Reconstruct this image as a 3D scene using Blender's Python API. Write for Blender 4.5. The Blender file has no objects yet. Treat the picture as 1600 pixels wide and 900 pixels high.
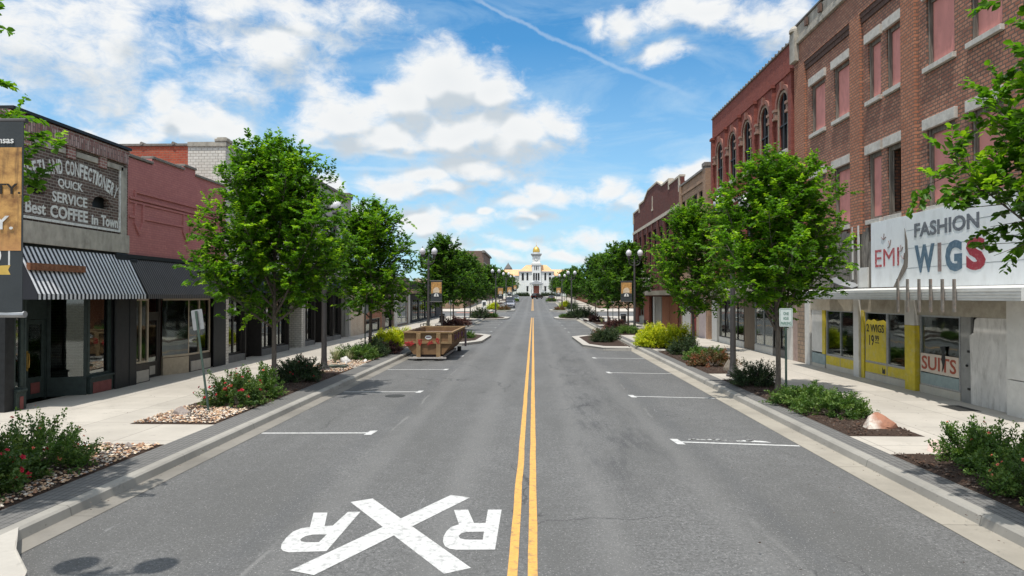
import bpy, math, random
import numpy as np
from mathutils import Vector, Matrix, noise as mnoise
from mathutils.geometry import tessellate_polygon
scene = bpy.context.scene
COL = scene.collection
R = math.radians
F = 1067.0
CAMZ = 3.0
# ---------------------------------------------------------------- camera
cd = bpy.data.cameras.new('camera')
cam = bpy.data.objects.new('camera', cd); COL.objects.link(cam)
cd.sensor_width = 36.0; cd.lens = 36.0 * F / 1600.0
cd.clip_start = 0.05; cd.clip_end = 6000
cam.location = (0, 0, CAMZ)
cam.rotation_euler = (R(90) + math.atan(13 / F), 0, math.atan(33 / F))
scene.camera = cam
CR = cam.rotation_euler.to_matrix()
# ---------------------------------------------------------------- sun and sky
SUN = Vector((-0.8, -1.75, 6.4)).normalized()
SUN_EL = math.asin(SUN.z)
sl = bpy.data.lights.new('sun', 'SUN'); sl.energy = 4.4; sl.angle = R(0.6); sl.color = (1.0, 0.95, 0.87)
so = bpy.data.objects.new('sun', sl); COL.objects.link(so)
so.rotation_euler = SUN.to_track_quat('Z', 'Y').to_euler()
so.location = (0, 0, 60)
vs = scene.view_settings
vs.view_transform = 'Standard'; vs.look = 'None'; vs.exposure = 0.0; vs.gamma = 1.0
vs.use_curve_mapping = False
scene.cycles.max_bounces = 6
scene.cycles.diffuse_bounces = 3
scene.cycles.glossy_bounces = 3
scene.cycles.transparent_max_bounces = 8
scene.cycles.transmission_bounces = 3
scene.cycles.caustics_reflective = False
scene.cycles.caustics_refractive = False
scene.cycles.sample_clamp_indirect = 6
world = bpy.data.worlds.new('World'); scene.world = world; world.use_nodes = True
WN = world.node_tree.nodes; WL = world.node_tree.links
WN.clear()

def ray(px, py):
    v = Vector(((px - 800) / F, (450 - py) / F, -1.0))
    return (CR @ v).normalized()

class NT:
    """small node-graph writer"""
    def __init__(s, tree): s.t = tree; s.n = tree.nodes; s.l = tree.links
    def node(s, typ, **kw):
        n = s.n.new(typ)
        for k, v in kw.items(): setattr(n, k, v)
        return n
    def put(s, sock, v):
        if isinstance(v, bpy.types.NodeSocket): s.l.new(v, sock)
        elif v is not None:
            sock.default_value = v
    def math(s, op, a, b=None, c=None, clamp=False):
        n = s.n.new('ShaderNodeMath'); n.operation = op; n.use_clamp = clamp
        s.put(n.inputs[0], a)
        if b is not None: s.put(n.inputs[1], b)
        if c is not None: s.put(n.inputs[2], c)
        return n.outputs[0]
    def vmath(s, op, a, b=None, scale=None):
        n = s.n.new('ShaderNodeVectorMath'); n.operation = op
        s.put(n.inputs[0], a)
        if b is not None: s.put(n.inputs[1], b)
        if scale is not None: s.put(n.inputs['Scale'], scale)
        return n.outputs['Value'] if op in ('LENGTH', 'DOT_PRODUCT', 'DISTANCE') else n.outputs[0]
    def noise(s, vec, scale, detail=4, rough=0.55, dist=0.0):
        n = s.n.new('ShaderNodeTexNoise')
        s.put(n.inputs['Vector'], vec); n.inputs['Scale'].default_value = scale
        n.inputs['Detail'].default_value = detail; n.inputs['Roughness'].default_value = rough
        n.inputs['Distortion'].default_value = dist
        return n.outputs['Fac'] if 'Fac' in n.outputs else n.outputs[0]
    def mapr(s, v, a, b, c=0.0, d=1.0, smooth=False):
        n = s.n.new('ShaderNodeMapRange'); n.clamp = True
        if smooth: n.interpolation_type = 'SMOOTHSTEP'
        s.put(n.inputs[0], v)
        for i, q in enumerate((a, b, c, d)): s.put(n.inputs[i + 1], q)
        return n.outputs[0]
    def mix(s, f, a, b, blend='MIX'):
        n = s.n.new('ShaderNodeMix'); n.data_type = 'RGBA'; n.blend_type = blend
        s.put(n.inputs[0], f)
        for i, q in ((6, a), (7, b)):
            if isinstance(q, (tuple, list)) and len(q) == 3: q = tuple(q) + (1.0,)
            s.put(n.inputs[i], q)
        return n.outputs[2]
    def comb(s, x, y, z):
        n = s.n.new('ShaderNodeCombineXYZ')
        for i, q in enumerate((x, y, z)): s.put(n.inputs[i], q)
        return n.outputs[0]
    def sep(s, v):
        n = s.n.new('ShaderNodeSeparateXYZ'); s.put(n.inputs[0], v); return n.outputs

def azel(px, py):
    d = ray(px, py)
    return math.atan2(d.x, d.y), math.asin(d.z)

# cumulus banks: (px, py, half width, half height, weight) as seen looking down the street
CLOUDS = [(60, 55, 180, 85, .62), (185, 30, 75, 50, .5), (10, 140, 90, 50, .35),
 (255, 150, 38, 32, 1.25), (285, 190, 70, 42, 1.25), (345, 200, 38, 28, 1.0), (230, 215, 60, 22, .8),
 (425, 85, 90, 48, .72), (470, 55, 55, 40, .65), (370, 120, 60, 40, .6), (350, 60, 40, 30, .6),
 (430, 10, 160, 26, .75), (560, 5, 60, 20, .6), (500, 130, 45, 40, .55),
 (705, 125, 92, 60, 1.45), (770, 145, 60, 50, 1.25), (640, 155, 80, 50, 1.3), (540, 180, 85, 48, 1.15),
 (500, 200, 45, 26, .9), (600, 215, 110, 34, 1.1), (720, 205, 130, 50, 1.2), (800, 215, 100, 45, 1.05), (865, 195, 48, 34, 1.0),
 (730, 260, 80, 30, .9), (660, 280, 42, 22, 1.15), (620, 300, 62, 20, 1.15), (690, 300, 48, 20, .8),
 (840, 300, 42, 24, 1.1), (810, 318, 40, 20, 1.0), (880, 310, 40, 20, .9), (950, 300, 38, 18, .85), (985, 325, 42, 22, .85), (1060, 275, 55, 26, 1.0), (1095, 262, 26, 14, .8),
 (750, 270, 100, 22, .75), (760, 335, 16, 9, 1.0), (660, 345, 60, 24, 1.0), (720, 355, 45, 18, .9), (830, 345, 60, 12, .8),
 (700, 385, 70, 14, .8), (800, 380, 60, 9, .6), (920, 375, 50, 16, .9), (880, 395, 60, 12, .8), (950, 395, 50, 12, .8), (760, 400, 80, 10, .7),
 (975, 35, 42, 30, 1.0), (935, 45, 20, 28, .7), (1090, 12, 95, 28, 1.0), (1180, 25, 90, 26, .9), (1040, 78, 40, 13, .7), (1230, 50, 50, 25, .6),
 (520, 300, 24, 16, 1.0), (560, 340, 34, 18, .8), (150, 205, 14, 8, 1.0)]

def cloud_group():
    g = bpy.data.node_groups.new('cloud_field', 'ShaderNodeTree')
    g.interface.new_socket('P', in_out='INPUT', socket_type='NodeSocketVector')
    g.interface.new_socket('D', in_out='OUTPUT', socket_type='NodeSocketFloat')
    g.interface.new_socket('N', in_out='OUTPUT', socket_type='NodeSocketFloat')
    g.interface.new_socket('A', in_out='OUTPUT', socket_type='NodeSocketFloat')
    k = NT(g)
    gi = k.node('NodeGroupInput'); go = k.node('NodeGroupOutput')
    P = gi.outputs[0]
    acc = None
    # gentle warp of the domain so that banks are not ellipses
    w = k.node('ShaderNodeTexNoise'); k.put(w.inputs['Vector'], P); w.inputs['Scale'].default_value = 9; w.inputs['Detail'].default_value = 3
    wv = k.vmath('SUBTRACT', w.outputs['Color'], (.5, .5, .5))
    PW = k.vmath('ADD', P, k.vmath('SCALE', wv, scale=.075))
    for (px, py, rx, ry, wt) in CLOUDS:
        a, e = azel(px, py)
        q = k.vmath('SUBTRACT', PW, (a, e, 0))
        q = k.vmath('MULTIPLY', q, (F / (rx * 1.0), F / (ry * 1.0), 0))
        L = k.vmath('LENGTH', q)
        v = k.math('MULTIPLY_ADD', L, -wt, wt)
        if acc is None: acc = v
        else:
            acc = k.math('SMOOTH_MAX', acc, v, .12)
    # rest of the sky, out of view: denser clouds added for brighter, less blue fill
    s = k.sep(P)
    far = k.mapr(k.math('ABSOLUTE', s[0]), .78, 1.0)
    far2 = k.mapr(s[1], .52, .75)
    el = k.math('MAXIMUM', far, far2)
    big = k.noise(k.vmath('MULTIPLY', P, (1, 1.9, 1)), 2.6, 2, .5)
    gen = k.math('MULTIPLY_ADD', big, 4.2, -1.65)
    gen = k.math('SUBTRACT', gen, k.math('MULTIPLY_ADD', el, -2.0, 2.0))
    acc = k.math('MAXIMUM', acc, gen)
    acc = k.math('MAXIMUM', acc, -1.2)
    n1 = k.noise(k.vmath('MULTIPLY', P, (1, 1.25, 1)), 15, 9, .58, .1)
    nn = k.math('MULTIPLY_ADD', n1, 2.0, -1.0)
    d = k.math('MULTIPLY_ADD', nn, .88, acc)
    g.links.new(d, go.inputs[0]); g.links.new(nn, go.inputs[1]); g.links.new(acc, go.inputs[2])
    return g

def build_world():
    k = NT(world.node_tree)
    tc = k.node('ShaderNodeTexCoord')
    G = tc.outputs['Generated']
    x, y, z = k.sep(G)
    az = k.math('ARCTAN2', x, y)
    el = k.math('ARCSINE', z)
    P = k.comb(az, el, 0.0)
    sky = k.node('ShaderNodeTexSky', sky_type='NISHITA')
    sky.sun_disc = False; sky.sun_elevation = SUN_EL
    sky.sun_rotation = math.atan2(SUN.x, SUN.y)
    sky.air_density = 1.0; sky.dust_density = 0.35; sky.ozone_density = 1.6; sky.altitude = 100
    base = k.mix(1.0, sky.outputs[0], (.60, 1.38, 1.70), 'MULTIPLY')
    # thin cirrus veil
    ci = k.noise(k.vmath('MULTIPLY', P, (2.2, 8.0, 1)), 2.0, 7, .62, .6)
    low = k.mapr(el, 0.0, .36, .66, .0)
    cir = k.math('ADD', k.mapr(ci, .44, .78, 0, .52), low, clamp=True)
    base = k.mix(cir, base, (6.2, 8.0, 9.3))
    # contrails
    for (p0, p1, wd, st) in (((735, -5), (1120, 165), .0020, .26), ((455, 220), (685, 252), .0022, .55), ((520, 262), (700, 266), .0026, .25)):
        a = Vector(azel(*p0)); b = Vector(azel(*p1)); dd = (b - a); L = dd.length; dd /= L
        wob = k.math('MULTIPLY_ADD', k.noise(P, 22, 5, .7), .012, -.006)
        q = k.vmath('SUBTRACT', P, (a.x, a.y, 0))
        t = k.vmath('DOT_PRODUCT', q, (dd.x, dd.y, 0))
        s = k.vmath('DOT_PRODUCT', q, (-dd.y, dd.x, 0))
        s = k.math('ABSOLUTE', k.math('ADD', s, wob))
        wid = k.math('MULTIPLY_ADD', t, .004, wd)
        m = k.mapr(k.math('DIVIDE', s, wid), 0.2, 1.6, 1, 0, True)
        m = k.math('MULTIPLY', m, k.mapr(t, 0, .02)); m = k.math('MULTIPLY', m, k.mapr(t, L * .55, L, 1, 0))
        m = k.math('MULTIPLY', m, st)
        base = k.mix(m, base, (8.2, 9.0, 9.6))
    g = cloud_group()
    def field(vec):
        n = k.node('ShaderNodeGroup'); n.node_tree = g; k.put(n.inputs[0], vec); return n.outputs
    o0 = field(P); o1 = field(k.vmath('ADD', P, (-.010, .030, 0)))
    d0 = o0[0]; d1 = o1[0]
    wsp = k.noise(k.vmath('MULTIPLY', P, (1, 1.8, 1)), 30, 8, .68, .5)
    alpha = k.mapr(k.math('MULTIPLY_ADD', wsp, 1.3, k.math('SUBTRACT', d0, .65)), -.34, .72, 0, 1, True)
    lit = k.math('ADD', k.math('MULTIPLY', k.math('SUBTRACT', d0, d1), .42), k.math('MULTIPLY', k.math('SUBTRACT', o0[2], o1[2]), .75))
    shade = k.mapr(lit, -.46, .22, 0, 1, True)
    thick = k.mapr(d0, .3, 1.7, 1.0, .70)
    fine = k.mapr(o0[1], -.3, .5, .88, 1.05)
    sh = k.math('MULTIPLY', k.math('MULTIPLY', shade, thick), fine)
    sh = k.math('ADD', sh, k.mapr(d0, .5, .0, 0, .25), clamp=True)
    cc = k.mix(sh, (5.9, 6.6, 7.2), (9.5, 9.6, 9.6))
    glow = k.vmath('DOT_PRODUCT', G, tuple(SUN))
    cc = k.vmath('SCALE', cc, scale=k.mapr(glow, .45, .98, 1.0, 1.8, True))  # unseen clouds toward the sun brightened to add ambient fill
    base = k.mix(alpha, base, cc)
    bg = k.node('ShaderNodeBackground'); k.put(bg.inputs[0], base); bg.inputs[1].default_value = 0.1
    out = k.node('ShaderNodeOutputWorld'); k.l.new(bg.outputs[0], out.inputs[0])
    world.cycles.sampling_method = 'MANUAL'; world.cycles.sample_map_resolution = 512
build_world()

# ---------------------------------------------------------------- places
XL, XR = -12.9, 11.6           # building fronts, left and right
YG = [-50, 60, 95, 120, 140, 180, 230, 300, 355, 600, 5000]
ZG = [0, 0, .05, .5, .9, 1.7, 2.35, 2.8, 3.0, 3.0, 3.0]
def gz(y): return float(np.interp(y, YG, ZG))
def on_x(px, py, X):
    d = ray(px, py); t = X / d.x; return Vector((X, t * d.y, CAMZ + t * d.z))
def on_g(px, py, z=0.0):
    d = ray(px, py); t = (z - CAMZ) / d.z; return Vector((t * d.x, t * d.y, z))
def fy(px, X, py=463): return on_x(px, py, X).y

# ---------------------------------------------------------------- object helpers
def tag(o, label=None, cat=None, group=None, kind=None):
    if label: o['label'] = label
    if cat: o['category'] = cat
    if group: o['group'] = group
    if kind: o['kind'] = kind
    return o
def wl(o):
    v = Vector((0, 0, 0))
    while o is not None: v = v + Vector(o.location); o = o.parent
    return v
def link(o, parent=None, world_coords=True):
    COL.objects.link(o)
    if parent is not None:
        o.parent = parent
        if world_coords: o.location = -wl(parent)
    return o
def empty(name, loc, label, cat, group=None):
    o = bpy.data.objects.new(name, None); o.empty_display_size = .3
    COL.objects.link(o); o.location = loc
    return tag(o, label, cat, group)
def copy_tree(o, parent=None):
    c = o.copy(); COL.objects.link(c)
    if parent is not None: c.parent = parent
    for ch in list(o.children): copy_tree(ch, c)
    return c

class MB:
    def __init__(s): s.v = []; s.f = []; s.m = []; s.mi = 0; s.T = None
    def add(s, vs, fs):
        b = len(s.v)
        if s.T is not None: vs = [s.T @ Vector(p) for p in vs]
        s.v.extend([tuple(p) for p in vs]); s.f.extend([tuple(b + i for i in f) for f in fs]); s.m.extend([s.mi] * len(fs))
        return s
    def box(s, x0, x1, y0, y1, z0, z1):
        x0, x1 = min(x0, x1), max(x0, x1); y0, y1 = min(y0, y1), max(y0, y1); z0, z1 = min(z0, z1), max(z0, z1)
        v = [(x0, y0, z0), (x1, y0, z0), (x1, y1, z0), (x0, y1, z0), (x0, y0, z1), (x1, y0, z1), (x1, y1, z1), (x0, y1, z1)]
        return s.add(v, [(0, 3, 2, 1), (4, 5, 6, 7), (0, 1, 5, 4), (1, 2, 6, 5), (2, 3, 7, 6), (3, 0, 4, 7)])
    def quad(s, *p): return s.add(list(p), [tuple(range(len(p)))])
    def tube(s, p0, p1, r0, r1=None, n=10, caps=True):
        r1 = r0 if r1 is None else r1
        p0 = Vector(p0); p1 = Vector(p1); d = (p1 - p0).normalized()
        a = d.orthogonal().normalized(); b = d.cross(a)
        vs = []
        for (p, r) in ((p0, r0), (p1, r1)):
            for i in range(n):
                t = 2 * math.pi * i / n
                vs.append(p + a * (r * math.cos(t)) + b * (r * math.sin(t)))
        fs = [(i, (i + 1) % n, n + (i + 1) % n, n + i) for i in range(n)]
        if caps: fs += [tuple(range(n - 1, -1, -1)), tuple(range(n, 2 * n))]
        return s.add(vs, fs)
    def path(s, pts, rad, n=8):
        pts = [Vector(p) for p in pts]; vs = []; m = len(pts)
        ref = None
        for i, p in enumerate(pts):
            d = (pts[min(i + 1, m - 1)] - pts[max(i - 1, 0)]).normalized()
            if ref is None: ref = d.orthogonal().normalized()
            a = (ref - d * ref.dot(d)).normalized(); ref = a; b = d.cross(a)
            for j in range(n):
                t = 2 * math.pi * j / n
                vs.append(p + a * (rad[i] * math.cos(t)) + b * (rad[i] * math.sin(t)))
        fs = []
        for i in range(m - 1):
            for j in range(n):
                fs.append((i * n + j, i * n + (j + 1) % n, (i + 1) * n + (j + 1) % n, (i + 1) * n + j))
        fs += [tuple(range(n - 1, -1, -1)), tuple((m - 1) * n + j for j in range(n))]
        return s.add(vs, fs)
    def lathe(s, prof, c=(0, 0, 0), n=16):
        c = Vector(c); vs = []; m = len(prof)
        for (r, z) in prof:
            for j in range(n):
                t = 2 * math.pi * j / n
                vs.append(c + Vector((r * math.cos(t), r * math.sin(t), z)))
        fs = []
        for i in range(m - 1):
            for j in range(n):
                fs.append((i * n + j, i * n + (j + 1) % n, (i + 1) * n + (j + 1) % n, (i + 1) * n + j))
        if prof[0][0] > 1e-4: fs.append(tuple(range(n - 1, -1, -1)))
        if prof[-1][0] > 1e-4: fs.append(tuple((m - 1) * n + j for j in range(n)))
        return s.add(vs, fs)
    def prism(s, pts, lo, hi, axis='z'):
        """extrude a 2-D outline between lo and hi along axis; outline in the other two axes"""
        n = len(pts)
        def mk(a, b, c): return {'z': (a, b, c), 'x': (c, a, b), 'y': (a, c, b)}[axis]
        vs = [mk(p[0], p[1], lo) for p in pts] + [mk(p[0], p[1], hi) for p in pts]
        tr = tessellate_polygon([[Vector((p[0], p[1], 0)) for p in pts]])
        fs = [tuple(t) for t in tr] + [tuple(n + i for i in reversed(t)) for t in tr]
        fs += [(i, (i + 1) % n, n + (i + 1) % n, n + i) for i in range(n)]
        return s.add(vs, fs)
    def ball(s, c, r, n=12, m=8, sz=1.0):
        prof = [(max(1e-5, r * math.sin(math.pi * i / m)), -r * sz * math.cos(math.pi * i / m)) for i in range(m + 1)]
        return s.lathe(prof, c, n)
    def mesh(s, name, mats):
        me = bpy.data.meshes.new(name); me.from_pydata(s.v, [], s.f)
        if not isinstance(mats, (list, tuple)): mats = [mats]
        for q in mats: me.materials.append(q)
        if len(mats) > 1: me.polygons.foreach_set('material_index', s.m)
        me.update(); return me
    def build(s, name, mats, parent=None, smooth=False, bevel=0.0, wc=True):
        me = s.mesh(name, mats)
        if smooth: me.shade_smooth()
        o = bpy.data.objects.new(name, me); link(o, parent, wc)
        if bevel:
            b = o.modifiers.new('bevel', 'BEVEL'); b.width = bevel; b.segments = 2; b.limit_method = 'ANGLE'; b.angle_limit = R(40)
        if smooth:
            try: me.set_sharp_from_angle(angle=R(40))
            except Exception: pass
        return o

# ---------------------------------------------------------------- materials
MATS = {}
def newmat(name):
    m = bpy.data.materials.new(name); m.use_nodes = True; m.node_tree.nodes.clear()
    k = NT(m.node_tree)
    p = k.node('ShaderNodeBsdfPrincipled'); o = k.node('ShaderNodeOutputMaterial')
    k.l.new(p.outputs[0], o.inputs[0]); MATS[name] = m
    tc = k.node('ShaderNodeTexCoord')
    return m, k, p, tc.outputs['Object'], o
def c3(c, f): return tuple(max(0, min(1, x * f)) for x in c) + (1.0,)
def mat(name, col, rough=.8, scale=6.0, amt=.18, bump=.15, bscale=40, metal=0.0, spec=.3, stain=None, st_amt=.4, st_scale=1.2, stretch=(1, 1, 1), bdist=.01):
    m, k, p, oc, o = newmat(name)
    v = k.vmath('MULTIPLY', oc, stretch) if stretch != (1, 1, 1) else oc
    n = k.noise(v, scale, 5, .6)
    c = k.mix(k.mapr(n, .3, .7), c3(col, 1 - amt), c3(col, 1 + amt))
    if stain:
        s = k.mapr(k.noise(v, st_scale, 6, .65), .5, .72, 0, st_amt)
        c = k.mix(s, c, tuple(stain) + (1,))
    k.put(p.inputs['Base Color'], c)
    p.inputs['Roughness'].default_value = rough; p.inputs['Metallic'].default_value = metal
    p.inputs['Specular IOR Level'].default_value = spec
    if bump:
        b = k.node('ShaderNodeBump'); b.inputs['Strength'].default_value = bump; b.inputs['Distance'].default_value = bdist
        k.put(b.inputs['Height'], k.noise(v, bscale, 4, .6)); k.l.new(b.outputs[0], p.inputs['Normal'])
    return m
def brick(name, c1, c2, mortar, bw=.21, bh=.075, ms=.012, stain=(.1, .08, .07), st=.4, soldier=False, bump=.5, rough=.88, off=.5, squash=0, light=None):
    m, k, p, oc, o = newmat(name)
    x, y, z = k.sep(oc)
    u = k.math('ADD', x, y)
    v = k.comb(z, u, 0.0) if soldier else k.comb(u, z, 0.0)
    b = k.node('ShaderNodeTexBrick'); k.put(b.inputs['Vector'], v)
    b.offset = off
    b.inputs['Scale'].default_value = 1; b.inputs['Brick Width'].default_value = bw; b.inputs['Row Height'].default_value = bh
    b.inputs['Mortar Size'].default_value = ms; b.inputs['Mortar Smooth'].default_value = .2; b.inputs['Bias'].default_value = 0
    b.inputs['Color1'].default_value = tuple(c1) + (1,); b.inputs['Color2'].default_value = tuple(c2) + (1,); b.inputs['Mortar'].default_value = tuple(mortar) + (1,)
    n = k.noise(oc, .9, 6, .65)
    c = b.outputs['Color']
    c = k.mix(k.mapr(k.noise(oc, 9, 3, .5), .3, .7, 0, .35), c, k.mix(1.0, c, (1.35, 1.3, 1.25), 'MULTIPLY'))
    c = k.mix(k.mapr(n, .46, .72, 0, st), c, tuple(stain) + (1,))
    dn = k.noise(k.vmath('MULTIPLY', oc, (1.6, 1.6, .28)), 1.3, 6, .62)
    c = k.mix(k.mapr(dn, .5, .75, 0, st * .7), c, tuple(stain) + (1,))
    if light:
        c = k.mix(k.mapr(k.noise(oc, 2.3, 6, .7), .55, .68, 0, .6), c, tuple(light) + (1,))
    k.put(p.inputs['Base Color'], c); p.inputs['Roughness'].default_value = rough; p.inputs['Specular IOR Level'].default_value = .2
    bp = k.node('ShaderNodeBump'); bp.inputs['Strength'].default_value = bump; bp.inputs['Distance'].default_value = .012
    h = k.math('SUBTRACT', 1.0, b.outputs['Fac']); h = k.math('MULTIPLY_ADD', k.noise(oc, 30, 4), .35, h)
    k.put(bp.inputs['Height'], h); k.l.new(bp.outputs[0], p.inputs['Normal'])
    return m
def leafmat(name, dark, light, tip=None, trans=.35, rough=.5):
    m, k, p, oc, o = newmat(name)
    a = k.node('ShaderNodeAttribute'); a.attribute_name = 'tone'
    t = a.outputs['Fac']
    c = k.mix(k.mapr(t, .05, .62), tuple(dark) + (1,), tuple(light) + (1,))
    if tip: c = k.mix(k.mapr(t, .60, .84), c, tuple(tip) + (1,))
    k.put(p.inputs['Base Color'], c); p.inputs['Roughness'].default_value = rough; p.inputs['Specular IOR Level'].default_value = .35
    tr = k.node('ShaderNodeBsdfTranslucent'); k.put(tr.inputs[0], k.mix(1.0, c, (1.25, 1.3, .6), 'MULTIPLY'))
    mx = k.node('ShaderNodeMixShader'); mx.inputs[0].default_value = trans
    k.l.new(p.outputs[0], mx.inputs[1]); k.l.new(tr.outputs[0], mx.inputs[2]); k.l.new(mx.outputs[0], o.inputs[0])
    return m
def glassmat(name, tint=(.03, .035, .035), refl=.32, rough=.03, wav=.02):
    m, k, p, oc, o = newmat(name)
    gl = k.node('ShaderNodeBsdfGlossy'); gl.inputs[0].default_value = (.9, .95, .95, 1); gl.inputs['Roughness'].default_value = rough
    b = k.node('ShaderNodeBump'); b.inputs['Strength'].default_value = .25; b.inputs['Distance'].default_value = wav
    k.put(b.inputs['Height'], k.noise(oc, .9, 2, .4)); k.l.new(b.outputs[0], gl.inputs['Normal'])
    tr = k.node('ShaderNodeBsdfTransparent'); tr.inputs[0].default_value = (.5, .55, .52, 1)
    fr = k.node('ShaderNodeFresnel'); fr.inputs[0].default_value = 1.5
    f = k.math('MULTIPLY_ADD', fr.outputs[0], .75, refl, clamp=True)
    mx = k.node('ShaderNodeMixShader'); k.put(mx.inputs[0], f)
    k.l.new(tr.outputs[0], mx.inputs[1]); k.l.new(gl.outputs[0], mx.inputs[2]); k.l.new(mx.outputs[0], o.inputs[0])
    return m
# ================================================================ GROUND
def asphalt():
    m, k, p, oc, o = newmat('asphalt')
    x, y, z = k.sep(oc)
    fine = k.noise(oc, 19, 6, .85); mid = k.noise(oc, 2.6, 8, .75)
    lg = k.noise(k.vmath('MULTIPLY', oc, (1, .32, 1)), .55, 6, .62)
    c = k.mix(k.mapr(fine, .32, .68), (.036, .036, .036), (.232, .232, .230))
    c = k.mix(k.mapr(mid, .38, .64, 0, .55), c, (.088, .088, .087))
    c = k.mix(k.mapr(lg, .42, .62, 0, .78), c, (.098, .098, .096))
    # worn wheel paths, paler middle seams
    ax = k.math('ABSOLUTE', k.math('ADD', x, .1))
    wob = k.math('MULTIPLY_ADD', k.noise(k.vmath('MULTIPLY', oc, (1, .12, 1)), 1.5, 3), .5, -.25)
    axw = k.math('ADD', ax, wob)
    w1 = k.mapr(k.math('ABSOLUTE', k.math('SUBTRACT', axw, 1.05)), 0, .45, .5, 0, True)
    w2 = k.mapr(k.math('ABSOLUTE', k.math('SUBTRACT', axw, 2.75)), 0, .40, .42, 0, True)
    c = k.mix(k.math('MAXIMUM', w1, w2), c, (.158, .157, .154))
    s1 = k.mapr(k.math('ABSOLUTE', k.math('SUBTRACT', axw, 3.35)), 0, .35, .55, 0, True)
    c = k.mix(k.math('MULTIPLY', s1, k.mapr(lg, .3, .6)), c, (.088, .09, .093))
    s3 = k.mapr(k.math('ABSOLUTE', k.math('SUBTRACT', axw, 3.05)), 0, .05, .45, 0, True)
    c = k.mix(k.math('MULTIPLY', s3, k.mapr(k.noise(oc, .5, 3), .5, .62)), c, (.24, .237, .23))
    # dark tyre scuffs and oil in the far lane on the right
    bl = k.noise(k.vmath('MULTIPLY', oc, (1.5, .26, 1)), 1.5, 7, .72)
    lane = k.mapr(k.math('ABSOLUTE', k.math('SUBTRACT', x, 1.7)), .2, 1.3, 1, 0, True)
    ln2 = k.mapr(y, 9, 13, 0, 1); ln3 = k.mapr(y, 26, 50, 1, .3)
    sc = k.math('MULTIPLY', k.mapr(bl, .46, .66, 0, .80, True), k.math('MULTIPLY', lane, k.math('MULTIPLY', ln2, ln3)))
    c = k.mix(sc, c, (.062, .063, .066))
    # scrapes: thin pale streaks
    st = k.noise(k.vmath('MULTIPLY', oc, (6, .5, 1)), 2.0, 4, .6, 1.0)
    c = k.mix(k.mapr(st, .70, .74, 0, .35), c, (.3, .3, .3))
    # sparse crack lines
    vo = k.node('ShaderNodeTexVoronoi'); vo.feature = 'DISTANCE_TO_EDGE'
    wv = k.vmath('ADD', k.vmath('MULTIPLY', oc, (1, .55, 1)), k.vmath('SCALE', k.vmath('SUBTRACT', nodecol(k, oc, 1.3), (.5, .5, .5)), scale=1.0))
    k.put(vo.inputs['Vector'], wv); vo.inputs['Scale'].default_value = .34
    cr = k.mapr(vo.outputs['Distance'], 0, .010, .8, 0)
    cr = k.math('MULTIPLY', cr, k.mapr(k.noise(oc, .16, 2), .50, .56))
    c = k.mix(cr, c, (.045, .045, .047))
    fleck = k.noise(oc, 46, 2, .6)
    c = k.mix(k.mapr(fleck, .62, .72, 0, .7), c, (.42, .41, .40))
    k.put(p.inputs['Base Color'], c); p.inputs['Roughness'].default_value = .86; p.inputs['Specular IOR Level'].default_value = .28
    b = k.node('ShaderNodeBump'); b.inputs['Strength'].default_value = .5; b.inputs['Distance'].default_value = .006
    k.put(b.inputs['Height'], k.math('ADD', fine, k.noise(oc, 140, 3))); k.l.new(b.outputs[0], p.inputs['Normal'])
    return m
def nodecol(k, v, scale):
    n = k.node('ShaderNodeTexNoise'); k.put(n.inputs['Vector'], v); n.inputs['Scale'].default_value = scale
    n.inputs['Detail'].default_value = 4
    return n.outputs['Color']
def concrete(name, col, jx=1.5, jy=1.5, joint=.012, dark=.45, stain=.35, rough=.85, jointcol=None):
    m, k, p, oc, o = newmat(name)
    x, y, z = k.sep(oc)
    b = k.node('ShaderNodeTexBrick'); k.put(b.inputs['Vector'], k.comb(y, x, 0.0)); b.offset = 0
    b.inputs['Scale'].default_value = 1; b.inputs['Brick Width'].default_value = jy; b.inputs['Row Height'].default_value = jx
    b.inputs['Mortar Size'].default_value = joint; b.inputs['Mortar Smooth'].default_value = .3
    b.inputs['Color1'].default_value = c3(col, .93); b.inputs['Color2'].default_value = c3(col, 1.06)
    b.inputs['Mortar'].default_value = tuple(jointcol) + (1,) if jointcol else c3(col, dark)
    c = b.outputs['Color']
    c = k.mix(k.mapr(k.noise(oc, .7, 6, .62), .42, .7, 0, stain), c, c3(col, .62))
    c = k.mix(k.mapr(k.noise(oc, 14, 4, .7), .3, .7, 0, .35), c, c3(col, .8))
    c = k.mix(k.mapr(k.noise(oc, 3.1, 5, .7), .60, .68, 0, .4), c, c3(col, .55))
    k.put(p.inputs['Base Color'], c); p.inputs['Roughness'].default_value = rough; p.inputs['Specular IOR Level'].default_value = .2
    bp = k.node('ShaderNodeBump'); bp.inputs['Strength'].default_value = .3; bp.inputs['Distance'].default_value = .006
    h = k.math('ADD', k.math('SUBTRACT', 1.0, b.outputs['Fac']), k.math('MULTIPLY', k.noise(oc, 45, 4), .5))
    k.put(bp.inputs['Height'], h); k.l.new(bp.outputs[0], p.inputs['Normal'])
    return m
M_ASPH = asphalt()
M_WALK = concrete('sidewalk_concrete', (.46, .425, .375), 1.65, 1.9, stain=.5)
M_PAD = concrete('smooth_concrete', (.44, .415, .375), 4, 3.0, .008)
M_KERB = concrete('kerb_concrete', (.33, .315, .285), 9, 3.05, .01, stain=.75)
M_GUT = concrete('gutter_concrete', (.36, .33, .28), 9, 3.05, .012, stain=.85)
M_GUTD = concrete('dirty_shaded_gutter_concrete', (.235, .22, .195), 9, 3.05, .012, stain=.85)  # left gutter: dirt plus the kerb's shade put into the base colour
M_PAV = concrete('paver_grey', (.165, .162, .157), .1, .2, .010, .4, .5)
M_EARTH = mat('earth', (.13, .12, .09), .95, 3, .35)
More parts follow.
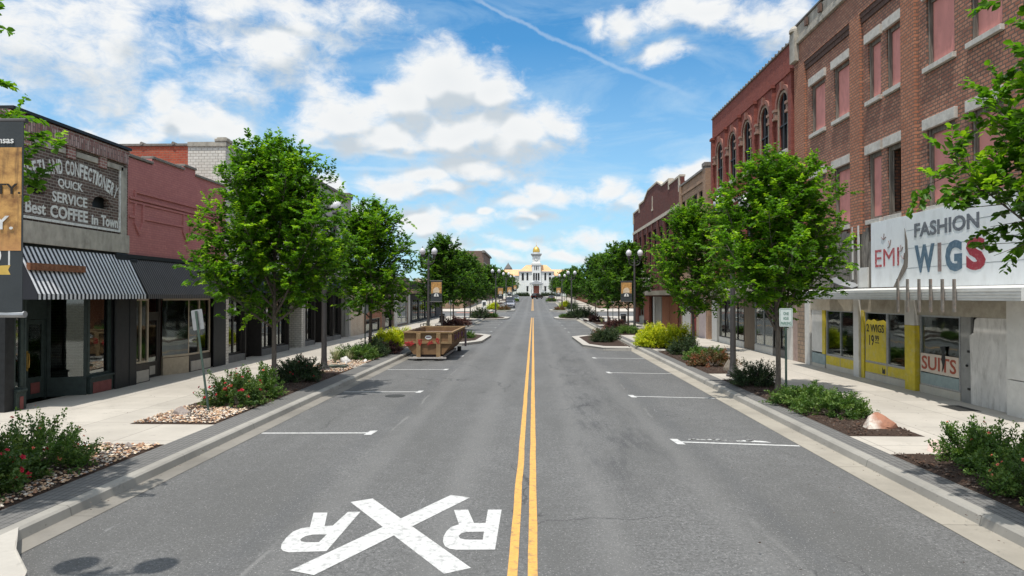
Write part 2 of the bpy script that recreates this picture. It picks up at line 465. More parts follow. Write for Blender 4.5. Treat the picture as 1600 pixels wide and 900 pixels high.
M_MULCH = mat('mulch_bark', (.045, .028, .02), .95, 30, .6, .9, 60, bdist=.03, stain=(.10, .065, .045), st_amt=.6, st_scale=18)
M_WPAINT = mat('road_paint_white', (.54, .54, .53), .7, 30, .12, .2, 60, stain=(.20, .20, .20), st_amt=.85, st_scale=11)
M_YPAINT = mat('road_paint_yellow', (.62, .34, .09), .7, 30, .14, .2, 60, stain=(.20, .15, .10), st_amt=.85, st_scale=9)
M_PINK = concrete('crossing_brick', (.40, .22, .18), .2, .4, .01)
M_GRASS = mat('lawn', (.06, .10, .025), .9, 8, .4, .4, 40)
M_PLAZA = concrete('plaza_concrete', (.50, .46, .41), 3, 3)

def ysteps(y0, y1):
    ys = [y0]
    while ys[-1] < y1 - 1e-6:
        st = 4 if ys[-1] < 60 else 8
        ys.append(min(y1, ys[-1] + st))
    return ys
def strip(name, x0, x1, y0, y1, dz, m, kind='structure'):
    b = MB(); ys = ysteps(y0, y1)
    for a, c in zip(ys, ys[1:]):
        b.quad((x0, a, gz(a) + dz), (x1, a, gz(a) + dz), (x1, c, gz(c) + dz), (x0, c, gz(c) + dz))
    o = b.build(name, m); o['kind'] = kind; return o
def sweep(name, prof, y0, y1, m, smooth=False):
    b = MB(); ys = ysteps(y0, y1)
    for a, c in zip(ys, ys[1:]):
        for (p, q) in zip(prof, prof[1:]):
            b.quad((p[0], a, gz(a) + p[1]), (q[0], a, gz(a) + q[1]), (q[0], c, gz(c) + q[1]), (p[0], c, gz(c) + p[1]))
    o = b.build(name, m); o['kind'] = 'structure'; return o
# whole terrain
b = MB(); gx = [-2500, -200, -60, 60, 200, 2500]; ys = [-300, -20, 60, 95, 120, 140, 180, 230, 300, 355, 600, 4500]
for i in range(len(gx) - 1):
    for j in range(len(ys) - 1):
        b.quad(*[(xx, yy, gz(yy) - .06) for xx, yy in ((gx[i], ys[j]), (gx[i + 1], ys[j]), (gx[i + 1], ys[j + 1]), (gx[i], ys[j + 1]))])
o = b.build('ground', M_EARTH); o['kind'] = 'structure'
EL, ER = -5.95, 5.35           # asphalt edges
CY0, CY1 = 96.5, 112.5         # the cross street
strip('road', EL, ER, -6, 344, .004, M_ASPH)
strip('cross_street', -90, 90, CY0, CY1, 0.0, M_ASPH)
strip('square_road', -70, 70, 330, 343, 0.0, M_ASPH)
# parking bays on the left have a longer parking lane beyond; gutters and kerbs
for (y0, y1) in ((-6, CY0), (CY1, 328)):
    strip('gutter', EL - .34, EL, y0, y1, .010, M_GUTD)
    strip('gutter', ER, ER + .50, y0, y1, .010, M_GUT)
    sweep('kerb', [(EL - .33, .0), (EL - .36, .125), (EL - .40, .152), (EL - .54, .156), (EL - .54, .10)], y0, y1, M_KERB)
    sweep('kerb', [(ER + .68, .10), (ER + .68, .156), (ER + .55, .152), (ER + .51, .125), (ER + .48, .0)], y0, y1, M_KERB)
    strip('sidewalk', -13.4, EL - .54, y0, y1, .150, M_WALK)
    strip('sidewalk', ER + .68, 12.1, y0, y1, .150, M_WALK)
    # paved band behind the kerb
    strip('paver_band', EL - 1.12, EL - .545, y0, y1, .1545, M_PAV)
    strip('paver_band', ER + .685, ER + 1.08, y0, y1, .1545, M_PAV)
# plazas beside the junction and outer pavements beyond it
for (nm, x0, x1, y0, y1) in (('plaza', 12.1, 60, 80.5, CY0 - .3), ('plaza', -60, -13.4, CY1, 124), ('plaza', 12.1, 60, CY1, 126)):
    strip(nm, x0, x1, y0, y1, .146, M_PLAZA)
strip('crossing', -12.5, -6.5, CY0 + .3, CY0 + 3.0, .012, M_PINK)
strip('crossing', 6.5, 12.5, CY0 + .3, CY0 + 3.0, .012, M_PINK)
strip('crossing', -12.5, -6.5, CY1 - 3.0, CY1 - .3, .012, M_PINK)
# short kerbs closing the pavements at the cross street
for (x0, x1) in ((-60, EL - .3), (ER + .3, 60)):
    for (ya, yb) in ((CY0 - .32, CY0 - .02), (CY1 + .02, CY1 + .32)):
        b = MB(); b.box(x0, x1, ya, yb, gz(ya) - .05, gz(ya) + .158); o = b.build('kerb', M_KERB); o['kind'] = 'structure'
strip('courthouse_lawn', -45, 45, 344.5, 420, .05, M_GRASS)

# bulb-outs: raised concrete noses in the parking lane
def bulb(pts, inner, m_in, dz=.158):
    zc = gz(sum(p[1] for p in pts) / len(pts))
    b = MB(); b.prism(pts, zc - .1, zc + dz); o = b.build('kerb_extension', M_PAD, bevel=.02); o['kind'] = 'structure'
    if inner:
        b = MB(); b.prism(inner, zc + dz - .03, zc + dz + .012); o = b.build('planting_bed', m_in); o['kind'] = 'structure'
def rail_curb(pts, zc, w=.13, h=.07):
    pass
bulb([(5.36, 37.6), (3.9, 38.0), (2.95, 40.2), (2.75, 48.6), (3.7, 50.2), (5.36, 50.4)], [(5.5, 39.0), (4.1, 39.2), (3.35, 40.9), (3.2, 47.8), (3.9, 49.3), (5.5, 49.5)], M_MULCH)
bulb([(-5.96, 41.0), (-4.3, 41.3), (-3.3, 43.5), (-3.1, 50.4), (-4.0, 52.0), (-5.96, 52.2)], [(-6.1, 42.2), (-4.5, 42.4), (-3.75, 44.2), (-3.6, 49.7), (-4.3, 51.0), (-6.1, 51.2)], M_MULCH)
bulb([(5.36, 84.5), (3.9, 85), (2.9, 87.4), (2.75, 92.5), (4.0, 95.6), (5.36, 96.2)], [(5.5, 86), (4.2, 86.4), (3.5, 88.2), (3.4, 92), (4.2, 94.2), (5.5, 94.5)], M_MULCH)
bulb([(-5.96, 84.5), (-4.3, 85), (-3.3, 87.4), (-3.1, 92.5), (-4.3, 95.6), (-5.96, 96.2)], [(-6.1, 86), (-4.6, 86.4), (-3.9, 88.2), (-3.8, 92), (-4.6, 94.2), (-6.1, 94.5)], M_MULCH)
bulb([(5.36, 113), (4.0, 113.4), (2.9, 116), (2.9, 122), (4.2, 125), (5.36, 125.4)], [(5.5, 114.5), (4.2, 115), (3.5, 116.8), (3.5, 121.5), (4.4, 123.8), (5.5, 124)], M_GRASS)
bulb([(-5.96, 113), (-4.4, 113.4), (-3.2, 116), (-3.2, 122), (-4.5, 125), (-5.96, 125.4)], [(-6.1, 114.5), (-4.7, 115), (-3.9, 116.8), (-3.9, 121.5), (-4.8, 123.8), (-6.1, 124)], M_GRASS)
bulb([(5.36, 166), (3.6, 167), (3.2, 176), (5.36, 178)], [(5.5, 168), (4.0, 169), (3.8, 175), (5.5, 176)], M_GRASS)
bulb([(-5.96, 166), (-4.2, 167), (-3.6, 176), (-5.96, 178)], [(-6.1, 168), (-4.6, 169), (-4.2, 175), (-6.1, 176)], M_GRASS)
# the nose of the near bulb-out that the banner lamp stands on
bulb([(-6.32, 8.2), (-5.78, 7.5), (-5.2, 6.9), (-4.75, 6.1), (-4.55, 5.2), (-4.55, 1.5), (-6.32, 1.0)], [(-6.5, 6.6), (-5.75, 6.5), (-5.15, 5.6), (-4.95, 5.0), (-4.95, 2), (-6.5, 2)], M_MULCH)

# planting beds along both pavements (bark mulch, slightly heaped)
BEDS = [('l', 7.2, 12.95), ('l', 15.0, 26.9), ('l', 29.0, 40.5), ('l', 52, 64), ('l', 68, 82), ('l', 126, 140), ('l', 146, 162), ('l', 180, 200),
        ('r', 6.6, 12.55), ('r', 14.15, 23.6), ('r', 25.4, 35.6), ('r', 37.3, 42.5), ('r', 50.5, 66), ('r', 69, 80), ('r', 127, 142), ('r', 148, 162), ('r', 180, 200)]
BX = {'l': (-9.0, EL - 1.13), 'r': (ER + 1.09, 7.95)}
for (sd, y0, y1) in BEDS:
    x0, x1 = BX[sd]; b = MB(); st = .14 if y0 < 30 else .6
    nx = max(2, int((x1 - x0) / st)); ny = max(2, int((y1 - y0) / st))
    vv = []; ff = []
    for j in range(ny + 1):
        for i in range(nx + 1):
            x = x0 + (x1 - x0) * i / nx; y = y0 + (y1 - y0) * j / ny
            e = min(i, nx - i, j, ny - j)
            h = .1545 + (0 if e == 0 else .018 + .035 * (mnoise.noise(Vector((x * 1.7, y * 1.7, 3))) + .4) + .012 * mnoise.noise(Vector((x * 9, y * 9, 1))))
            vv.append((x, y, gz(y) + max(h, .152)))
    for j in range(ny):
        for i in range(nx):
            q = j * (nx + 1) + i; ff.append((q, q + 1, q + nx + 2, q + nx + 1))
    b.add(vv, ff); o = b.build('planting_bed', M_MULCH, smooth=True); o['kind'] = 'structure'

# stone chips: stuff, one object per colour of bed
def stones(name, regions, n, smin, smax, mats, seed, label, z0=.185, flat=1.0):
    rnd = random.Random(seed); b = MB()
    ico = [(0, 0, 1), (.85, .1, .35), (.2, .8, .3), (-.8, .35, .25), (-.5, -.75, .3), (.45, -.7, .35), (.1, 0, -.5)]
    fcs = [(0, 1, 2), (0, 2, 3), (0, 3, 4), (0, 4, 5), (0, 5, 1), (1, 6, 2), (2, 6, 3), (3, 6, 4), (4, 6, 5), (5, 6, 1)]
    tot = sum(r[4] for r in regions)
    for (x0, x1, y0, y1, w, tst) in regions:
        for _ in range(int(n * w / tot)):
            x = rnd.uniform(x0, x1); y = rnd.uniform(y0, y1)
            if tst and not tst(x, y, rnd): continue
            s = rnd.uniform(smin, smax); a = rnd.uniform(0, 6.28); ca, sa = math.cos(a), math.sin(a)
            sx, sy, sz = s * rnd.uniform(.7, 1.3), s * rnd.uniform(.6, 1.0), s * rnd.uniform(.4, .8)
            b.mi = rnd.randrange(len(mats))
            tx = rnd.uniform(-.4, .4)
            vs_ = []
            for (p, q, r_) in ico:
                p *= sx * rnd.uniform(.85, 1.15); q *= sy; r_ = r_ * sz + tx * p
                vs_.append((x + p * ca - q * sa, y + p * sa + q * ca, gz(y) + z0 + r_ * flat))
            b.add(vs_, fcs)
    o = b.build(name, mats); o['kind'] = 'stuff'; return o
def stonemat(n, c): return mat(n, c, .85, 25, .3, .3, 50)
ST = [stonemat('stone_cream', (.56, .42, .29)), stonemat('stone_tan', (.46, .30, .185)), stonemat('stone_rust', (.34, .185, .115)), stonemat('stone_grey', (.30, .27, .25)), stonemat('stone_pale', (.66, .58, .48))]
MU = [mat('bark_dark', (.035, .022, .016), .95), mat('bark_brown', (.085, .05, .034), .95), mat('bark_grey', (.11, .085, .07), .95)]
edge = lambda x, y, r: x > -8.0 - .35 * math.sin(y * 2.1) or r.random() < .25
stones('gravel', [(-8.95, -7.1, 7.25, 12.9, 10, edge), (-8.95, -7.1, 15.05, 17.3, 4.5, None), (-8.95, -7.1, 25.3, 31.5, 7, None), (-8.95, -7.1, 39, 40.4, 1.5, None), (6.5, 7.9, 6.7, 9, .6, None)], 7800, .018, .048, ST, 3, '')
stones('bark_chips', [(6.48, 7.9, 6.7, 12.5, 8, None), (6.48, 7.9, 14.2, 23.5, 10, None), (6.48, 7.9, 25.5, 35.5, 6, None), (-8.95, -7.1, 17.0, 25.5, 8, None)], 6500, .012, .04, MU, 5, '')

stones('leaf_litter', [(5.38, 5.82, 7, 34, 12, lambda x, y, r: r.random() < .3 + .7 * (x > 5.72) * (math.sin(y * .9) > .2)), (-6.26, -5.9, 8, 40, 10, lambda x, y, r: r.random() < .25 + .75 * (x > -6.0) * (math.sin(y * .7) > 0)), (6.0, 6.4, 9, 30, 3, None), (-7.0, -6.5, 8, 30, 2, None), (2.5, 5.3, 7, 24, 1.5, None), (-5.8, -2.5, 8, 26, 1.5, None), (8.1, 11.3, 12, 30, 2.5, None), (-12.5, -9.2, 12, 32, 2.5, None)], 1500, .008, .022, MU, 15, '', .152, .35)
# painted markings
def sheet(name, polys, m, z=.0085, holes=None):
    b = MB()
    for pl in polys:
        loops = pl if isinstance(pl[0][0], (tuple, list)) else [pl]
        V3 = [[Vector((p[0], p[1], 0)) for p in lp] for lp in loops]
        tr = tessellate_polygon(V3); flat = [p for lp in loops for p in lp]
        fs = []
        for t in tr:
            a, b_, c = (Vector(flat[i]) for i in t)
            fs.append(tuple(t) if (b_ - a).cross(c - a) > 0 else tuple(reversed(t)))
        b.add([(p[0], p[1], gz(p[1]) + z) for p in flat], fs)
    o = b.build(name, m); o['kind'] = 'structure'; return o
def zp(x, y): q = on_g(400 + x / 3.2, 640 + y / 3.2); return (q.x, q.y)
def smooth_loop(pts, it=2):
    for _ in range(it):
        out = []
        n = len(pts)
        for i in range(n):
            a, c = Vector(pts[i]), Vector(pts[(i + 1) % n]); out += [tuple(a * .75 + c * .25), tuple(a * .25 + c * .75)]
        pts = out
    return pts
X1 = [zp(*p) for p in ((472, 465), (583, 447), (1075, 795), (940, 825))]
X2 = [zp(*p) for p in ((975, 430), (1070, 443), (290, 832), (170, 808))]
sheet('crossing_cross_marking', [X1], M_WPAINT, .0085)
sheet('crossing_cross_marking', [X2], M_WPAINT, .0098)
RA = [zp(*p) for p in ((1160, 503), (1228, 503), (1195, 703), (1000, 704), (968, 699), (945, 686), (935, 665), (938, 638), (952, 612), (975, 590), (1015, 577), (990, 505), (1060, 503), (1090, 570), (1148, 570))]
RAh = [zp(*p) for p in ((1140, 613), (1052, 615), (1025, 622), (1013, 635), (1020, 647), (1045, 653), (1134, 654))]
RB = [zp(*p) for p in ((288, 518), (357, 518), (343, 585), (384, 583), (460, 514), (522, 514), (352, 711), (165, 717), (135, 710), (125, 697), (128, 675), (150, 645), (185, 613), (225, 597), (270, 590))]
RBh = [zp(*p) for p in ((354, 627), (283, 628), (245, 637), (222, 651), (224, 662), (250, 667), (315, 666))]
sheet('letter_r_marking', [[RA, RAh]], M_WPAINT)
sheet('letter_r_marking', [[RB, RBh]], M_WPAINT)
def linestrip(x0, w, y0, y1, seed):
    rnd = random.Random(seed); L = []; Rr = []; y = y0
    while y <= y1:
        j = .012 * mnoise.noise(Vector((seed, y * .6, 0))); ww = w / 2 * (1 + .06 * mnoise.noise(Vector((seed + 5, y * 1.5, 0))))
        L.append((x0 + j - ww, y)); Rr.append((x0 + j + ww, y)); y += .5 if y < 30 else 2
    return [[L[i], Rr[i], Rr[i + 1], L[i + 1]] for i in range(len(L) - 1)]
for (sx, sd) in ((-.225, 1), (-.005, 2)):
    sheet('centre_line', linestrip(sx, .108, -5, 94, sd), M_YPAINT)
    sheet('centre_line', linestrip(sx, .108, 119, 326, sd + 7), M_YPAINT)
for y in (14.75, 21.2, 27.7, 34.0, 58, 64.5, 71, 77.5):
    yy = y + .0
    sheet('parking_line', [[(EL + .02, yy), (-3.55, yy + .1), (-3.55, yy + .2), (EL + .02, yy + .10)], ], M_WPAINT)
    sheet('parking_line', [[(-3.66, yy - .08), (-3.50, yy - .06), (-3.46, yy + .40), (-3.62, yy + .38)]], M_WPAINT, .0098)
for y in (13.85, 20.25, 26.6, 33.0, 57, 63.5, 70, 76.5, 133, 139.5, 146):
    sheet('parking_line', [[(ER - .02, y - .03), (3.0, y + .28), (3.0, y + .38), (ER - .02, y + .07)]], M_WPAINT)
    sheet('parking_line', [[(2.92, y + .1), (3.08, y + .08), (3.02, y + .6), (2.86, y + .62)]], M_WPAINT, .0098)
# the blotched overspill of paint beside the nearest bay line on the right
rnd = random.Random(4); bl = []
for i in range(26):
    x = rnd.uniform(3.3, 4.6); y = 14.25 - (x - 3.0) * .12 + rnd.uniform(.04, .16) + .14; a = rnd.uniform(.02, .10); c = rnd.uniform(.015, .035)
    bl.append([(x - a, y - c * .4), (x - a * .2, y - c), (x + a, y - c * .5), (x + a * .8, y + c * .6), (x, y + c), (x - a * .8, y + c * .5)])
bl.append([(4.2, 14.25), (4.6, 14.18), (4.86, 14.14), (4.8, 14.28), (4.55, 14.36), (4.2, 14.33)])
sheet('paint_spill', bl, M_WPAINT, .0112)
# utility lid in the left lane
M_IRON = mat('cast_iron', (.06, .06, .058), .7, 20, .3, .4, 60, metal=.3)
b = MB(); b.prism([(-4.15 + .3 * math.cos(t * .314), 21.0 - .55 + .3 * math.sin(t * .314)) for t in range(20)], .002, .0125)
o = b.build('manhole_cover', M_IRON); tag(o, 'round dark iron lid set in the asphalt beside a white bay line', 'manhole cover')
b = MB(); b.prism([(10.55, 17.3), (11.1, 17.3), (11.1, 18.2), (10.55, 18.2)], .145, .156)
for i in range(9): b.box(10.6, 11.05, 17.36 + i * .09, 17.40 + i * .09, .156, .162)
o = b.build('floor_grate', M_IRON); tag(o, 'dark metal grate in the pavement in front of the boarded white door', 'grate')
# ================================================================ BUILDING HELPERS
def inward(X): return 1 if X > 0 else -1
def wall_grid(b, X, th, y0, y1, z0, z1, opens):
    """front wall in the plane x=X with rectangular openings cut through it (depth th inwards)"""
    s = inward(X); Xi = X + s * th
    ys = sorted({y0, y1, *[max(y0, min(y1, v)) for o in opens for v in o[:2]]})
    zs = sorted({z0, z1, *[max(z0, min(z1, v)) for o in opens for v in o[2:4]]})
    def solid(i, j):
        if i < 0 or j < 0 or i >= len(ys) - 1 or j >= len(zs) - 1: return False
        cy = (ys[i] + ys[i + 1]) / 2; cz = (zs[j] + zs[j + 1]) / 2
        return not any(o[0] < cy < o[1] and o[2] < cz < o[3] for o in opens)
    for i in range(len(ys) - 1):
        for j in range(len(zs) - 1):
            if not solid(i, j): continue
            a, c, e, f = ys[i], ys[i + 1], zs[j], zs[j + 1]
            b.quad((X, a, e), (X, c, e), (X, c, f), (X, a, f)); b.quad((Xi, a, e), (Xi, a, f), (Xi, c, f), (Xi, c, e))
            if not solid(i - 1, j): b.quad((X, a, e), (X, a, f), (Xi, a, f), (Xi, a, e))
            if not solid(i + 1, j): b.quad((X, c, e), (Xi, c, e), (Xi, c, f), (X, c, f))
            if not solid(i, j - 1): b.quad((X, a, e), (Xi, a, e), (Xi, c, e), (X, c, e))
            if not solid(i, j + 1): b.quad((X, a, f), (X, c, f), (Xi, c, f), (Xi, a, f))
def shell(par, X, y0, y1, ztop, opens, m_front, m_side, m_roof, depth=14, th=.32, z0=-.1, side_top=None, z_side=None, rooflow=.7, m_low=None, z_low=None, m_rear=None):
    s = inward(X); base = gz((y0 + y1) / 2) + z0
    b = MB()
    zc = z_low if z_low else None
    wall_grid(b, X, th, y0, y1, (zc if zc else base), ztop, [o for o in opens if not zc or o[3] > zc])
    w = b.build('wall', m_front, par)
    if zc:
        b = MB(); wall_grid(b, X + s * .03, th - .03, y0, y1, base, zc - .002, [o for o in opens if o[2] < zc])
        b.build('shopfront_wall', m_low or m_front, par)
    zs = z_side or ztop - .003
    Xi = X + s * (th + .001); Xe = X + s * depth
    b = MB(); b.box(Xi, Xe, y0 + .002, y0 + .28, base, zs); b.build('side_wall', m_side, par)
    b = MB(); b.box(Xi, Xe, y1 - .28, y1 - .002, base, zs); b.build('side_wall', m_side, par)
    b = MB(); b.box(Xe, Xe + s * .3, y0 + .002, y1 - .002, base, zs); b.build('rear_wall', m_rear or m_side, par)
    b = MB(); b.box(Xi, Xe, y0 + .29, y1 - .29, zs - rooflow - .15, zs - rooflow); b.build('roof', m_roof, par)
    return w
def ubox(b, X, o0, o1, y0, y1, z0, z1):
    """box standing proud of a front: o0,o1 are distances outward (to the street) from X"""
    s = -inward(X); b.box(X + s * o0, X + s * o1, y0, y1, z0, z1)
def pane(par, X, back, y0, y1, z0, z1, m):
    b = MB(); s = inward(X); b.box(X + s * back, X + s * (back + .012), y0, y1, z0, z1); return b.build('glass_pane', m, par)
def shop_window(par, X, y0, y1, z0, z1, m_frame, m_glass, mull=1, back=.12, fr=.06, transom=None, name='shop_window'):
    """framed shop window: frame mesh with mullions, panes as sub-parts"""
    b = MB(); s = inward(X); a, c = X + s * (back - .04), X + s * (back + .06)
    b.box(a, c, y0, y1, z0, z0 + fr); b.box(a, c, y0, y1, z1 - fr, z1)
    n = mull + 1; w = (y1 - y0) / n
    for i in range(n + 1):
        yy = y0 + i * w; lo = yy - fr / 2 if 0 < i < n else (y0 if i == 0 else y1 - fr)
        b.box(a, c, lo, lo + fr, z0 + fr, z1 - fr)
    if transom: 
        for i in range(n): b.box(a + s * .002, c - s * .002, y0 + i * w + fr * (1 if i == 0 else .5), y0 + (i + 1) * w - fr * (1 if i == n - 1 else .5), transom, transom + fr * .8)
    f = b.build(name, m_frame, par, bevel=.006)
    for i in range(n): 
        g = pane(f, X, back, y0 + i * w + .02, y0 + (i + 1) * w - .02, z0 + .02, z1 - .02, m_glass)
    return f
def letters(s, w, h, depth=.012, bold=.02, font_space=1.0):
    cu = bpy.data.curves.new('t', 'FONT'); cu.body = s; cu.size = 1; cu.extrude = .5; cu.offset = bold; cu.space_character = font_space; cu.resolution_u = 3
    ob = bpy.data.objects.new('t', cu); COL.objects.link(ob); dg = bpy.context.evaluated_depsgraph_get(); dg.update()
    me = bpy.data.meshes.new_from_object(ob.evaluated_get(dg))
    v = np.array([p.co[:] for p in me.vertices]); fs = [tuple(p.vertices) for p in me.polygons]
    bpy.data.objects.remove(ob); bpy.data.curves.remove(cu); bpy.data.meshes.remove(me)
    mn, mx = v.min(0), v.max(0)
    v[:, 0] = (v[:, 0] - mn[0]) / (mx[0] - mn[0]) * w; v[:, 1] = (v[:, 1] - mn[1]) / (mx[1] - mn[1]) * h
    v[:, 2] = (v[:, 2] - mn[2]) / (mx[2] - mn[2]) * depth
    return v, fs
def text_on_front(b, s, X, ystart, z, w, h, out=.0, depth=.01, bold=.02, rot=0.0, zfun=None, sp=1.0):
    """text read from the street: on the right fronts it runs towards -y, on the left towards +y"""
    v, fs = letters(s, w, h, depth, bold, sp); d = -1 if X > 0 else 1; o = -inward(X)
    if rot:
        ca, sa = math.cos(rot), math.sin(rot); cx, cz = w / 2, h / 2
        u = (v[:, 0] - cx) * ca - (v[:, 1] - cz) * sa + cx; t = (v[:, 0] - cx) * sa + (v[:, 1] - cz) * ca + cz
        v[:, 0] = u; v[:, 1] = t
    pts = []
    for (u, t, q) in v:
        yy = ystart + d * u
        pts.append((X + o * (out + q), yy, z + t + (zfun(yy) if zfun else 0)))
    b.add(pts, fs)

# palette
M_GLASS = glassmat('shop_glass', refl=.17)
M_GLASSD = glassmat('dark_glass', refl=.08)
M_ROOF = mat('roof_felt', (.14, .135, .13), .9, 2, .3)
M_DARKFR = mat('black_green_paint', (.032, .045, .042), .55, 8, .25, .1)
M_BLACK = mat('black_paint', (.018, .019, .021), .5, 8, .25, .1)
M_BRONZE = mat('bronze_frame', (.03, .026, .024), .45, 8, .2, .1)
M_MAROONP = mat('maroon_panel', (.19, .06, .055), .6)
M_BEIGEFR = mat('beige_frame', (.42, .35, .26), .6, 8, .12, .1)
M_CREAMP = mat('cream_panel', (.42, .38, .33), .7, 5, .15)
M_INT = mat('interior_wall', (.05, .048, .045), .9)
M_GREYCONC = mat('grey_stone', (.42, .385, .33), .9, 5, .22, .3, 30, stain=(.10, .09, .08), st_amt=.65, st_scale=1.6, stretch=(1, 1, .6))
M_LINTEL = mat('pale_stone', (.53, .50, .455), .85, 6, .15, .3, 30, stain=(.26, .23, .2), st_amt=.5, st_scale=2.5)
M_COPING = mat('coping', (.22, .2, .18), .85, 6, .25, .3, 30)
M_BRASS = mat('brass', (.65, .45, .15), .3, 8, .1, 0, metal=1.0)
M_STEEL = mat('galvanised_steel', (.42, .43, .44), .45, 12, .15, .1, metal=.8)
M_WOODG = mat('weathered_wood', (.19, .165, .14), .9, 14, .45, .5, 40, stretch=(1, 1, .12), stain=(.05, .045, .04), st_amt=.6, st_scale=5)
M_PINKB = mat('pink_board', (.64, .27, .235), .8, 5, .16, .3, 30, stain=(.40, .17, .15), st_amt=.6, st_scale=2.5, stretch=(1, 1, .5)) if True else mat('x', (.5, .2, .18), st_amt=.4)
M_RUST = mat('rusty_steel', (.20, .085, .045), .85, 12, .4, .4, 40, stain=(.38, .24, .16), st_amt=.6, st_scale=5)
# bricks
B_DARK = brick('dark_painted_brick', (.075, .052, .046), (.15, .10, .085), (.27, .24, .21), .22, .085, .013, st=.3)
B_PURP = brick('purple_brick', (.24, .11, .10), (.36, .18, .16), (.46, .41, .37), .22, .085, .012, st=.3)
B_PURPV = brick('purple_brick_upright', (.24, .11, .10), (.50, .36, .34), (.16, .13, .12), .30, .085, .014, st=.3, soldier=True)
B_PINK = brick('pink_painted_brick', (.44, .175, .165), (.49, .205, .19), (.36, .145, .14), .21, .08, .007, stain=(.34, .13, .13), st=.35, bump=.35)
B_RED = brick('bright_red_brick', (.36, .075, .045), (.44, .11, .06), (.30, .16, .12), .21, .10, .01, st=.2)
B_WHITE = brick('white_painted_brick', (.60, .57, .52), (.66, .63, .58), (.30, .27, .24), .24, .12, .010, stain=(.42, .36, .3), st=.3)
B_BROWN = brick('brown_brick', (.33, .135, .09), (.47, .235, .155), (.155, .115, .095), .21, .105, .020, stain=(.14, .085, .07), st=.55, bump=.8)
B_BROWN2 = brick('orange_brick', (.38, .155, .09), (.46, .21, .13), (.17, .12, .095), .21, .105, .018, stain=(.22, .10, .07), st=.35, bump=.8)
B_ARCH = brick('deep_red_brick', (.215, .062, .047), (.28, .09, .068), (.16, .06, .05), .21, .08, .008, stain=(.20, .07, .06), st=.5, bump=.5)
B_TAN = brick('tan_brick', (.33, .20, .13), (.40, .26, .17), (.25, .2, .16), .21, .08, .01, st=.4)
B_MAROON = brick('maroon_brick', (.10, .032, .028), (.15, .05, .04), (.13, .07, .06), .21, .08, .01, st=.3)
B_REDFAR = brick('dark_far_brick', (.17, .11, .085), (.22, .14, .11), (.2, .16, .14), .21, .08, .01, st=.3)
B_CREAM = brick('cream_brick', (.50, .43, .34), (.56, .49, .4), (.40, .33, .26), .24, .09, .008, stain=(.34, .2, .13), st=.4)
# ================================================================ LEFT SIDE
def ZL(px, py): return on_x(px, py, XL).z
def ZR(px, py): return on_x(px, py, XR).z
def yl(px): return fy(px, XL)
def yr(px): return fy(px, XR)
def stripes(name, c1, c2, w):
    m, k, p, oc, o = newmat(name)
    x, y, z = k.sep(oc)
    f = k.math('FRACT', k.math('DIVIDE', y, w))
    c = k.mix(k.math('GREATER_THAN', f, .5), tuple(c1) + (1,), tuple(c2) + (1,))
    c = k.mix(k.mapr(k.noise(oc, 3, 4), .4, .7, 0, .35), c, k.mix(1.0, c, (.6, .58, .55), 'MULTIPLY'))
    k.put(p.inputs['Base Color'], c); p.inputs['Roughness'].default_value = .8
    return m
M_STRIPE = stripes('striped_canvas', (.02, .022, .03), (.70, .71, .74), .165)
M_RIB = stripes('ribbed_canvas', (.028, .026, .027), (.12, .11, .105), .125)
def awning(par, X, y0, y1, zt, zb, out, m, val=.14):
    s = -inward(X); xa, xb = X + s * .02, X + s * out
    b = MB(); t = .02; n = 14
    ys_ = [y0 + (y1 - y0) * i / n for i in range(n + 1)]
    for i in range(n):
        a, c = ys_[i], ys_[i + 1]
        sg = lambda yy: .018 * math.sin((yy - y0) / (y1 - y0) * math.pi * 5)
        xm, zm = (xa + xb) / 2, (zt + zb) / 2
        P = [(xa, zt, 0), (xm, zm, 1), (xb, zb, 0)]
        for (p, q) in zip(P, P[1:]):
            b.quad((p[0], a, p[1] - sg(a) * p[2]), (q[0], a, q[1] - sg(a) * q[2]), (q[0], c, q[1] - sg(c) * q[2]), (p[0], c, p[1] - sg(c) * p[2]))
            b.quad((p[0], a, p[1] - sg(a) * p[2] - t), (p[0], c, p[1] - sg(c) * p[2] - t), (q[0], c, q[1] - sg(c) * q[2] - t), (q[0], a, q[1] - sg(a) * q[2] - t))
    b.box(xb - .008 * s, xb + .008 * s, y0, y1, zb - val, zb + .004)
    for yy in (y0, y1 - .012):
        b.prism([(xa, zt - .01), (xb - .01 * s, zb), (xb - .01 * s, zb - val), (xa, zb - val)], yy, yy + .012, 'y')
    return b.build('awning', m, par)

# --- 1: the confectionery ------------------------------------------------
Y0, Y1 = 16.35, yl(198.5)
bd = empty('brick_shop_building', (XL, (Y0 + Y1) / 2, 0), 'dark brick shop with a white painted coffee and confectionery wall sign above a striped awning', 'building')
op = [(Y0 + .30, Y1 - .72, -.2, 3.12)]
WS = [(yl(143), yl(169), 5.62, 5.98), (yl(40.5), yl(69), 5.66, 6.0)]
za = 7.62
shell(bd, XL, Y0, Y1, za, op + [(a, c, e, f) for a, c, e, f in WS], B_DARK, B_DARK, M_ROOF, m_low=M_BLACK, z_low=4.42)
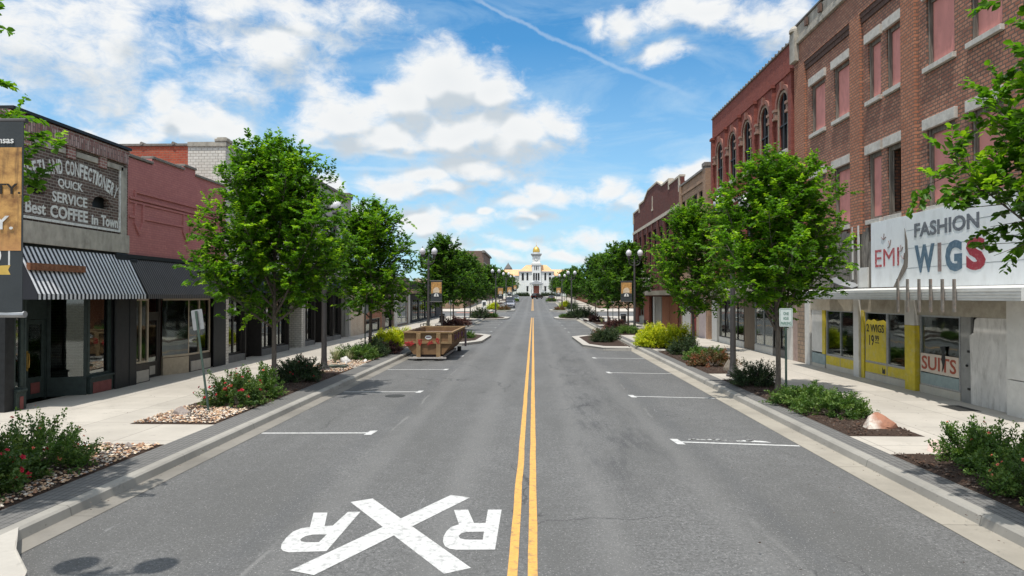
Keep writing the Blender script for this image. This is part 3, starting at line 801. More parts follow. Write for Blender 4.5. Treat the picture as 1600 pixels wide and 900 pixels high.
# window arch heads and dark recesses
for (a, c, e, f) in WS:
    b = MB(); n = 8; mid = (a + c) / 2; hw = (c - a) / 2
    b.box(XL - .2, XL - .16, a, c, e, f + .04)
    o = b.build('arched_window', M_BLACK, bd)
    b = MB()
    for i in range(n):
        t0, t1 = math.pi * i / n, math.pi * (i + 1) / n
        r0, r1 = hw + .02, hw + .17
        p = [(mid - r * math.cos(t), f - .20 + (r - hw) + .18 * math.sin(t) - (r - hw) * (1 - math.sin(t))) for (r, t) in ((r0, t0), (r1, t0), (r1, t1), (r0, t1))]
        b.prism(p, XL - .06, XL + .035, 'x')
    # spandrels closing the corners above the arch curve
    for sg in (-1, 1):
        pts = [(mid + sg * (hw + .02), f + .01), (mid + sg * (hw + .02), f - .20)] + [(mid + sg * (hw + .02) * math.cos(t), f - .20 + .20 * math.sin(t)) for t in (.35, .7, 1.05, 1.3)] + [(mid + sg * .06, f + .01)]
        b.prism(pts, XL - .05, XL + .004, 'x')
    b.build('window_arch', B_DARK, o)
# concrete belt below the sign and frame
b = MB(); ubox(b, XL, .0, .07, Y0, Y1, 4.36, 4.93); b.build('stone_belt', M_GREYCONC, bd, bevel=.01)
for (p_, q_) in ((Y1 - .42, Y1 - .13), (Y0, Y0 + .25)):
    b = MB(); ubox(b, XL, .0, .05, p_, q_, 4.93, 7.04); b.build('stone_pilaster', M_GREYCONC, bd)
b = MB()
ubox(b, XL, .0, .042, Y1 - .475, Y1 - .425, 5.0, 6.98); ubox(b, XL, .0, .042, Y0 + .3, Y1 - .475, 4.99, 5.06)
M_WSIGN = mat('old_white_lettering', (.72, .72, .69), .85, 14, .2, .2, 40, stain=(.3, .27, .25), st_amt=.55, st_scale=9)
b.build('painted_border', M_WSIGN, bd)
b = MB()
for (a, c) in ((17.1, 18.35), (18.8, 19.75), (20.2, 21.0)): ubox(b, XL, .0, .05, a, c, 6.93, 7.08)
b.build('window_head_stone', M_GREYCONC, bd)
for q in (16.9, 18.6, 20.0): 
    b = MB(); ubox(b, XL, .0, .055, q - .16, q + .16, 6.84, 7.16); b.build('brick_corbel', B_PURP, bd)
b = MB(); ubox(b, XL, .0, .10, Y0, Y1 - .13, 7.17, 7.47)
b.build('soldier_course', B_PURPV, bd)
b = MB(); ubox(b, XL, .0, .06, Y0, Y1, 7.475, 7.60); b.build('brick_band', B_PURP, bd)
b = MB(); b.box(XL - .4, XL + .13, Y0, Y1, 7.62, 7.70); b.build('coping', M_BLACK, bd)
# lettering painted on the wall
b = MB()
arc = 'SWEETLAND CONFECTIONERY'
ya, yb = 16.55, yl(182.5); mid = 18.85
wts = {'I': .5, 'W': 1.35, 'M': 1.3, 'N': 1.1, 'O': 1.1, ' ': .55}
adv = (yb - ya) / sum(wts.get(ch, 1.0) for ch in arc); cur = ya
for i, ch in enumerate(arc):
    wd_ = adv * wts.get(ch, 1.0); yy = cur + wd_ * .07; cur += wd_; yc = yy + wd_ * .43
    if ch == ' ': continue
    z = 6.38 - .105 * (yc - mid) ** 2; rot = -.21 * (yc - mid)
    text_on_front(b, ch, XL, yy, z, wd_ * .86, .40, .001, .008, .03 if ch not in 'YNM' else .0, rot)
b.build('painted_lettering', M_WSIGN, bd); b = MB()
text_on_front(b, 'QUICK', XL, yl(89), 5.95, yl(128) - yl(89), .27, .001, .008, .02)
b.build('painted_lettering', M_WSIGN, bd); b = MB()
text_on_front(b, 'SERVICE', XL, yl(80), 5.55, yl(135) - yl(80), .29, .001, .008, .02)
b.build('painted_lettering', M_WSIGN, bd); b = MB()
text_on_front(b, 'Best', XL, yl(38), 5.14, yl(70) - yl(38), .33, .001, .008, .02)
text_on_front(b, 'COFFEE', XL, yl(77), 5.12, yl(136) - yl(77), .34, .001, .008, .03)
b.build('painted_lettering', M_WSIGN, bd); b = MB()
text_on_front(b, 'in', XL, yl(142), 5.11, .30, .28, .001, .008, .03)
text_on_front(b, 'Town"', XL, yl(157), 5.11, yl(187) - yl(157), .34, .001, .008, .035)
b.build('painted_lettering', M_WSIGN, bd)
# shopfront: display windows, recessed double door
dx = XL - .95; A, B_, C_, D_ = Y0 + .30, 17.0, 19.5, Y1 - .72
f = shop_window(bd, XL, C_, D_, .62, 3.10, M_DARKFR, M_GLASS, 0, .10, .11, name='display_window')
f = shop_window(bd, XL, A, B_, .62, 3.10, M_DARKFR, M_GLASS, 0, .10, .09, name='display_window')
for (a, c) in ((C_, D_), (A, B_)):
    b = MB(); b.box(XL - .35, XL + .03, a + .003, c - .003, -.05, .60); b.box(XL - .36, XL + .07, a, c, .60, .66)
    o = b.build('bulkhead', M_DARKFR, bd, bevel=.01)
    b = MB(); b.box(XL + .02, XL + .045, a + .12, c - .12, .16, .48); b.build('panel', M_MAROONP, o)
def oblique(x0, y0, x1, y1, z0, z1, t):
    d = Vector((x1 - x0, y1 - y0, 0)).normalized(); n = Vector((-d.y, d.x, 0)) * (t / 2)
    return [(x0 - n.x, y0 - n.y), (x1 - n.x, y1 - n.y), (x1 + n.x, y1 + n.y), (x0 + n.x, y0 + n.y)]
for (p, q) in (((XL - .06, C_ - .03), (dx, C_ - .42)), ((XL - .06, B_ + .03), (dx, B_ + .42))):
    b = MB()
    b.prism(oblique(*p, *q, 0, 0, .10), .14, .62); b.prism(oblique(*p, *q, 0, 0, .13), .62, .68); b.prism(oblique(*p, *q, 0, 0, .08), 2.95, 3.1)
    for t in (0, .92):
        u = Vector(p).lerp(Vector(q), t); w = Vector(p).lerp(Vector(q), t + .08); b.prism(oblique(*u, *w, 0, 0, .09), .68, 2.95)
    o = b.build('side_window', M_DARKFR, bd)
    b = MB(); b.prism(oblique(*p, *q, 0, 0, .012), .68, 2.95); b.build('glass_pane', M_GLASSD, o)
dm = (B_ + C_) / 2
b = MB(); b.box(dx - .1, dx, B_ + .42, C_ - .42, 2.36, 3.1); b.box(dx - .1, dx, B_ + .42, B_ + .5, .1, 2.36); b.box(dx - .1, dx, C_ - .5, C_ - .42, .1, 2.36)
b.build('door_frame', M_DARKFR, bd)
for (a, c, hs) in ((B_ + .5, dm - .01, -1), (dm + .01, C_ - .5, 1)):
    b = MB(); x0 = dx - .07; x1 = dx - .02
    b.box(x0, x1, a, a + .12, .16, 2.35); b.box(x0, x1, c - .12, c, .16, 2.35); b.box(x0, x1, a + .12, c - .12, 2.22, 2.35); b.box(x0, x1, a + .12, c - .12, .16, .75)
    d = b.build('door', M_DARKFR, bd, bevel=.008)
    b = MB(); b.box(x0 + .02, x0 + .03, a + .12, c - .12, .75, 2.22); b.build('glass_pane', M_GLASSD, d)
    b = MB(); b.box(x1, x1 + .012, a + .2, c - .2, .30, .6); b.build('panel', M_MAROONP, d)
    hy = (c - .06) if hs < 0 else (a + .06)
    b = MB(); b.path([(x1, hy, 1.0), (x1 + .06, hy, 1.05), (x1 + .07, hy, 1.25), (x1 + .06, hy, 1.42), (x1, hy, 1.46)], [.014] * 5, 8); b.box(x1 - .002, x1 + .012, hy - .03, hy + .03, .95, 1.5)
    b.build('door_handle', M_BRASS, d)
b = MB(); ubox(b, XL, .03, .09, Y1 - .72, Y1 - .02, -.05, 4.34); b.build('corner_column', M_BLACK, bd, bevel=.02)
awning(bd, XL, yl(20) , yl(209) - .35, 4.28, 3.06, .62, M_STRIPE)
b = MB(); b.box(XL + .30, XL + .40, 16.6, fy(134, XL + .4), 3.66, 3.84); o = b.build('rusted_beam', M_RUST, bd)

# --- 2: pink painted brick shop -----------------------------------------
PY0, PY1 = Y1 + .01, yl(351)
bd = empty('brick_shop_building', (XL, (PY0 + PY1) / 2, 0), 'low shop of pink painted brick with a black ribbed awning and pendant mouldings', 'building')
b = MB()
wy = [PY0 + .55, yl(235.5), yl(242), yl(266), yl(297), yl(331)]
ops = [(PY0 + .42, PY1 - .62, -.2, 2.98)]
shell(bd, XL, PY0, PY1, 7.45, ops, B_PINK, B_PINK, M_ROOF, m_low=M_BLACK, z_low=4.30)
tiers = [(PY0, yl(236), 7.45, 7.47), (yl(236), yl(285.5), 7.45, 7.66), (yl(285.5), yl(304), 7.45, 7.80), (yl(304), PY1, 7.45, 7.58)]
b = MB()
for (a, c, e, f) in tiers:
    if f > 7.5: b.box(XL - .32, XL - .001, a, c, e, f)
b.build('parapet', B_PINK, bd)
b = MB()
for (a, c, e, f) in tiers: b.box(XL - .38, XL + .06, a, c + .02, f, f + .09)
b.build('coping', M_COPING, bd, bevel=.015)
b = MB()
ubox(b, XL, 0, .05, yl(208), PY1 - .05, 6.36, 6.44); ubox(b, XL, 0, .05, yl(208), yl(208) + .07, 6.2, 6.36)
ubox(b, XL, 0, .055, PY0 + .05, PY1 - .05, 6.13, 6.20); ubox(b, XL, 0, .035, PY0 + .05, PY1 - .05, 6.02, 6.08)
sh = [(yl(208), yl(223)), (yl(284), yl(297)), (yl(335), yl(345))]
prev = PY0 + .05
for (a, c) in sh:
    ubox(b, XL, 0, .04, prev, a, 5.53, 5.60); prev = c
for (a, c) in sh:
    m_ = (a + c) / 2
    out = [(a, 6.02), (a, 5.35), (m_, 4.98), (c, 5.35), (c, 6.02), (c - .09, 6.02), (c - .09, 5.40), (m_, 5.12), (a + .09, 5.40), (a + .09, 6.02)]
    b.prism(out, XL, XL + .05, 'x')
b.build('raised_moulding', B_PINK, bd)
b = MB(); ubox(b, XL, 0, .06, PY0, PY1, 4.22, 4.34); b.build('band', M_BLACK, bd)
shop_window(bd, XL, PY0 + .43, wy[1], .78, 2.92, M_BEIGEFR, M_GLASS, 1, .10, .07, name='display_window')
shop_window(bd, XL, wy[4], wy[5], .78, 2.92, M_BEIGEFR, M_GLASS, 1, .10, .07, name='display_window')
for (a, c) in ((PY0 + .43, wy[1]), (wy[4], wy[5])):
    b = MB(); b.box(XL - .3, XL - .02, a + .002, c - .002, -.05, .77); o = b.build('bulkhead', M_BRONZE, bd)
    b = MB(); b.box(XL - .021, XL + .012, a + .1, c - .1, .18, .55); b.build('panel', M_CREAMP, o)
b = MB(); b.box(XL - .6, XL - .5, wy[1] + .02, wy[2] + .1, .1, 2.97); b.box(XL - .6, XL - .5, wy[3] + .15, wy[3] + .3, .1, 2.97); b.box(XL - .6, XL - .5, wy[2], wy[3] + .2, 2.3, 2.45); b.build('door_frame', M_BRONZE, bd)
x0 = XL - .56
b = MB(); a, c = wy[2] + .1, wy[3] + .15
b.box(x0, x0 + .05, a, a + .1, .15, 2.3); b.box(x0, x0 + .05, c - .1, c, .15, 2.3); b.box(x0, x0 + .05, a + .1, c - .1, 2.15, 2.3); b.box(x0, x0 + .05, a + .1, c - .1, .15, .7)
d = b.build('door', M_BRONZE, bd); b = MB(); b.box(x0 + .02, x0 + .03, a + .1, c - .1, .7, 2.15); b.build('glass_pane', M_GLASSD, d)
b = MB(); b.box(x0 + .05, x0 + .06, a + .2, c - .2, .25, .55); b.build('panel', M_CREAMP, d)
b = MB(); b.box(x0 + .05, x0 + .09, a + .03, a + .06, 1.0, 1.35); b.build('door_handle', M_BRASS, d)
b = MB(); b.prism(oblique(x0 + .1, wy[3] + .32, XL - .06, wy[4] - .02, 0, 0, .08), .78, .86); b.prism(oblique(x0 + .1, wy[3] + .32, XL - .06, wy[4] - .02, 0, 0, .08), 2.85, 2.93); b.prism(oblique(x0 + .1, wy[3] + .32, XL - .06, wy[4] - .02, 0, 0, .10), .1, .76)
o = b.build('side_window', M_BEIGEFR, bd); b = MB(); b.prism(oblique(x0 + .1, wy[3] + .32, XL - .06, wy[4] - .02, 0, 0, .012), .86, 2.85); b.build('glass_pane', M_GLASS, o)
for (p_, q_) in ((wy[5] + .02, PY1 - .02), (PY0 + .02, PY0 + .41)):
    b = MB(); ubox(b, XL, .03, .08, p_, q_, -.05, 4.2); b.build('corner_column', M_BLACK, bd, bevel=.02)
awning(bd, XL, PY0 + .1, PY1 - .2, 4.2, 3.06, .62, M_RIB)

# --- 3: tall building, white brick front, red and white side wall -------
WY0, WY1 = PY1 + .01, 38.0
bd = empty('white_brick_building', (XL, (WY0 + WY1) / 2, 0), 'taller building with a bright red and white brick side wall rising behind the pink shop', 'building')
# front wall with upper windows; shop windows below
up = [(WY0 + 1.0 + i * 2.3, WY0 + 2.2 + i * 2.3, 5.6, 7.6) for i in range(4)]
b = MB(); wall_grid(b, XL, .32, WY0, WY1, -.1, 9.35, up + [(WY0 + .38, WY1 - .3, -.2, 3.35)]); b.build('wall', B_WHITE, bd)
b = MB(); b.box(XL - 1.6, XL - .33, WY0 + .002, WY0 + .3, 0, 9.30); b.build('side_wall', B_WHITE, bd)
b = MB(); b.box(XL - 14, XL - 1.605, WY0 + .002, WY0 + .3, 0, 9.33); b.build('side_wall', B_RED, bd)
b = MB(); b.box(XL - 14.3, XL - 14, WY0, WY1, 0, 9.2); b.box(XL - 14, XL - .33, WY1 - .3, WY1 - .002, 0, 9.2); b.build('rear_wall', B_WHITE, bd)
b = MB(); b.box(XL - 14, XL - .33, WY0 + .3, WY1 - .3, 8.5, 8.65); b.build('roof', M_ROOF, bd)
b = MB(); b.box(XL - 14.1, XL - 1.6, WY0 - .05, WY0 + .34, 9.332, 9.42)
for i in range(9): b.tube((XL - 2.2 - i * 1.35, WY0 - .08, 9.43), (XL - 2.2 - i * 1.35, WY0 + .36, 9.43), .07, n=8)
b.build('coping', M_COPING, bd)
b = MB(); b.box(XL - 1.6, XL + .05, WY0 - .05, WY0 + .34, 9.302, 9.48); b.box(XL - .35, XL + .08, WY0 + .35, WY1, 9.352, 9.48); b.build('stone_coping', M_GREYCONC, bd)
b = MB(); b.box(XL - .45, XL + .10, WY0 - .07, WY0 + .5, 9.485, 9.62); b.box(XL - .38, XL + .04, WY0 - .03, WY0 + .4, 9.62, 9.68); b.build('corner_block', M_GREYCONC, bd, bevel=.05)
for (a, c, e, f) in up:
    w = shop_window(bd, XL, a, c, e, f, M_BLACK, M_GLASSD, 0, .14, .07, transom=(e + f) / 2, name='upper_window')
def tallfront(bd, y0, y1, z1, n, m_fr, m_gl, kick, m_kick, back=.25):
    w = (y1 - y0) / n
    for i in range(n):
        a = y0 + i * w; kind = i % 3
        if kind == 1:
            shop_window(bd, XL, a + .05, a + w - .05, .18, z1, m_fr, m_gl, 0, back + .5, .12, name='shop_door')
        else:
            shop_window(bd, XL, a + .03, a + w - .03, kick, z1, m_fr, m_gl, 1, back, .09, name='display_window')
            b = MB(); b.box(XL - back - .04, XL - .05, a + .031, a + w - .031, -.05, kick - .003); b.build('bulkhead', m_kick, bd)
        b = MB(); b.box(XL - back - .6, XL - .04, a - .05, a + .025, .1, z1); b.build('pier', m_fr, bd)
M_GREYPIER = mat('grey_bulkhead', (.16, .155, .15), .8, 6, .2)
tallfront(bd, WY0 + .38, WY1 - .3, 3.33, 5, M_BRONZE, M_GLASS, .45, M_GREYPIER)
awning(bd, XL, WY0 + .5, WY1 - .4, 4.1, 3.3, .5, mat('dark_blue_canvas', (.02, .028, .045), .8))

# --- 4: grey stone building ---------------------------------------------
GY0, GY1 = 38.02, yl(548)
bd = empty('stone_fronted_building', (XL, (GY0 + GY1) / 2, 0), 'pale grey building whose plain parapet end shows above the first trees on the left', 'building')
up = [(GY0 + .9 + i * 2.2, GY0 + 2.1 + i * 2.2, 5.6, 7.7) for i in range(4)]
M_PALEST = mat('pale_grey_stone', (.42, .40, .37), .9, 2.5, .15, .3, 20, stain=(.25, .22, .19), st_amt=.5, st_scale=1.2, stretch=(1, 1, .4))
shell(bd, XL, GY0, GY1, 9.8, up + [(GY0 + .3, GY1 - .35, -.2, 3.4)], M_PALEST, M_PALEST, M_ROOF)
b = MB(); b.box(XL - .4, XL + .12, GY0, GY1, 9.802, 9.95); b.box(XL - .5, XL + .15, GY1 - .9, GY1 + .02, 9.952, 10.2); b.build('coping', M_COPING, bd)
for (a, c, e, f) in up: shop_window(bd, XL, a, c, e, f, M_BLACK, M_GLASSD, 0, .14, .07, transom=(e + f) / 2, name='upper_window')
tallfront(bd, GY0 + .3, GY1 - .35, 3.38, 5, M_BRONZE, M_GLASS, .42, M_GREYPIER)
b = MB(); ubox(b, XL, .0, .12, GY0, GY1, 3.45, 4.1); b.build('fascia', mat('navy_fascia', (.02, .03, .05), .6), bd)

# --- 5: low cream block shop with graffiti ------------------------------
CA, CB = GY1 + .02, yl(596)
bd = empty('block_shop_building', (XL, (CA + CB) / 2, 0), 'low cream block shop front with scribbled black writing seen through the second tree', 'building')
cm = yl(569)
shell(bd, XL, CA, CB, 5.2, [(cm + .5, CB - .5, .15, 1.2), (cm + 1.2, CB - 1.0, 1.9, 3.0)], B_CREAM, B_CREAM, M_ROOF)
b = MB(); b.box(XL - .4, XL + .08, CA, CB, 5.202, 5.32); b.build('coping', M_COPING, bd)
b = MB(); ubox(b, XL, .003, .05, cm, CB, 0, .14); ubox(b, XL, .003, .04, cm, cm + .45, .15, 3.2); ubox(b, XL, .003, .04, CB - .45, CB, .15, 3.2); ubox(b, XL, .003, .04, cm + .46, CB - .46, 1.25, 1.8); b.build('brick_facing', B_BROWN2, bd)
shop_window(bd, XL, cm + .5, CB - .5, .16, 1.2, M_BLACK, M_GLASSD, 1, .1, .06, name='low_window')
shop_window(bd, XL, cm + 1.2, CB - 1.0, 1.9, 3.0, M_BLACK, M_GLASSD, 1, .1, .06, name='shop_window')
b = MB(); rnd = random.Random(8)
for row, (zz, n) in enumerate(((2.75, 9), (2.38, 7))):
    yy = CA + .5 + row * .4
    for i in range(n):
        pts = [(XL + .012, yy + .09 * t + rnd.uniform(-.03, .03), zz + rnd.uniform(-.12, .12)) for t in range(5)]
        b.path(pts, [.013] * 5, 4); yy += .42
b.build('scribbled_writing', M_BLACK, bd)

# --- 6: brown and white shop, 7: long dark shopfront ---------------------
SA, SB = CB + .02, yl(640)
bd = empty('plain_shop_building', (XL, (SA + SB) / 2, 0), 'narrow brown shop with white door posts between the cream block shop and the black shopfront', 'building')
M_TAUPE = mat('taupe_render', (.24, .175, .145), .85, 4, .2)
M_WHITE = mat('white_paint', (.62, .61, .58), .7, 6, .10, .1, stain=(.35, .32, .28), st_amt=.4, st_scale=3)
shell(bd, XL, SA, SB, 4.9, [(yl(602), yl(614), .1, 3.0), (yl(620), yl(637), .3, 3.1)], M_TAUPE, M_TAUPE, M_ROOF)
shop_window(bd, XL, yl(602), yl(614), .15, 3.0, M_BLACK, M_GLASSD, 0, .2, .1, name='shop_door')
shop_window(bd, XL, yl(620), yl(637), .3, 3.1, M_WHITE, M_GLASS, 1, .1, .12, name='display_window')
for (p_, q_) in ((yl(615.5), yl(620)), (yl(637.5), SB)):
    b = MB(); ubox(b, XL, .003, .06, p_, q_, -.05, 3.3); b.build('door_post', M_WHITE, bd)
DA, DB = SB + .02, yl(690)
bd = empty('dark_shopfront_building', (XL, (DA + DB) / 2, 0), 'long low building with a black ribbed shopfront ending at the cross street', 'building')
M_BLKRIB = stripes('black_ribbed_metal', (.012, .012, .014), (.035, .035, .038), .5)
shell(bd, XL, DA, DB, 4.6, [(DA + 2 + i * 4.6, DA + 5.6 + i * 4.6, .4, 2.7) for i in range(4)], M_BLKRIB, M_TAUPE, M_ROOF, m_low=M_BLKRIB, z_low=3.2)
for i in range(4): shop_window(bd, XL, DA + 2 + i * 4.6, DA + 5.6 + i * 4.6, .4, 2.7, M_BLACK, M_GLASSD, 2, .1, .07, name='display_window')
b = MB(); ubox(b, XL, .0, .4, DA, DB, 3.3, 3.75); b.build('canopy', mat('dusty_pink_fascia', (.32, .21, .17), .85, 3, .2), bd)

# --- beyond the cross street on the left --------------------------------
def far_block(name, X, y0, y1, h, m, label, n, floors, cor=True, mf=None):
    g = gz((y0 + y1) / 2); s = inward(X)
    bd = empty(name, (X, (y0 + y1) / 2, g), label, 'building')
    ops = []; w = (y1 - y0) / n
    for fl in range(floors):
        for i in range(n):
            zz = g + (3.9 + (fl - 1) * 3.4 + .5 if fl else .5); hh = 2.1 if fl else 2.3
            ops.append((y0 + i * w + w * .22, y0 + (i + 1) * w - w * .22, zz, zz + hh))
    shell(bd, X, y0, y1, g + h, ops, m, m, M_ROOF, depth=13)
    for (a, c, e, f) in ops:
        b = MB(); b.box(X + s * .10, X + s * .16, a, c, e, f); q = b.build('window', M_GLASSD, bd)
        b = MB(); ubox(b, X, 0, .06, a - .1, c + .1, f, f + .2); b.build('lintel', M_LINTEL, q)
    if cor:
        b = MB(); b.box(X - .45 * 1 if s > 0 else X - .4, X + .4 if s > 0 else X + .45, y0 - .35, y1 + .1, g + h - .5, g + h - .15); b.box(X - .3, X + .3, y0 - .2, y1, g + h - .15, g + h + .02 + .1); b.build('cornice', M_COPING, bd)
    return bd
far_block('low_shop_building', XL, 126, 150, 5.0, B_TAN, 'low tan brick shop past the cross street on the left, nearest of its block', 6, 1)
far_block('low_shop_building', XL, 150.1, 177, 5.6, B_CREAM, 'low cream shop beyond the cross street, left of the tall brown building', 7, 1)
far_block('brown_brick_building', XL, 177.2, 205, 13.0, B_REDFAR, 'tall brown building with a dark cornice showing above the far trees on the left', 6, 3)
far_block('low_shop_building', XL, 205.2, 262, 7.0, B_BROWN2, 'low orange brick block on the left nearest the courthouse square', 10, 2)
# ================================================================ RIGHT SIDE
# --- big brown brick building with the wig shop --------------------------
N0, N1 = 15.1, yr(1246.5)
bd = empty('brick_commercial_building', (XR, (N0 + N1) / 2, 0), 'three storey brown brick building with pink boarded windows above the wig shop', 'building')
def win(px0, px1, z0, z1): return (yr(px1), yr(px0), z0, z1)
W3 = [win(1270, 1291, 9.72, 11.74), win(1305.5, 1329.5, 9.72, 11.74), win(1359, 1378.5, 9.72, 11.74), win(1388, 1411.5, 9.72, 11.74), win(1451, 1494.5, 9.72, 11.74), win(1520, 1570, 9.72, 11.74)]
W2 = [(a, c, 5.62, 7.88) for (a, c, e, f) in W3]
shell(bd, XR, N0, N1, 13.9, W3 + W2 + [(N0 + .25, N1 - .8, -.2, 2.62)], B_BROWN, B_BROWN, M_ROOF, depth=16, th=.4, m_low=M_WHITE, z_low=3.1)
# pilasters and recessed-panel frames
for (a, c) in ((yr(1262), N1), (yr(1350), yr(1334)), (yr(1437), yr(1415)), (N0, N0 + .75)):
    b = MB(); ubox(b, XR, 0, .11, a, c, 5.2, 12.95); b.build('brick_pilaster', B_BROWN2, bd)
b = MB(); ubox(b, XR, 0, .11, N0, N1, 12.955, 13.9); b.build('brick_frieze', B_BROWN, bd)
b = MB()
for (a, c) in ((yr(1334) + .02, yr(1262) - .02), (yr(1415) + .02, yr(1350) - .02), (N0 + .77, yr(1437) - .02)):
    ubox(b, XR, 0, .08, a, c, 12.78, 12.95); ubox(b, XR, 0, .05, a, c, 12.6, 12.78)
b.build('corbelled_brick', mat('dark_corbel_brick', (.10, .06, .048), .9, 12, .4), bd)  # corbel courses toned darker than the wall brick
# damaged grey cornice
b = MB(); rnd = random.Random(2)
ubox(b, XR, .0, .22, N0, N1, 13.905, 14.1); ubox(b, XR, .0, .16, N0, N1, 14.1, 14.25)
yy = N0
while yy < N1 - .1:
    w_ = rnd.uniform(.7, 1.3); e = min(N1, yy + w_ - .05)
    ubox(b, XR, -.25, rnd.uniform(.08, .16), yy, e, 14.25, 14.72 + rnd.uniform(-.04, .03)); yy += w_
ubox(b, XR, -.2, .06, N0, N1, 14.25, 14.6)
b.build('cornice', M_GREYCONC, bd, bevel=.02)
yy = N0; mbr = mat('rusty_bracket', (.16, .10, .08), .9, 12, .4)
while yy < N1 - .3:
    b = MB(); ubox(b, XR, .17, .26, yy, yy + .22, 14.3, 14.62); yy += 1.35; b.build('cornice_bracket', mbr, bd)
b = MB(); ubox(b, XR, -.3, .2, N0, N1, 14.73, 14.80); b.build('coping', M_ROOF, bd)
b = MB(); ubox(b, XR, 0, .3, N1 - .55, N1 + .02, 13.2, 14.5); b.lathe([(.3, 0), (.3, .1), (.18, .25), (.001, .32)], (XR - .12, N1 - .27, 14.5), 10); b.build('corner_block', M_GREYCONC, bd)
for row, WW in ((3, W3), (2, W2)):
    for i, (a, c, e, f) in enumerate(WW):
        # timber frame, set back, near jamb half bare
        b = MB(); x0, x1 = XR + .07, XR + .16
        b.box(x0, x1, a, a + .09, e, f); b.box(x0, x1, c - .13, c, e, f); b.box(x0, x1, a + .09, c - .13, f - .14, f); b.box(x0, x1, a + .09, c - .13, e, e + .1)
        b.box(x0 - .04, x0, c - .1, c - .04, e, f)
        w = b.build('window', M_WOODG, bd)
        openw = (row == 2 and i == 3)
        lo = c - .16 if not openw else None
        b = MB()
        if not openw: b.box(XR + .125, XR + .155, a + .09, c - .13, e + .1, f - .14)
        else: b.box(XR + .10, XR + .13, c - .19, c - .14, e + .1, f - .14)
        b.build('pink_board' if not openw else 'dark_sash', M_PINKB if not openw else M_WOODG, w)
        b = MB(); ubox(b, XR, -.1, .10, a - .12, c + .12, f + .003, f + .32); b.build('lintel', M_LINTEL, w, bevel=.01)
        b = MB(); ubox(b, XR, -.16, .11, a - .08, c + .08, e - .15, e - .003); b.build('sill', M_LINTEL, w, bevel=.01)
# weathered boards where the old shop sign has gone
b = MB(); rnd = random.Random(12); yy = yr(1366)
while yy < N1 - .05:
    w_ = rnd.uniform(.14, .34); top = 5.35 + rnd.uniform(-.12, .05)
    ubox(b, XR, .02, .03 + rnd.uniform(.01, .05), yy, yy + w_ - .012, 3.2 + rnd.uniform(0, .15), top if rnd.random() > .2 else top - rnd.uniform(.2, .9)); yy += w_
M_ROT = mat('rotten_cladding', (.21, .19, .165), .95, 16, .5, .9, 20, stretch=(1, 1, .22), stain=(.035, .03, .027), st_amt=.85, st_scale=3.5, bdist=.03)
b.build('rotten_cladding', M_ROT, bd)
b = MB(); ubox(b, XR, .09, .13, yr(1348), yr(1346), 3.3, 5.5); ubox(b, XR, .09, .12, yr(1338), yr(1336.5), 3.6, 5.5); ubox(b, XR, .08, .13, yr(1362), yr(1347.5), 3.3, 4.0); b.build('loose_trim', M_WHITE, bd)
b = MB(); pts = [(XR - .08, yr(1300), 3.55), (XR - .5, yr(1315), 3.62), (XR - .55, yr(1335), 3.42), (XR - .3, yr(1345), 3.3)]
for (p, q) in zip(pts, pts[1:]): b.quad(p, q, (q[0] + .35, q[1], q[2] + .12), (p[0] + .35, p[1], p[2] + .12)); b.quad(*[(v[0], v[1], v[2] - .03) for v in (p, (p[0] + .35, p[1], p[2] + .12), (q[0] + .35, q[1], q[2] + .12), q)])
b.build('curled_sheet_metal', M_STEEL, bd)
# the white sign
M_SIGNW = mat('white_sign_metal', (.76, .78, .79), .45, 2.2, .05, .15, 3, stain=(.46, .46, .44), st_amt=.35, st_scale=2.5, stretch=(1, 1, .5), bdist=.02)
sy1, sy0, sl_, st_ = yr(1368), N0 + .05, 3.28, 5.50
split = yr(1424)
b = MB(); ubox(b, XR, .10, .16, sy0, split - .02, sl_, st_)
sg = b.build('shop_sign', M_SIGNW, bd)
b = MB(); ubox(b, XR, .09, .14, split + .03, sy1, sl_ + .02, st_ - .02)
sg2 = b.build('shop_sign', M_SIGNW, bd); sg2['label'] = 'torn white end panel of the sign'
b = MB()
for zz in (3.85, 4.45, 5.0): ubox(b, XR, .16, .163, sy0, split - .02, zz, zz + .012)
b.build('panel_seam', M_STEEL, sg)
M_LNAVY = mat('faded_navy', (.09, .15, .21), .6, 12, .15, .0, 10, stain=(.3, .33, .36), st_amt=.45, st_scale=10)
M_LGREY = mat('faded_black', (.14, .15, .17), .6, 12, .2, .0, 10, stain=(.4, .42, .43), st_amt=.5, st_scale=9)
M_LRED = mat('faded_red', (.30, .035, .05), .6, 12, .15, .0, 10, stain=(.5, .3, .3), st_amt=.35, st_scale=9)
M_LREDF = mat('flaking_red', (.42, .06, .07), .7, 12, .2, .0, 10, stain=(.6, .55, .55), st_amt=.9, st_scale=14)
M_LBR = mat('brown_letter', (.24, .17, .16), .6, 12, .2, .0, 10, stain=(.5, .45, .42), st_amt=.5, st_scale=9)
o_ = .164
b = MB(); text_on_front(b, 'FASHION', XR, yr(1438), 4.76, yr(1438) - yr(1541.5), .42, o_, .006, .03); b.build('lettering', M_LGREY, sg)
b = MB(); text_on_front(b, 'W', XR, yr(1438.5), 3.70, yr(1438.5) - yr(1470), .82, o_, .006, .045); text_on_front(b, 'G', XR, yr(1487), 3.68, yr(1487) - yr(1513.5), .85, o_, .006, .05); b.build('lettering', M_LNAVY, sg)
b = MB(); text_on_front(b, 'I', XR, yr(1475), 3.70, yr(1475) - yr(1480.5), .81, o_, .006, .03); b.build('lettering', M_LBR, sg)
b = MB(); text_on_front(b, 'S', XR, yr(1520), 3.68, yr(1520) - yr(1551), .85, o_, .006, .055); b.build('lettering', M_LRED, sg)
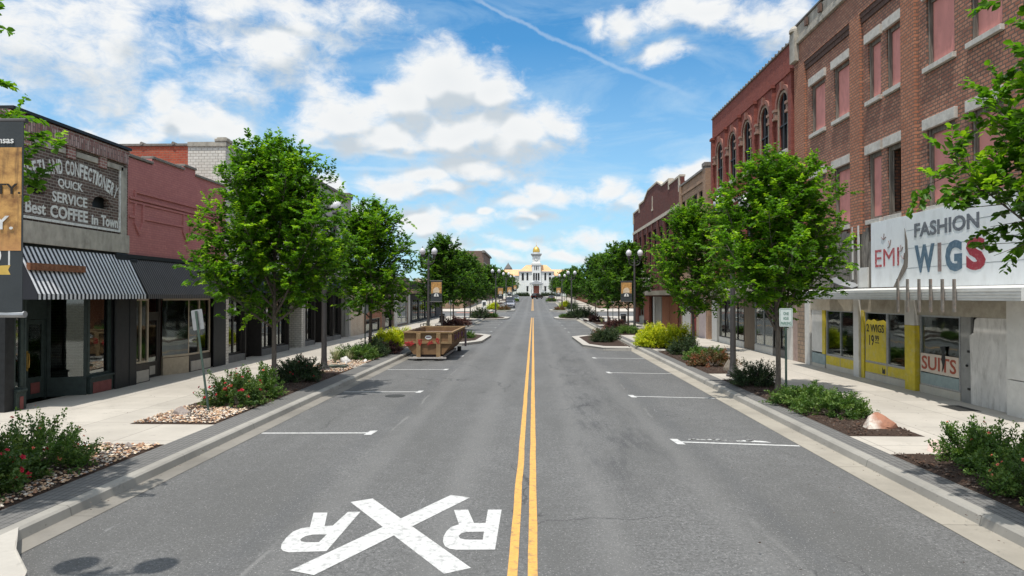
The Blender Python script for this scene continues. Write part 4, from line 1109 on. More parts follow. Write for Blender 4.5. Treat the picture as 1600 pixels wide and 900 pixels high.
b = MB(); text_on_front(b, 'EMI', XR, yr(1374.5), 3.97, yr(1374.5) - yr(1412.5), .57, .142, .006, 0.0); b.build('lettering', M_LREDF, sg2)
for q in b.v[:1]: pass
# torn seam between the two sign panels
b = MB(); pts = [(split + .05, 5.1), (split - .10, 4.7), (split - .13, 4.25), (split - .10, 3.9), (split + .35, 3.5), (split + .62, 3.27), (split + .72, 3.30), (split + .45, 3.6), (split + .12, 4.0), (split + .02, 4.4)]
b.prism(pts, XR - .158, XR - .168, 'x'); b.build('torn_edge', M_WOODG, sg)
b = MB()
for (dy, z, a) in ((1.35, 4.85, .5), (.95, 4.62, -.3), (.3, 4.40, .2), (.15, 4.15, .6)):
    c = Vector((XR - .15, split + dy, z))
    for an in (a, a + 1.3, a + 2.2): b.tube(c, c + Vector((0, math.cos(an) * .16, math.sin(an) * .2)), .012, n=5)
b.build('scratched_marks', M_LBR, sg2)
# canopy
b = MB(); xa, xb = XR - .17, XR - 1.05
b.prism([(xa, 3.27), (xb, 3.19), (xb, 2.90), (xa, 2.96)], N0, yr(1275), 'y')
cn = b.build('canopy', mat('white_canopy_metal', (.62, .62, .60), .55, 3, .08, .2, 5, stain=(.40, .37, .33), st_amt=.45, st_scale=2, stretch=(1, 1, 3)), bd)
b = MB()
for zz in (2.97, 3.04, 3.11): b.box(xb - .012, xb, N0, yr(1300), zz, zz + .02)
b.build('fascia_ribs', M_WHITE, cn)
for px in (1403, 1418, 1436, 1454, 1472.5, 1491):
    X_ = xb - .05; y_ = fy(px, X_); b = MB()
    b.box(X_ - .02, X_ + .02, y_ - .045, y_ + .045, on_x(px, 488, X_).z, on_x(px, 436, X_).z); b.build('steel_upright', mat('rusted_grey_steel', (.22, .20, .18), .8, 10, .3, stain=(.2, .09, .05), st_amt=.6, st_scale=5) if px == 1403 else MATS['rusted_grey_steel'], cn)
# shop front below the canopy
M_YELLOW = mat('yellow_paint', (.58, .46, .04), .65, 6, .12, .1, stain=(.52, .48, .30), st_amt=.5, st_scale=4)
M_CREAMT = mat('cream_tile', (.52, .49, .42), .6, 5, .1, .05, stain=(.34, .28, .2), st_amt=.45, st_scale=2.5)
M_HEAD = mat('stained_header', (.40, .365, .30), .8, 5, .15, .2, stain=(.20, .16, .12), st_amt=.5, st_scale=2)
b = MB(); ubox(b, XR, -.06, .035, N0 + .26, N1 - .82, 2.45, 2.95); b.build('header', M_HEAD, bd)
def pier(p0, p1, segs, out=.05, nm='pier'):
    for (z0, z1, m) in segs:
        b = MB(); ubox(b, XR, -.2, out, yr(p1), yr(p0), z0, z1); b.build(nm, m, bd, bevel=.008)
pier(1585, 1655, [(-.05, 1.0, M_WHITE), (1.02, 2.94, M_WHITE)], .2)
pier(1419, 1434.5, [(-.05, 2.12, M_YELLOW), (2.122, 2.9, M_WHITE)], .12)
pier(1338, 1346.5, [(-.05, 2.9, M_WHITE)], .12)
pier(1347, 1351.5, [(-.05, 2.5, M_YELLOW)], .05)
pier(1260, 1267.5, [(-.05, 2.9, M_WHITE)], .08)
pier(1248, 1259.5, [(-.05, 2.9, brick('old_stone_pier', (.27, .2, .15), (.34, .25, .18), (.18, .15, .12), .3, .18, .02))], .06, 'stone_pier')
pier(1240.5, 1247.8, [(-.05, 2.9, mat('mauve_render', (.36, .27, .24), .9, 5, .2))], .05, 'stone_pier')
gl = M_GLASSD
# suits window
a, c = yr(1500), yr(1437)
w = shop_window(bd, XR, a, c, .38, 2.45, M_STEEL, gl, 0, .03, .05, name='display_window')
b = MB(); b.box(XR - .018, XR + .012, a + .06, c - .06, .78, 1.32); q = b.build('painted_board', mat('cream_board', (.62, .53, .44), .7, 6, .08), w)
b = MB(); text_on_front(b, 'SUITS', XR, c - .12, .85, (c - a) - .28, .40, .019, .006, .015); b.build('lettering', mat('brick_red_letter', (.36, .09, .055), .7, 10, .15), q)
b = MB(); pts = [(c - 1.05, 1.56), (c - 1.30, 1.60), (c - 1.25, 1.42), (c - 1.30, 1.22), (c - 1.24, 1.0), (c - 1.12, .84), (c - 1.16, 1.05), (c - 1.10, 1.2), (c - 1.14, 1.4)]
b.prism(pts, XR - .026, XR - .020, 'x'); b.build('broken_hole', M_BLACK, w)
b = MB(); b.box(XR - .016, XR + .012, a + .06, c - .06, .43, .74); b.build('lower_panel', mat('teal_panel', (.26, .33, .33), .5, 5, .12), w)
b = MB(); ubox(b, XR, -.15, .02, a, c, -.05, .375); b.build('bulkhead', M_CREAMT, bd)
b = MB()
for i in range(14): b.box(XR + .2, XR + .215, a + .1 + i * .13, a + .17 + i * .13, 1.35, 2.4)
b.build('slatted_blind', mat('old_blind', (.22, .22, .2), .7), w)
# the yellow "2 WIGS 19.99" window
a, c = yr(1418.5), yr(1352); m_ = yr(1386)
w = shop_window(bd, XR, a, m_ - .01, .74, 2.46, M_STEEL, gl, 0, .03, .045, name='display_window')
w2 = shop_window(bd, XR, m_ + .01, c, .74, 2.46, M_STEEL, gl, 0, .03, .045, name='display_window')
zt_ = 2.24
b = MB(); pts = [(m_ + .06, .79), (c - .05, .79), (c - .05, 2.10), (c - .2, 2.2), (c - .4, 2.16), (c - .6, 2.22), (c - .8, 2.15), (m_ + .25, 2.21), (m_ + .06, 2.14)]
b.prism(pts, XR - .015, XR + .012, 'x'); q = b.build('yellow_poster', M_YELLOW, w2)
b = MB(); ww = (c - m_)
text_on_front(b, '2 WIGS', XR, c - .12, 1.78, ww - .30, .27, .0165, .005, .012)
text_on_front(b, '19', XR, c - .30, 1.32, .32, .36, .0165, .005, .012)
text_on_front(b, '99', XR, c - .70, 1.48, .26, .20, .0165, .005, .01)
ubox(b, XR, .0165, .0215, c - .97, c - .70, 1.42, 1.445); b.build('lettering', M_BLACK, q)
for (p, r_) in ((a, m_ - .01), (m_ + .01, c)):
    b = MB(); ubox(b, XR, -.12, .015, p + .02, r_ - .02, .40, .715); b.build('yellow_panel', M_YELLOW, bd)
b = MB(); ubox(b, XR, -.12, .022, a, c, .715, .738); ubox(b, XR, -.12, .022, a, c, .365, .398); ubox(b, XR, -.12, .022, m_ - .02, m_ + .02, .40, .714); b.build('trim', M_HEAD, bd)
b = MB(); ubox(b, XR, -.12, .02, a, c, -.05, .363); b.build('bulkhead', M_CREAMT, bd)
b = MB(); pts = [(m_ + .3, .44), (m_ + .12, .44), (m_ + .13, .62), (m_ + .2, .55), (m_ + .3, .64)]; b.prism(pts, XR - .016, XR - .022, 'x'); b.build('broken_hole', M_BLACK, bd)
# crumpled white dust sheet hanging inside
b = MB(); nn = 14
vv = []; ff = []
for i in range(nn + 1):
    for j in range(6):
        t = i / nn; z = 2.38 - 1.5 * t; yv = a + 1.35 - .75 * t + (j - 2.5) * .085 * (1.3 - .8 * abs(t - .45)); x = XR + .28 + .07 * math.sin(j * 1.9 + i * .8)
        vv.append((x, yv, z))
for i in range(nn):
    for j in range(5): ff.append((i * 6 + j, i * 6 + j + 1, (i + 1) * 6 + j + 1, (i + 1) * 6 + j))
b.add(vv, ff); b.build('hanging_dust_sheet', mat('dusty_cloth', (.55, .53, .5), .9), w, smooth=True)
# brown-curtained double window
a, c = yr(1337), yr(1291)
w = shop_window(bd, XR, a, c, .70, 2.46, M_STEEL, gl, 1, .03, .045, name='display_window')
b = MB(); vv = []; ff = []; n = 40
for i in range(n + 1):
    for z in (.72, 2.42): vv.append((XR + .2 + .03 * math.sin(i * 1.7), a + (c - a) * i / n, z))
for i in range(n): ff.append((2 * i, 2 * i + 2, 2 * i + 3, 2 * i + 1))
b.add(vv, ff); b.build('curtain', mat('brown_curtain', (.10, .045, .03), .9, 6, .4, stretch=(1, 3, .2)), w)
b = MB(); ubox(b, XR, -.12, .015, a, c, .34, .67); b.build('yellow_panel', M_YELLOW, bd)
b = MB(); ubox(b, XR, -.12, .022, a, c, .672, .698); ubox(b, XR, -.12, .022, (a + c) / 2 - .02, (a + c) / 2 + .02, .34, .67); b.build('trim', M_HEAD, bd)
b = MB(); ubox(b, XR, -.12, .02, a, c, -.05, .338); b.build('bulkhead', M_CREAMT, bd)
# blank white board and yellow strip at the far end
a, c = yr(1289.5), yr(1268.5)
b = MB(); ubox(b, XR, -.1, .01, a + .3, c, .75, 2.46); b.build('blank_board', M_WHITE, bd)
b = MB(); ubox(b, XR, -.1, .015, a, a + .29, .70, 2.46); b.build('yellow_panel', M_YELLOW, bd)
b = MB(); ubox(b, XR, -.1, .01, a + .0, c, .28, .69); b.build('lower_panel', MATS['teal_panel'], bd)
b = MB(); ubox(b, XR, -.1, .02, a, c, -.05, .275); b.build('bulkhead', M_CREAMT, bd)
# grey door leaf and whitewashed plywood
a, c = yr(1516), yr(1500.5)
b = MB(); b.box(XR + .0, XR + .08, a, c, .1, 2.45); d = b.build('side_door', mat('grey_door', (.26, .26, .25), .6, 6, .12), bd)
b = MB(); b.ball((XR - .03, a + .12, 1.15), .035, 8, 6); b.box(XR - .02, XR, a + .02, a + .12, 1.5, 1.56); b.box(XR - .02, XR, a + .02, a + .12, .5, .56); b.build('door_handle', M_BLACK, d)
M_PLY = mat('whitewashed_plywood', (.60, .585, .56), .9, 4, .14, .08, 20, stretch=(1, 1.2, .45), stain=(.24, .22, .20), st_amt=.55, st_scale=5, bdist=.01)
a2 = yr(1583.5)
b = MB(); pts = [(a2, .12), (a - .03, .14), (a - .02, 1.2), (a + .02, 1.95), (a - .10, 2.02), (a - .14, 1.98), (a - .2, 2.38), (a - .3, 2.44), (a2, 2.45)]
b.prism(pts, XR - .02, XR + .015, 'x'); b.build('plywood_hoarding', M_PLY, bd)
b = MB(); b.box(XR + .3, XR + .34, N0 + .3, N1 - .9, 0, 2.7); b.build('shop_partition', M_INT, bd)

# --- deep red building with round arches ---------------------------------
A0, A1 = N1 + .03, yr(1115)
bd = empty('arched_brick_building', (XR, (A0 + A1) / 2, 0), 'deep red brick building with a row of five tall round arched windows', 'building')
cs = [yr(1226.3), yr(1196.8), yr(1169.5), yr(1146.8), yr(1126.5)]
hw = .56; zs, zsp = 9.72, 11.85
shell(bd, XR, A0, A1, 14.35, [(q - hw, q + hw, zs, zsp + hw) for q in cs] + [(q - .5, q + .5, 5.6, 7.6) for q in cs] + [(A0 + .5, A1 - 1.2, -.2, 2.9)], B_ARCH, B_ARCH, M_ROOF, th=.4, m_low=M_PALEST, z_low=3.9)
b = MB(); b.box(XR - .12, XR + .45, A0, A1, 14.352, 14.42)
yy = A0
while yy < A1: b.tube((XR - .14, yy, 14.43), (XR + .4, yy, 14.43), .06, n=6); yy += .45
b.build('coping', M_COPING, bd)
b = MB(); ubox(b, XR, 0, .05, A0, A1, 13.1, 14.35); b.build('brick_frieze', B_ARCH, bd)
M_TERRA = mat('terracotta_trim', (.25, .115, .09), .85, 6, .2, .3)
M_CREAMARCH = mat('cream_arch_trim', (.31, .235, .18), .85, 6, .2, .3)
for q in cs:
    # spandrels: fill the square corners above each round head
    b = MB(); n = 12
    arc_ = [(q + hw * math.cos(math.pi * i / n), zsp + hw * math.sin(math.pi * i / n)) for i in range(n + 1)]
    for i in range(n // 2):
        b.prism([arc_[i], arc_[i + 1], (arc_[i + 1][0], zsp + hw + .001), (arc_[i][0] if i else q + hw, zsp + hw + .001)], XR, XR + .068, 'x')
        k_ = n - 1 - i
        b.prism([arc_[k_], arc_[k_ + 1], (arc_[k_ + 1][0], zsp + hw + .001), (arc_[k_][0], zsp + hw + .001)], XR, XR + .068, 'x')
    w = b.build('arch_head', B_ARCH, bd)
    b = MB(); b.box(XR + .07, XR + .11, q - hw, q + hw, zs, zsp + hw); wd = b.build('arched_window', mat('deep_dark_glass', (.012, .012, .013), .4, 4, .3, 0, 10) if q == cs[0] else MATS['deep_dark_glass'], bd)
    b = MB(); x0 = XR - .005
    b.box(x0, x0 + .07, q - .03, q + .03, zs, zsp + hw - .02); b.box(x0 + .002, x0 + .068, q - hw, q - .032, 10.9, 10.97); b.box(x0 + .002, x0 + .068, q + .032, q + hw, 10.9, 10.97)
    b.build('sash', M_BLACK, wd)
    for (r0, r1, oo, m) in ((hw + .0, hw + .12, .05, M_CREAMARCH), (hw + .17, hw + .36, .10, M_TERRA)):
        b = MB()
        for i in range(n):
            t0, t1 = math.pi * i / n, math.pi * (i + 1) / n
            b.prism([(q + r * math.cos(t), zsp + r * math.sin(t)) for (r, t) in ((r0, t0), (r1, t0), (r1, t1), (r0, t1))], XR - oo, XR + .0, 'x')
        b.build('arch_moulding', m, bd)
    b = MB(); ubox(b, XR, 0, .16, q - .11, q + .11, zsp + hw + .12, zsp + hw + .5); b.build('keystone', M_TERRA, bd)
    for sg_ in (-1, 1):
        b = MB(); ubox(b, XR, 0, .05, *sorted((q + sg_ * hw, q + sg_ * (hw + .12))), zs, zsp); b.build('jamb', M_CREAMARCH, bd)
    b = MB(); ubox(b, XR, -.2, .14, q - hw - .05, q + hw + .05, zs - .17, zs - .003); b.build('sill', M_LINTEL, bd)
    b = MB(); b.box(XR + .1, XR + .14, q - .5, q + .5, 5.6, 7.6); b.build('lower_window', MATS['deep_dark_glass'], bd)
pl = [A0 + .35] + [(p + q) / 2 for p, q in zip(cs, cs[1:])] + [A1 - .28]
for q in pl:
    b = MB(); ubox(b, XR, 0, .17, q - .19, q + .19, 8.6, 13.05); ubox(b, XR, 0, .24, q - .25, q + .25, 12.95, 13.1); p_ = b.build('pilaster', B_ARCH, bd)
    for d_ in (-.42, .42):
        b = MB(); ubox(b, XR, .0, .2, q + d_ - .15, q + d_ + .15, 11.72, 11.84); ubox(b, XR, .0, .15, q + d_ - .11, q + d_ + .11, 11.45, 11.72); ubox(b, XR, .0, .2, q + d_ - .14, q + d_ + .14, 11.33, 11.45)
        if A0 < q + d_ < A1: b.build('capital', mat('carved_stone', (.30, .19, .15), .9, 12, .3) if 'carved_stone' not in MATS else MATS['carved_stone'], p_)
b = MB(); ubox(b, XR, 0, .1, A0, A1, 8.4, 8.6); b.build('belt_course', M_LINTEL, bd)
# its shop front
b = MB(); ubox(b, XR, 0, .5, A0 + .1, A1 - .1, 3.0, 3.35); b.build('canopy', M_HEAD, bd)
segs = [(1231, 1239.5, 'w'), (1206.5, 1230.5, 'd'), (1178, 1206, 'g'), (1161.5, 1177.5, 'b'), (1141, 1161, 'g2'), (1122.5, 1140.5, 'g2'), (1114, 1122, 'w')]
M_BOARDB = mat('brown_hoarding', (.24, .18, .13), .9, 8, .3, stretch=(1, 4, .2))
for (p0, p1, t) in segs:
    a, c = yr(p1), yr(p0)
    if t == 'w': b = MB(); ubox(b, XR, -.1, .08, a, c, -.05, 2.98); b.build('pier', M_WHITE, bd)
    elif t == 'b': b = MB(); ubox(b, XR, -.1, -.05, a, c, .1, 2.88); b.build('hoarding', M_BOARDB, bd)
    else:
        shop_window(bd, XR, a, c, .5, 2.88, M_STEEL if t == 'g' else M_BRONZE, M_GLASS if t != 'd' else M_GLASSD, 2 if c - a > 3 else 1, .08, .06, name='display_window')
        b = MB(); ubox(b, XR, -.15, -.02, a, c, -.05, .497); b.build('bulkhead', M_WHITE if t != 'd' else M_GREYPIER, bd)

# --- tan building ---------------------------------------------------------
T0, T1 = yr(1106), yr(1064)
bd = empty('tan_brick_building', (XR, (T0 + T1) / 2, 0), 'lower tan brick building between the red arches and the maroon gable', 'building')
ups = [(T0 + 1.0 + i * 1.9, T0 + 2.3 + i * 1.9, 9.2, 10.3) for i in range(4)]
shell(bd, XR, T0, T1, 11.55, ups + [(T0 + .5, T1 - .5, -.2, 3.0)], B_TAN, B_TAN, M_ROOF)
b = MB(); b.box(XR - .12, XR + .4, T0, T1, 11.552, 11.7); b.box(XR - .2, XR + .5, T0 - .03, T0 + .75, 11.702, 11.95); b.build('coping', M_COPING, bd)
b = MB(); ubox(b, XR, 0, .14, T0, T0 + .75, 3, 11.54); ubox(b, XR, 0, .14, T1 - .6, T1, 3, 11.54); ubox(b, XR, 0, .08, T0 + .76, T1 - .61, 10.8, 11.0); b.build('pilaster', B_TAN, bd)
for (a, c, e, f) in ups: shop_window(bd, XR, a, c, e, f, M_BLACK, M_GLASSD, 1, .14, .07, name='upper_window')
M_PALEPINK = mat('pale_pink_panel', (.50, .42, .41), .8, 4, .12); M_REDDOOR = mat('faded_red_door', (.28, .06, .055), .7, 6, .2)
b = MB(); ubox(b, XR, -.1, .0, yr(1105.5) + .45, yr(1092), .0, 2.98); b.build('blank_panel', M_PALEPINK, bd)
b = MB(); ubox(b, XR, -.1, -.04, yr(1091.5), yr(1079), .0, 2.98); b.build('brick_infill', B_CREAM, bd)
b = MB(); ubox(b, XR, -.04, .0, yr(1087), yr(1080), .1, 2.3); b.build('shop_door', M_REDDOOR, bd)
b = MB(); ubox(b, XR, -.1, .0, yr(1078.5), T1 - .5, .0, 2.98); b.build('blank_panel', M_WHITE, bd)
b = MB(); ubox(b, XR, .0, .6, T0, T1, 3.1, 3.4); b.build('canopy', M_HEAD, bd)

# --- maroon gable building ------------------------------------------------
G0, G1 = T1 + .03, yr(990)
bd = empty('maroon_brick_building', (XR, (G0 + G1) / 2, 0), 'maroon brick building with a stepped gable parapet edged in cream stone at the far corner', 'building')
cols = 8; w_ = (G1 - G0 - 1.6) / cols
ups = [(G0 + .8 + i * w_ + .45, G0 + .8 + (i + 1) * w_ - .45, 5.6, 9.4) for i in range(cols)]
shell(bd, XR, G0, G1, 12.1, ups + [(G0 + .8, G1 - .8, -.2, 3.0)], B_MAROON, B_MAROON, M_ROOF)
gm = (G0 + G1) / 2
prof = [(G0, 12.1), (G0, 12.45), (G0 + 4.5, 12.45), (G0 + 4.5, 12.9), (gm - 5.0, 12.9), (gm - 2.6, 13.6), (gm + 2.6, 13.6), (gm + 5.0, 12.9), (G1 - 4.5, 12.9), (G1 - 4.5, 12.45), (G1, 12.45), (G1, 12.1)]
b = MB(); b.prism(prof, XR, XR + .32, 'x'); b.build('gable_parapet', B_MAROON, bd)
b = MB()
for (p, q) in zip(prof[1:-1], prof[2:-1]):
    if abs(p[0] - q[0]) < .01: 
        lo, hi = sorted((p[1], q[1])); b.box(XR - .08, XR + .36, p[0] - .14, p[0] + .14, lo - .35, hi + .16)
    else: b.prism([(p[0], p[1] + .001), (q[0], q[1] + .001), (q[0], q[1] + .16), (p[0], p[1] + .16)], XR - .07, XR + .38, 'x')
for q in (G0 + .3, G1 - .3): ubox(b, XR, .001, .09, q - .2, q + .2, 11.3, 12.45)
ubox(b, XR, .001, .1, G0, G1, 10.05, 10.35); ubox(b, XR, .001, .05, gm - .12, gm + .12, 11.4, 12.7); ubox(b, XR, .001, .08, gm - .3, gm + .3, 11.3, 11.5)
b.build('cream_trim', mat('cream_stone_trim', (.50, .44, .36), .85, 5, .15), bd)
for (a, c, e, f) in ups: shop_window(bd, XR, a, c, e, f, M_BLACK, M_GLASSD, 0, .2, .1, transom=7.6, name='upper_window')
for i in range(cols + 1):
    y_ = G0 + .8 + i * w_; b = MB(); ubox(b, XR, .001, .12, y_ - .28, y_ + .28, 3.9, 10.04); b.build('pilaster', B_MAROON, bd)
b = MB(); b.prism([(XR - .02, 3.3), (XR - 1.3, 3.3), (XR - 1.2, 3.45), (XR - .02, 4.9)], G1 - 12, G1 - .1, 'y'); b.build('shingled_canopy', mat('grey_shingle', (.22, .20, .19), .95, 10, .3, .8, 14), bd)
b = MB(); b.prism([(G1 - 11, 4.2), (G1 - 1, 4.2), (G1 - 6, 6.6)], XR - 1.25, XR - .02, 'x'); b.build('canopy_gable', MATS['grey_shingle'], bd)
b = MB(); ubox(b, XR, 0, .7, G0, G1 - 12.1, 3.1, 3.5); b.build('canopy', M_HEAD, bd)
M_ORANGEB = mat('orange_plywood', (.32, .13, .07), .85, 6, .25, stretch=(1, 3, .25))
for (p0, p1, m, nm) in ((1046, 1058, M_ORANGEB, 'plywood_panel'), (1034, 1045.5, M_ORANGEB, 'plywood_panel'), (1024, 1033, M_PALEST, 'grey_panel')):
    b = MB(); ubox(b, XR, -.1, -.02, yr(p1), yr(p0), 0, 2.98); b.build(nm, m, bd)
B_REDP = brick('red_pier_brick', (.34, .09, .055), (.40, .12, .07), (.2, .12, .1))
for (p0, p1) in ((993, 998.5), (1007, 1015), (1021, 1023.5)):
    b = MB(); ubox(b, XR, -.2, .05, yr(p1), yr(p0), -.05, 2.98); b.build('brick_pier', B_REDP if p0 != 1021 else M_WHITE, bd)
shop_window(bd, XR, yr(1006.5), yr(999), .9, 2.9, M_CREAMP, M_GLASSD, 1, .2, .1, name='display_window')
shop_window(bd, XR, yr(1020.5), yr(1015.5), .2, 2.9, M_BLACK, M_GLASSD, 0, .4, .1, name='shop_door')
b = MB(); ubox(b, XR, -.2, 0, yr(1006.5), yr(999), -.05, .89); b.build('bulkhead', M_CREAMT, bd)
far_block('low_shop_building', XR + 1, 127, 158, 4.2, B_TAN, 'low tan shop past the cross street on the right, nearest of its block', 7, 1)
far_block('low_shop_building', XR + 1, 158.2, 200, 4.6, B_BROWN2, 'low orange brick shop behind the trees on the right, middle of its block', 8, 1)
far_block('low_shop_building', XR + 1, 200.2, 262, 5.4, B_CREAM, 'low cream shop behind the trees on the right, nearest the courthouse square', 9, 1)

# ================================================================ COURTHOUSE (about 355 m away)
CX, CY = 1.66, 352.0
cz = gz(CY)
bd = empty('courthouse', (CX, CY + 8, cz), 'white courthouse with gold domed clock tower and orange roof ending the street', 'courthouse')
M_CW = mat('courthouse_white', (.78, .78, .76), .7, .5, .05, 0); M_CT = mat('terracotta_roof', (.66, .40, .22), .8, .4, .12, 0)
M_GOLD = mat('gold_leaf', (.80, .52, .12), .35, 2, .1, 0, metal=.85); M_CG = mat('courthouse_grey_trim', (.42, .43, .45), .8, 1, .1, 0)
b = MB(); b.box(CX - 8.8, CX + 8.8, CY, CY + 18, cz, cz + 12.3); b.build('main_block', M_CW, bd)
for sg_ in (-1, 1):
    b = MB(); b.box(CX + sg_ * 8.8, CX + sg_ * 22, CY + 4, CY + 20, cz, cz + 10.8); b.build('wing', M_CW, bd)
    b = MB(); x0, x1 = sorted((CX + sg_ * 8.3, CX + sg_ * 22.6))
    v = [(x0, CY + 3.4, cz + 10.8), (x1, CY + 3.4, cz + 10.8), (x1, CY + 20.6, cz + 10.8), (x0, CY + 20.6, cz + 10.8), (x0, CY + 11, cz + 14.2), (x1, CY + 11, cz + 14.2), (x1, CY + 13, cz + 14.2), (x0, CY + 13, cz + 14.2)]
    b.add(v, [(0, 1, 5, 4), (2, 3, 7, 6), (4, 5, 6, 7), (0, 4, 7, 3), (1, 2, 6, 5), (0, 3, 2, 1)]); b.build('wing_roof', M_CT, bd)
b = MB(); b.box(CX - 9.2, CX + 9.2, CY - .4, CY + 18.4, cz + 12.3, cz + 12.9); b.build('cornice', M_CG, bd)
b = MB(); e_ = 8.9
v = [(CX - e_, CY - .1, cz + 12.9), (CX + e_, CY - .1, cz + 12.9), (CX + e_, CY + 18, cz + 12.9), (CX - e_, CY + 18, cz + 12.9), (CX - 5.2, CY + 5, cz + 16.4), (CX + 5.2, CY + 5, cz + 16.4), (CX + 5.2, CY + 13, cz + 16.4), (CX - 5.2, CY + 13, cz + 16.4)]
b.add(v, [(0, 1, 5, 4), (1, 2, 6, 5), (2, 3, 7, 6), (3, 0, 4, 7), (4, 5, 6, 7)]); b.build('main_roof', M_CT, bd)
b = MB(); b.box(CX - 2.3, CX + 2.3, CY - .9, CY + 3.8, cz, cz + 17.0); b.build('tower_shaft', M_CW, bd)
b = MB(); b.box(CX - 2.6, CX + 2.6, CY - 1.2, CY + 4.1, cz + 16.2, cz + 16.9 + .2); b.build('tower_ledge', M_CW, bd)
b = MB(); b.box(CX - 2.0, CX + 2.0, CY - .6, CY + 3.5, cz + 17.1, cz + 21.6); cs_ = b.build('clock_stage', M_CW, bd)
b = MB(); b.tube((CX, CY - .60, cz + 19.2), (CX, CY - .72, cz + 19.2), 1.0, n=24); ck = b.build('clock_rim', M_CG, cs_)
b = MB(); b.tube((CX, CY - .721, cz + 19.2), (CX, CY - .74, cz + 19.2), .78, n=24); b.build('clock_face', M_CW, cs_)
b = MB(); b.box(CX - .05, CX + .05, CY - .78, CY - .745, cz + 19.1, cz + 19.8); b.box(CX - .02, CX + .45, CY - .78, CY - .745, cz + 19.13, cz + 19.25); b.build('clock_hands', M_BLACK, cs_)
b = MB(); v = []
for (q, z) in ((2.05, 20.6), (2.75, 21.6)): v += [(CX - q, CY + 1.45 - q, cz + z), (CX + q, CY + 1.45 - q, cz + z), (CX + q, CY + 1.45 + q, cz + z), (CX - q, CY + 1.45 + q, cz + z)]
b.add(v, [(0, 1, 5, 4), (1, 2, 6, 5), (2, 3, 7, 6), (3, 0, 4, 7)]); b.box(CX - 2.8, CX + 2.8, CY - 1.35, CY + 4.25, cz + 21.6, cz + 22.0); b.build('tower_cornice', M_CG, bd)
b = MB(); b.lathe([(1.75, 22.0), (1.75, 22.8), (1.85, 22.85)], (CX, CY + 1.45, cz), 20); b.build('dome_drum', M_CW, bd)
b = MB(); b.lathe([(1.8, 22.8), (1.86, 23.5), (1.7, 24.4), (1.3, 25.1), (.7, 25.6), (.2, 25.75), (.12, 26.2), (.2, 26.4), (.05, 26.7), (.03, 28.0), (.001, 28.1)], (CX, CY + 1.45, cz), 20); b.build('dome', M_GOLD, bd, smooth=True)
wins = [(-7.0, 8.3, 1.1, 3.6), (-4.6, 8.3, .9, 3.8), (4.6, 8.3, .9, 3.8), (7.0, 8.3, 1.1, 3.6), (-4.6, 2.6, .9, 2.6), (4.6, 2.6, .9, 2.6), (-15, 6.5, 1.1, 2.6), (15, 6.5, 1.1, 2.6), (-12, 6.5, 1.1, 2.6), (12, 6.5, 1.1, 2.6)]
for (x, z, w_, h) in wins:
    yy = CY if abs(x) < 9 else CY + 4
    b = MB(); b.box(CX + x - w_ / 2, CX + x + w_ / 2, yy - .1, yy + .05, cz + z, cz + z + h); q = b.build('window', M_GLASSD if False else M_BLACK, bd)
    b = MB(); b.box(CX + x - w_ / 2 - .15, CX + x + w_ / 2 + .15, yy - .2, yy - .02, cz + z + h, cz + z + h + .25); b.build('lintel', M_CG, q)
for x in (-1.15, .05, 1.25):
    b = MB(); b.box(CX + x - .5, CX + x + .35, CY - 1.02, CY - .88, cz + 8.2, cz + 12.0); b.build('window', M_BLACK, bd)
for (x, wv) in ((-.9, .3), (0, .5), (.9, .3)):
    b = MB(); b.box(CX + x - wv / 2, CX + x + wv / 2, CY - 1.0, CY - .88, cz + 13.6, cz + 15.6); b.build('tower_window', M_BLACK, bd)
b = MB(); b.prism([(CX - 3.4, cz + 6.3), (CX + 3.4, cz + 6.3), (CX + 3.4, cz + 6.7), (CX, cz + 8.0), (CX - 3.4, cz + 6.7)], CY - 3.2, CY - .9, 'y'); b.build('pediment', M_CG, bd)
for x in (-2.9, -1.9, 1.9, 2.9):
    b = MB(); b.tube((CX + x, CY - 2.8, cz), (CX + x, CY - 2.8, cz + 6.3), .28, .24, 12); b.build('column', M_CW, bd)
b = MB(); b.box(CX - 1.4, CX + 1.4, CY - 1.1, CY - .9, cz + .5, cz + 5.4); b.build('door', mat('red_brown_door', (.22, .07, .05), .6), bd)
b = MB(); b.box(CX - 4, CX + 4, CY - 4.5, CY - .9, cz, cz + .5); b.build('steps', M_CW, bd)
# a small steeple behind the left-hand trees
sx, sy = -15.4, 420
bd = empty('church_tower', (sx, sy, 3), 'slim grey blue church tower peeping over the far trees left of the courthouse', 'church')
b = MB(); b.box(sx - 2.0, sx + 2.0, sy, sy + 4, 3, 19.2); b.build('tower', mat('grey_blue_stone', (.16, .17, .22), .8, 1, .2), bd)
b = MB(); b.lathe([(2.6, 19.2), (2.4, 20.4), (.5, 23), (.001, 24)], (sx, sy + 2, 0), 6); b.build('spire', M_ROOF, bd)
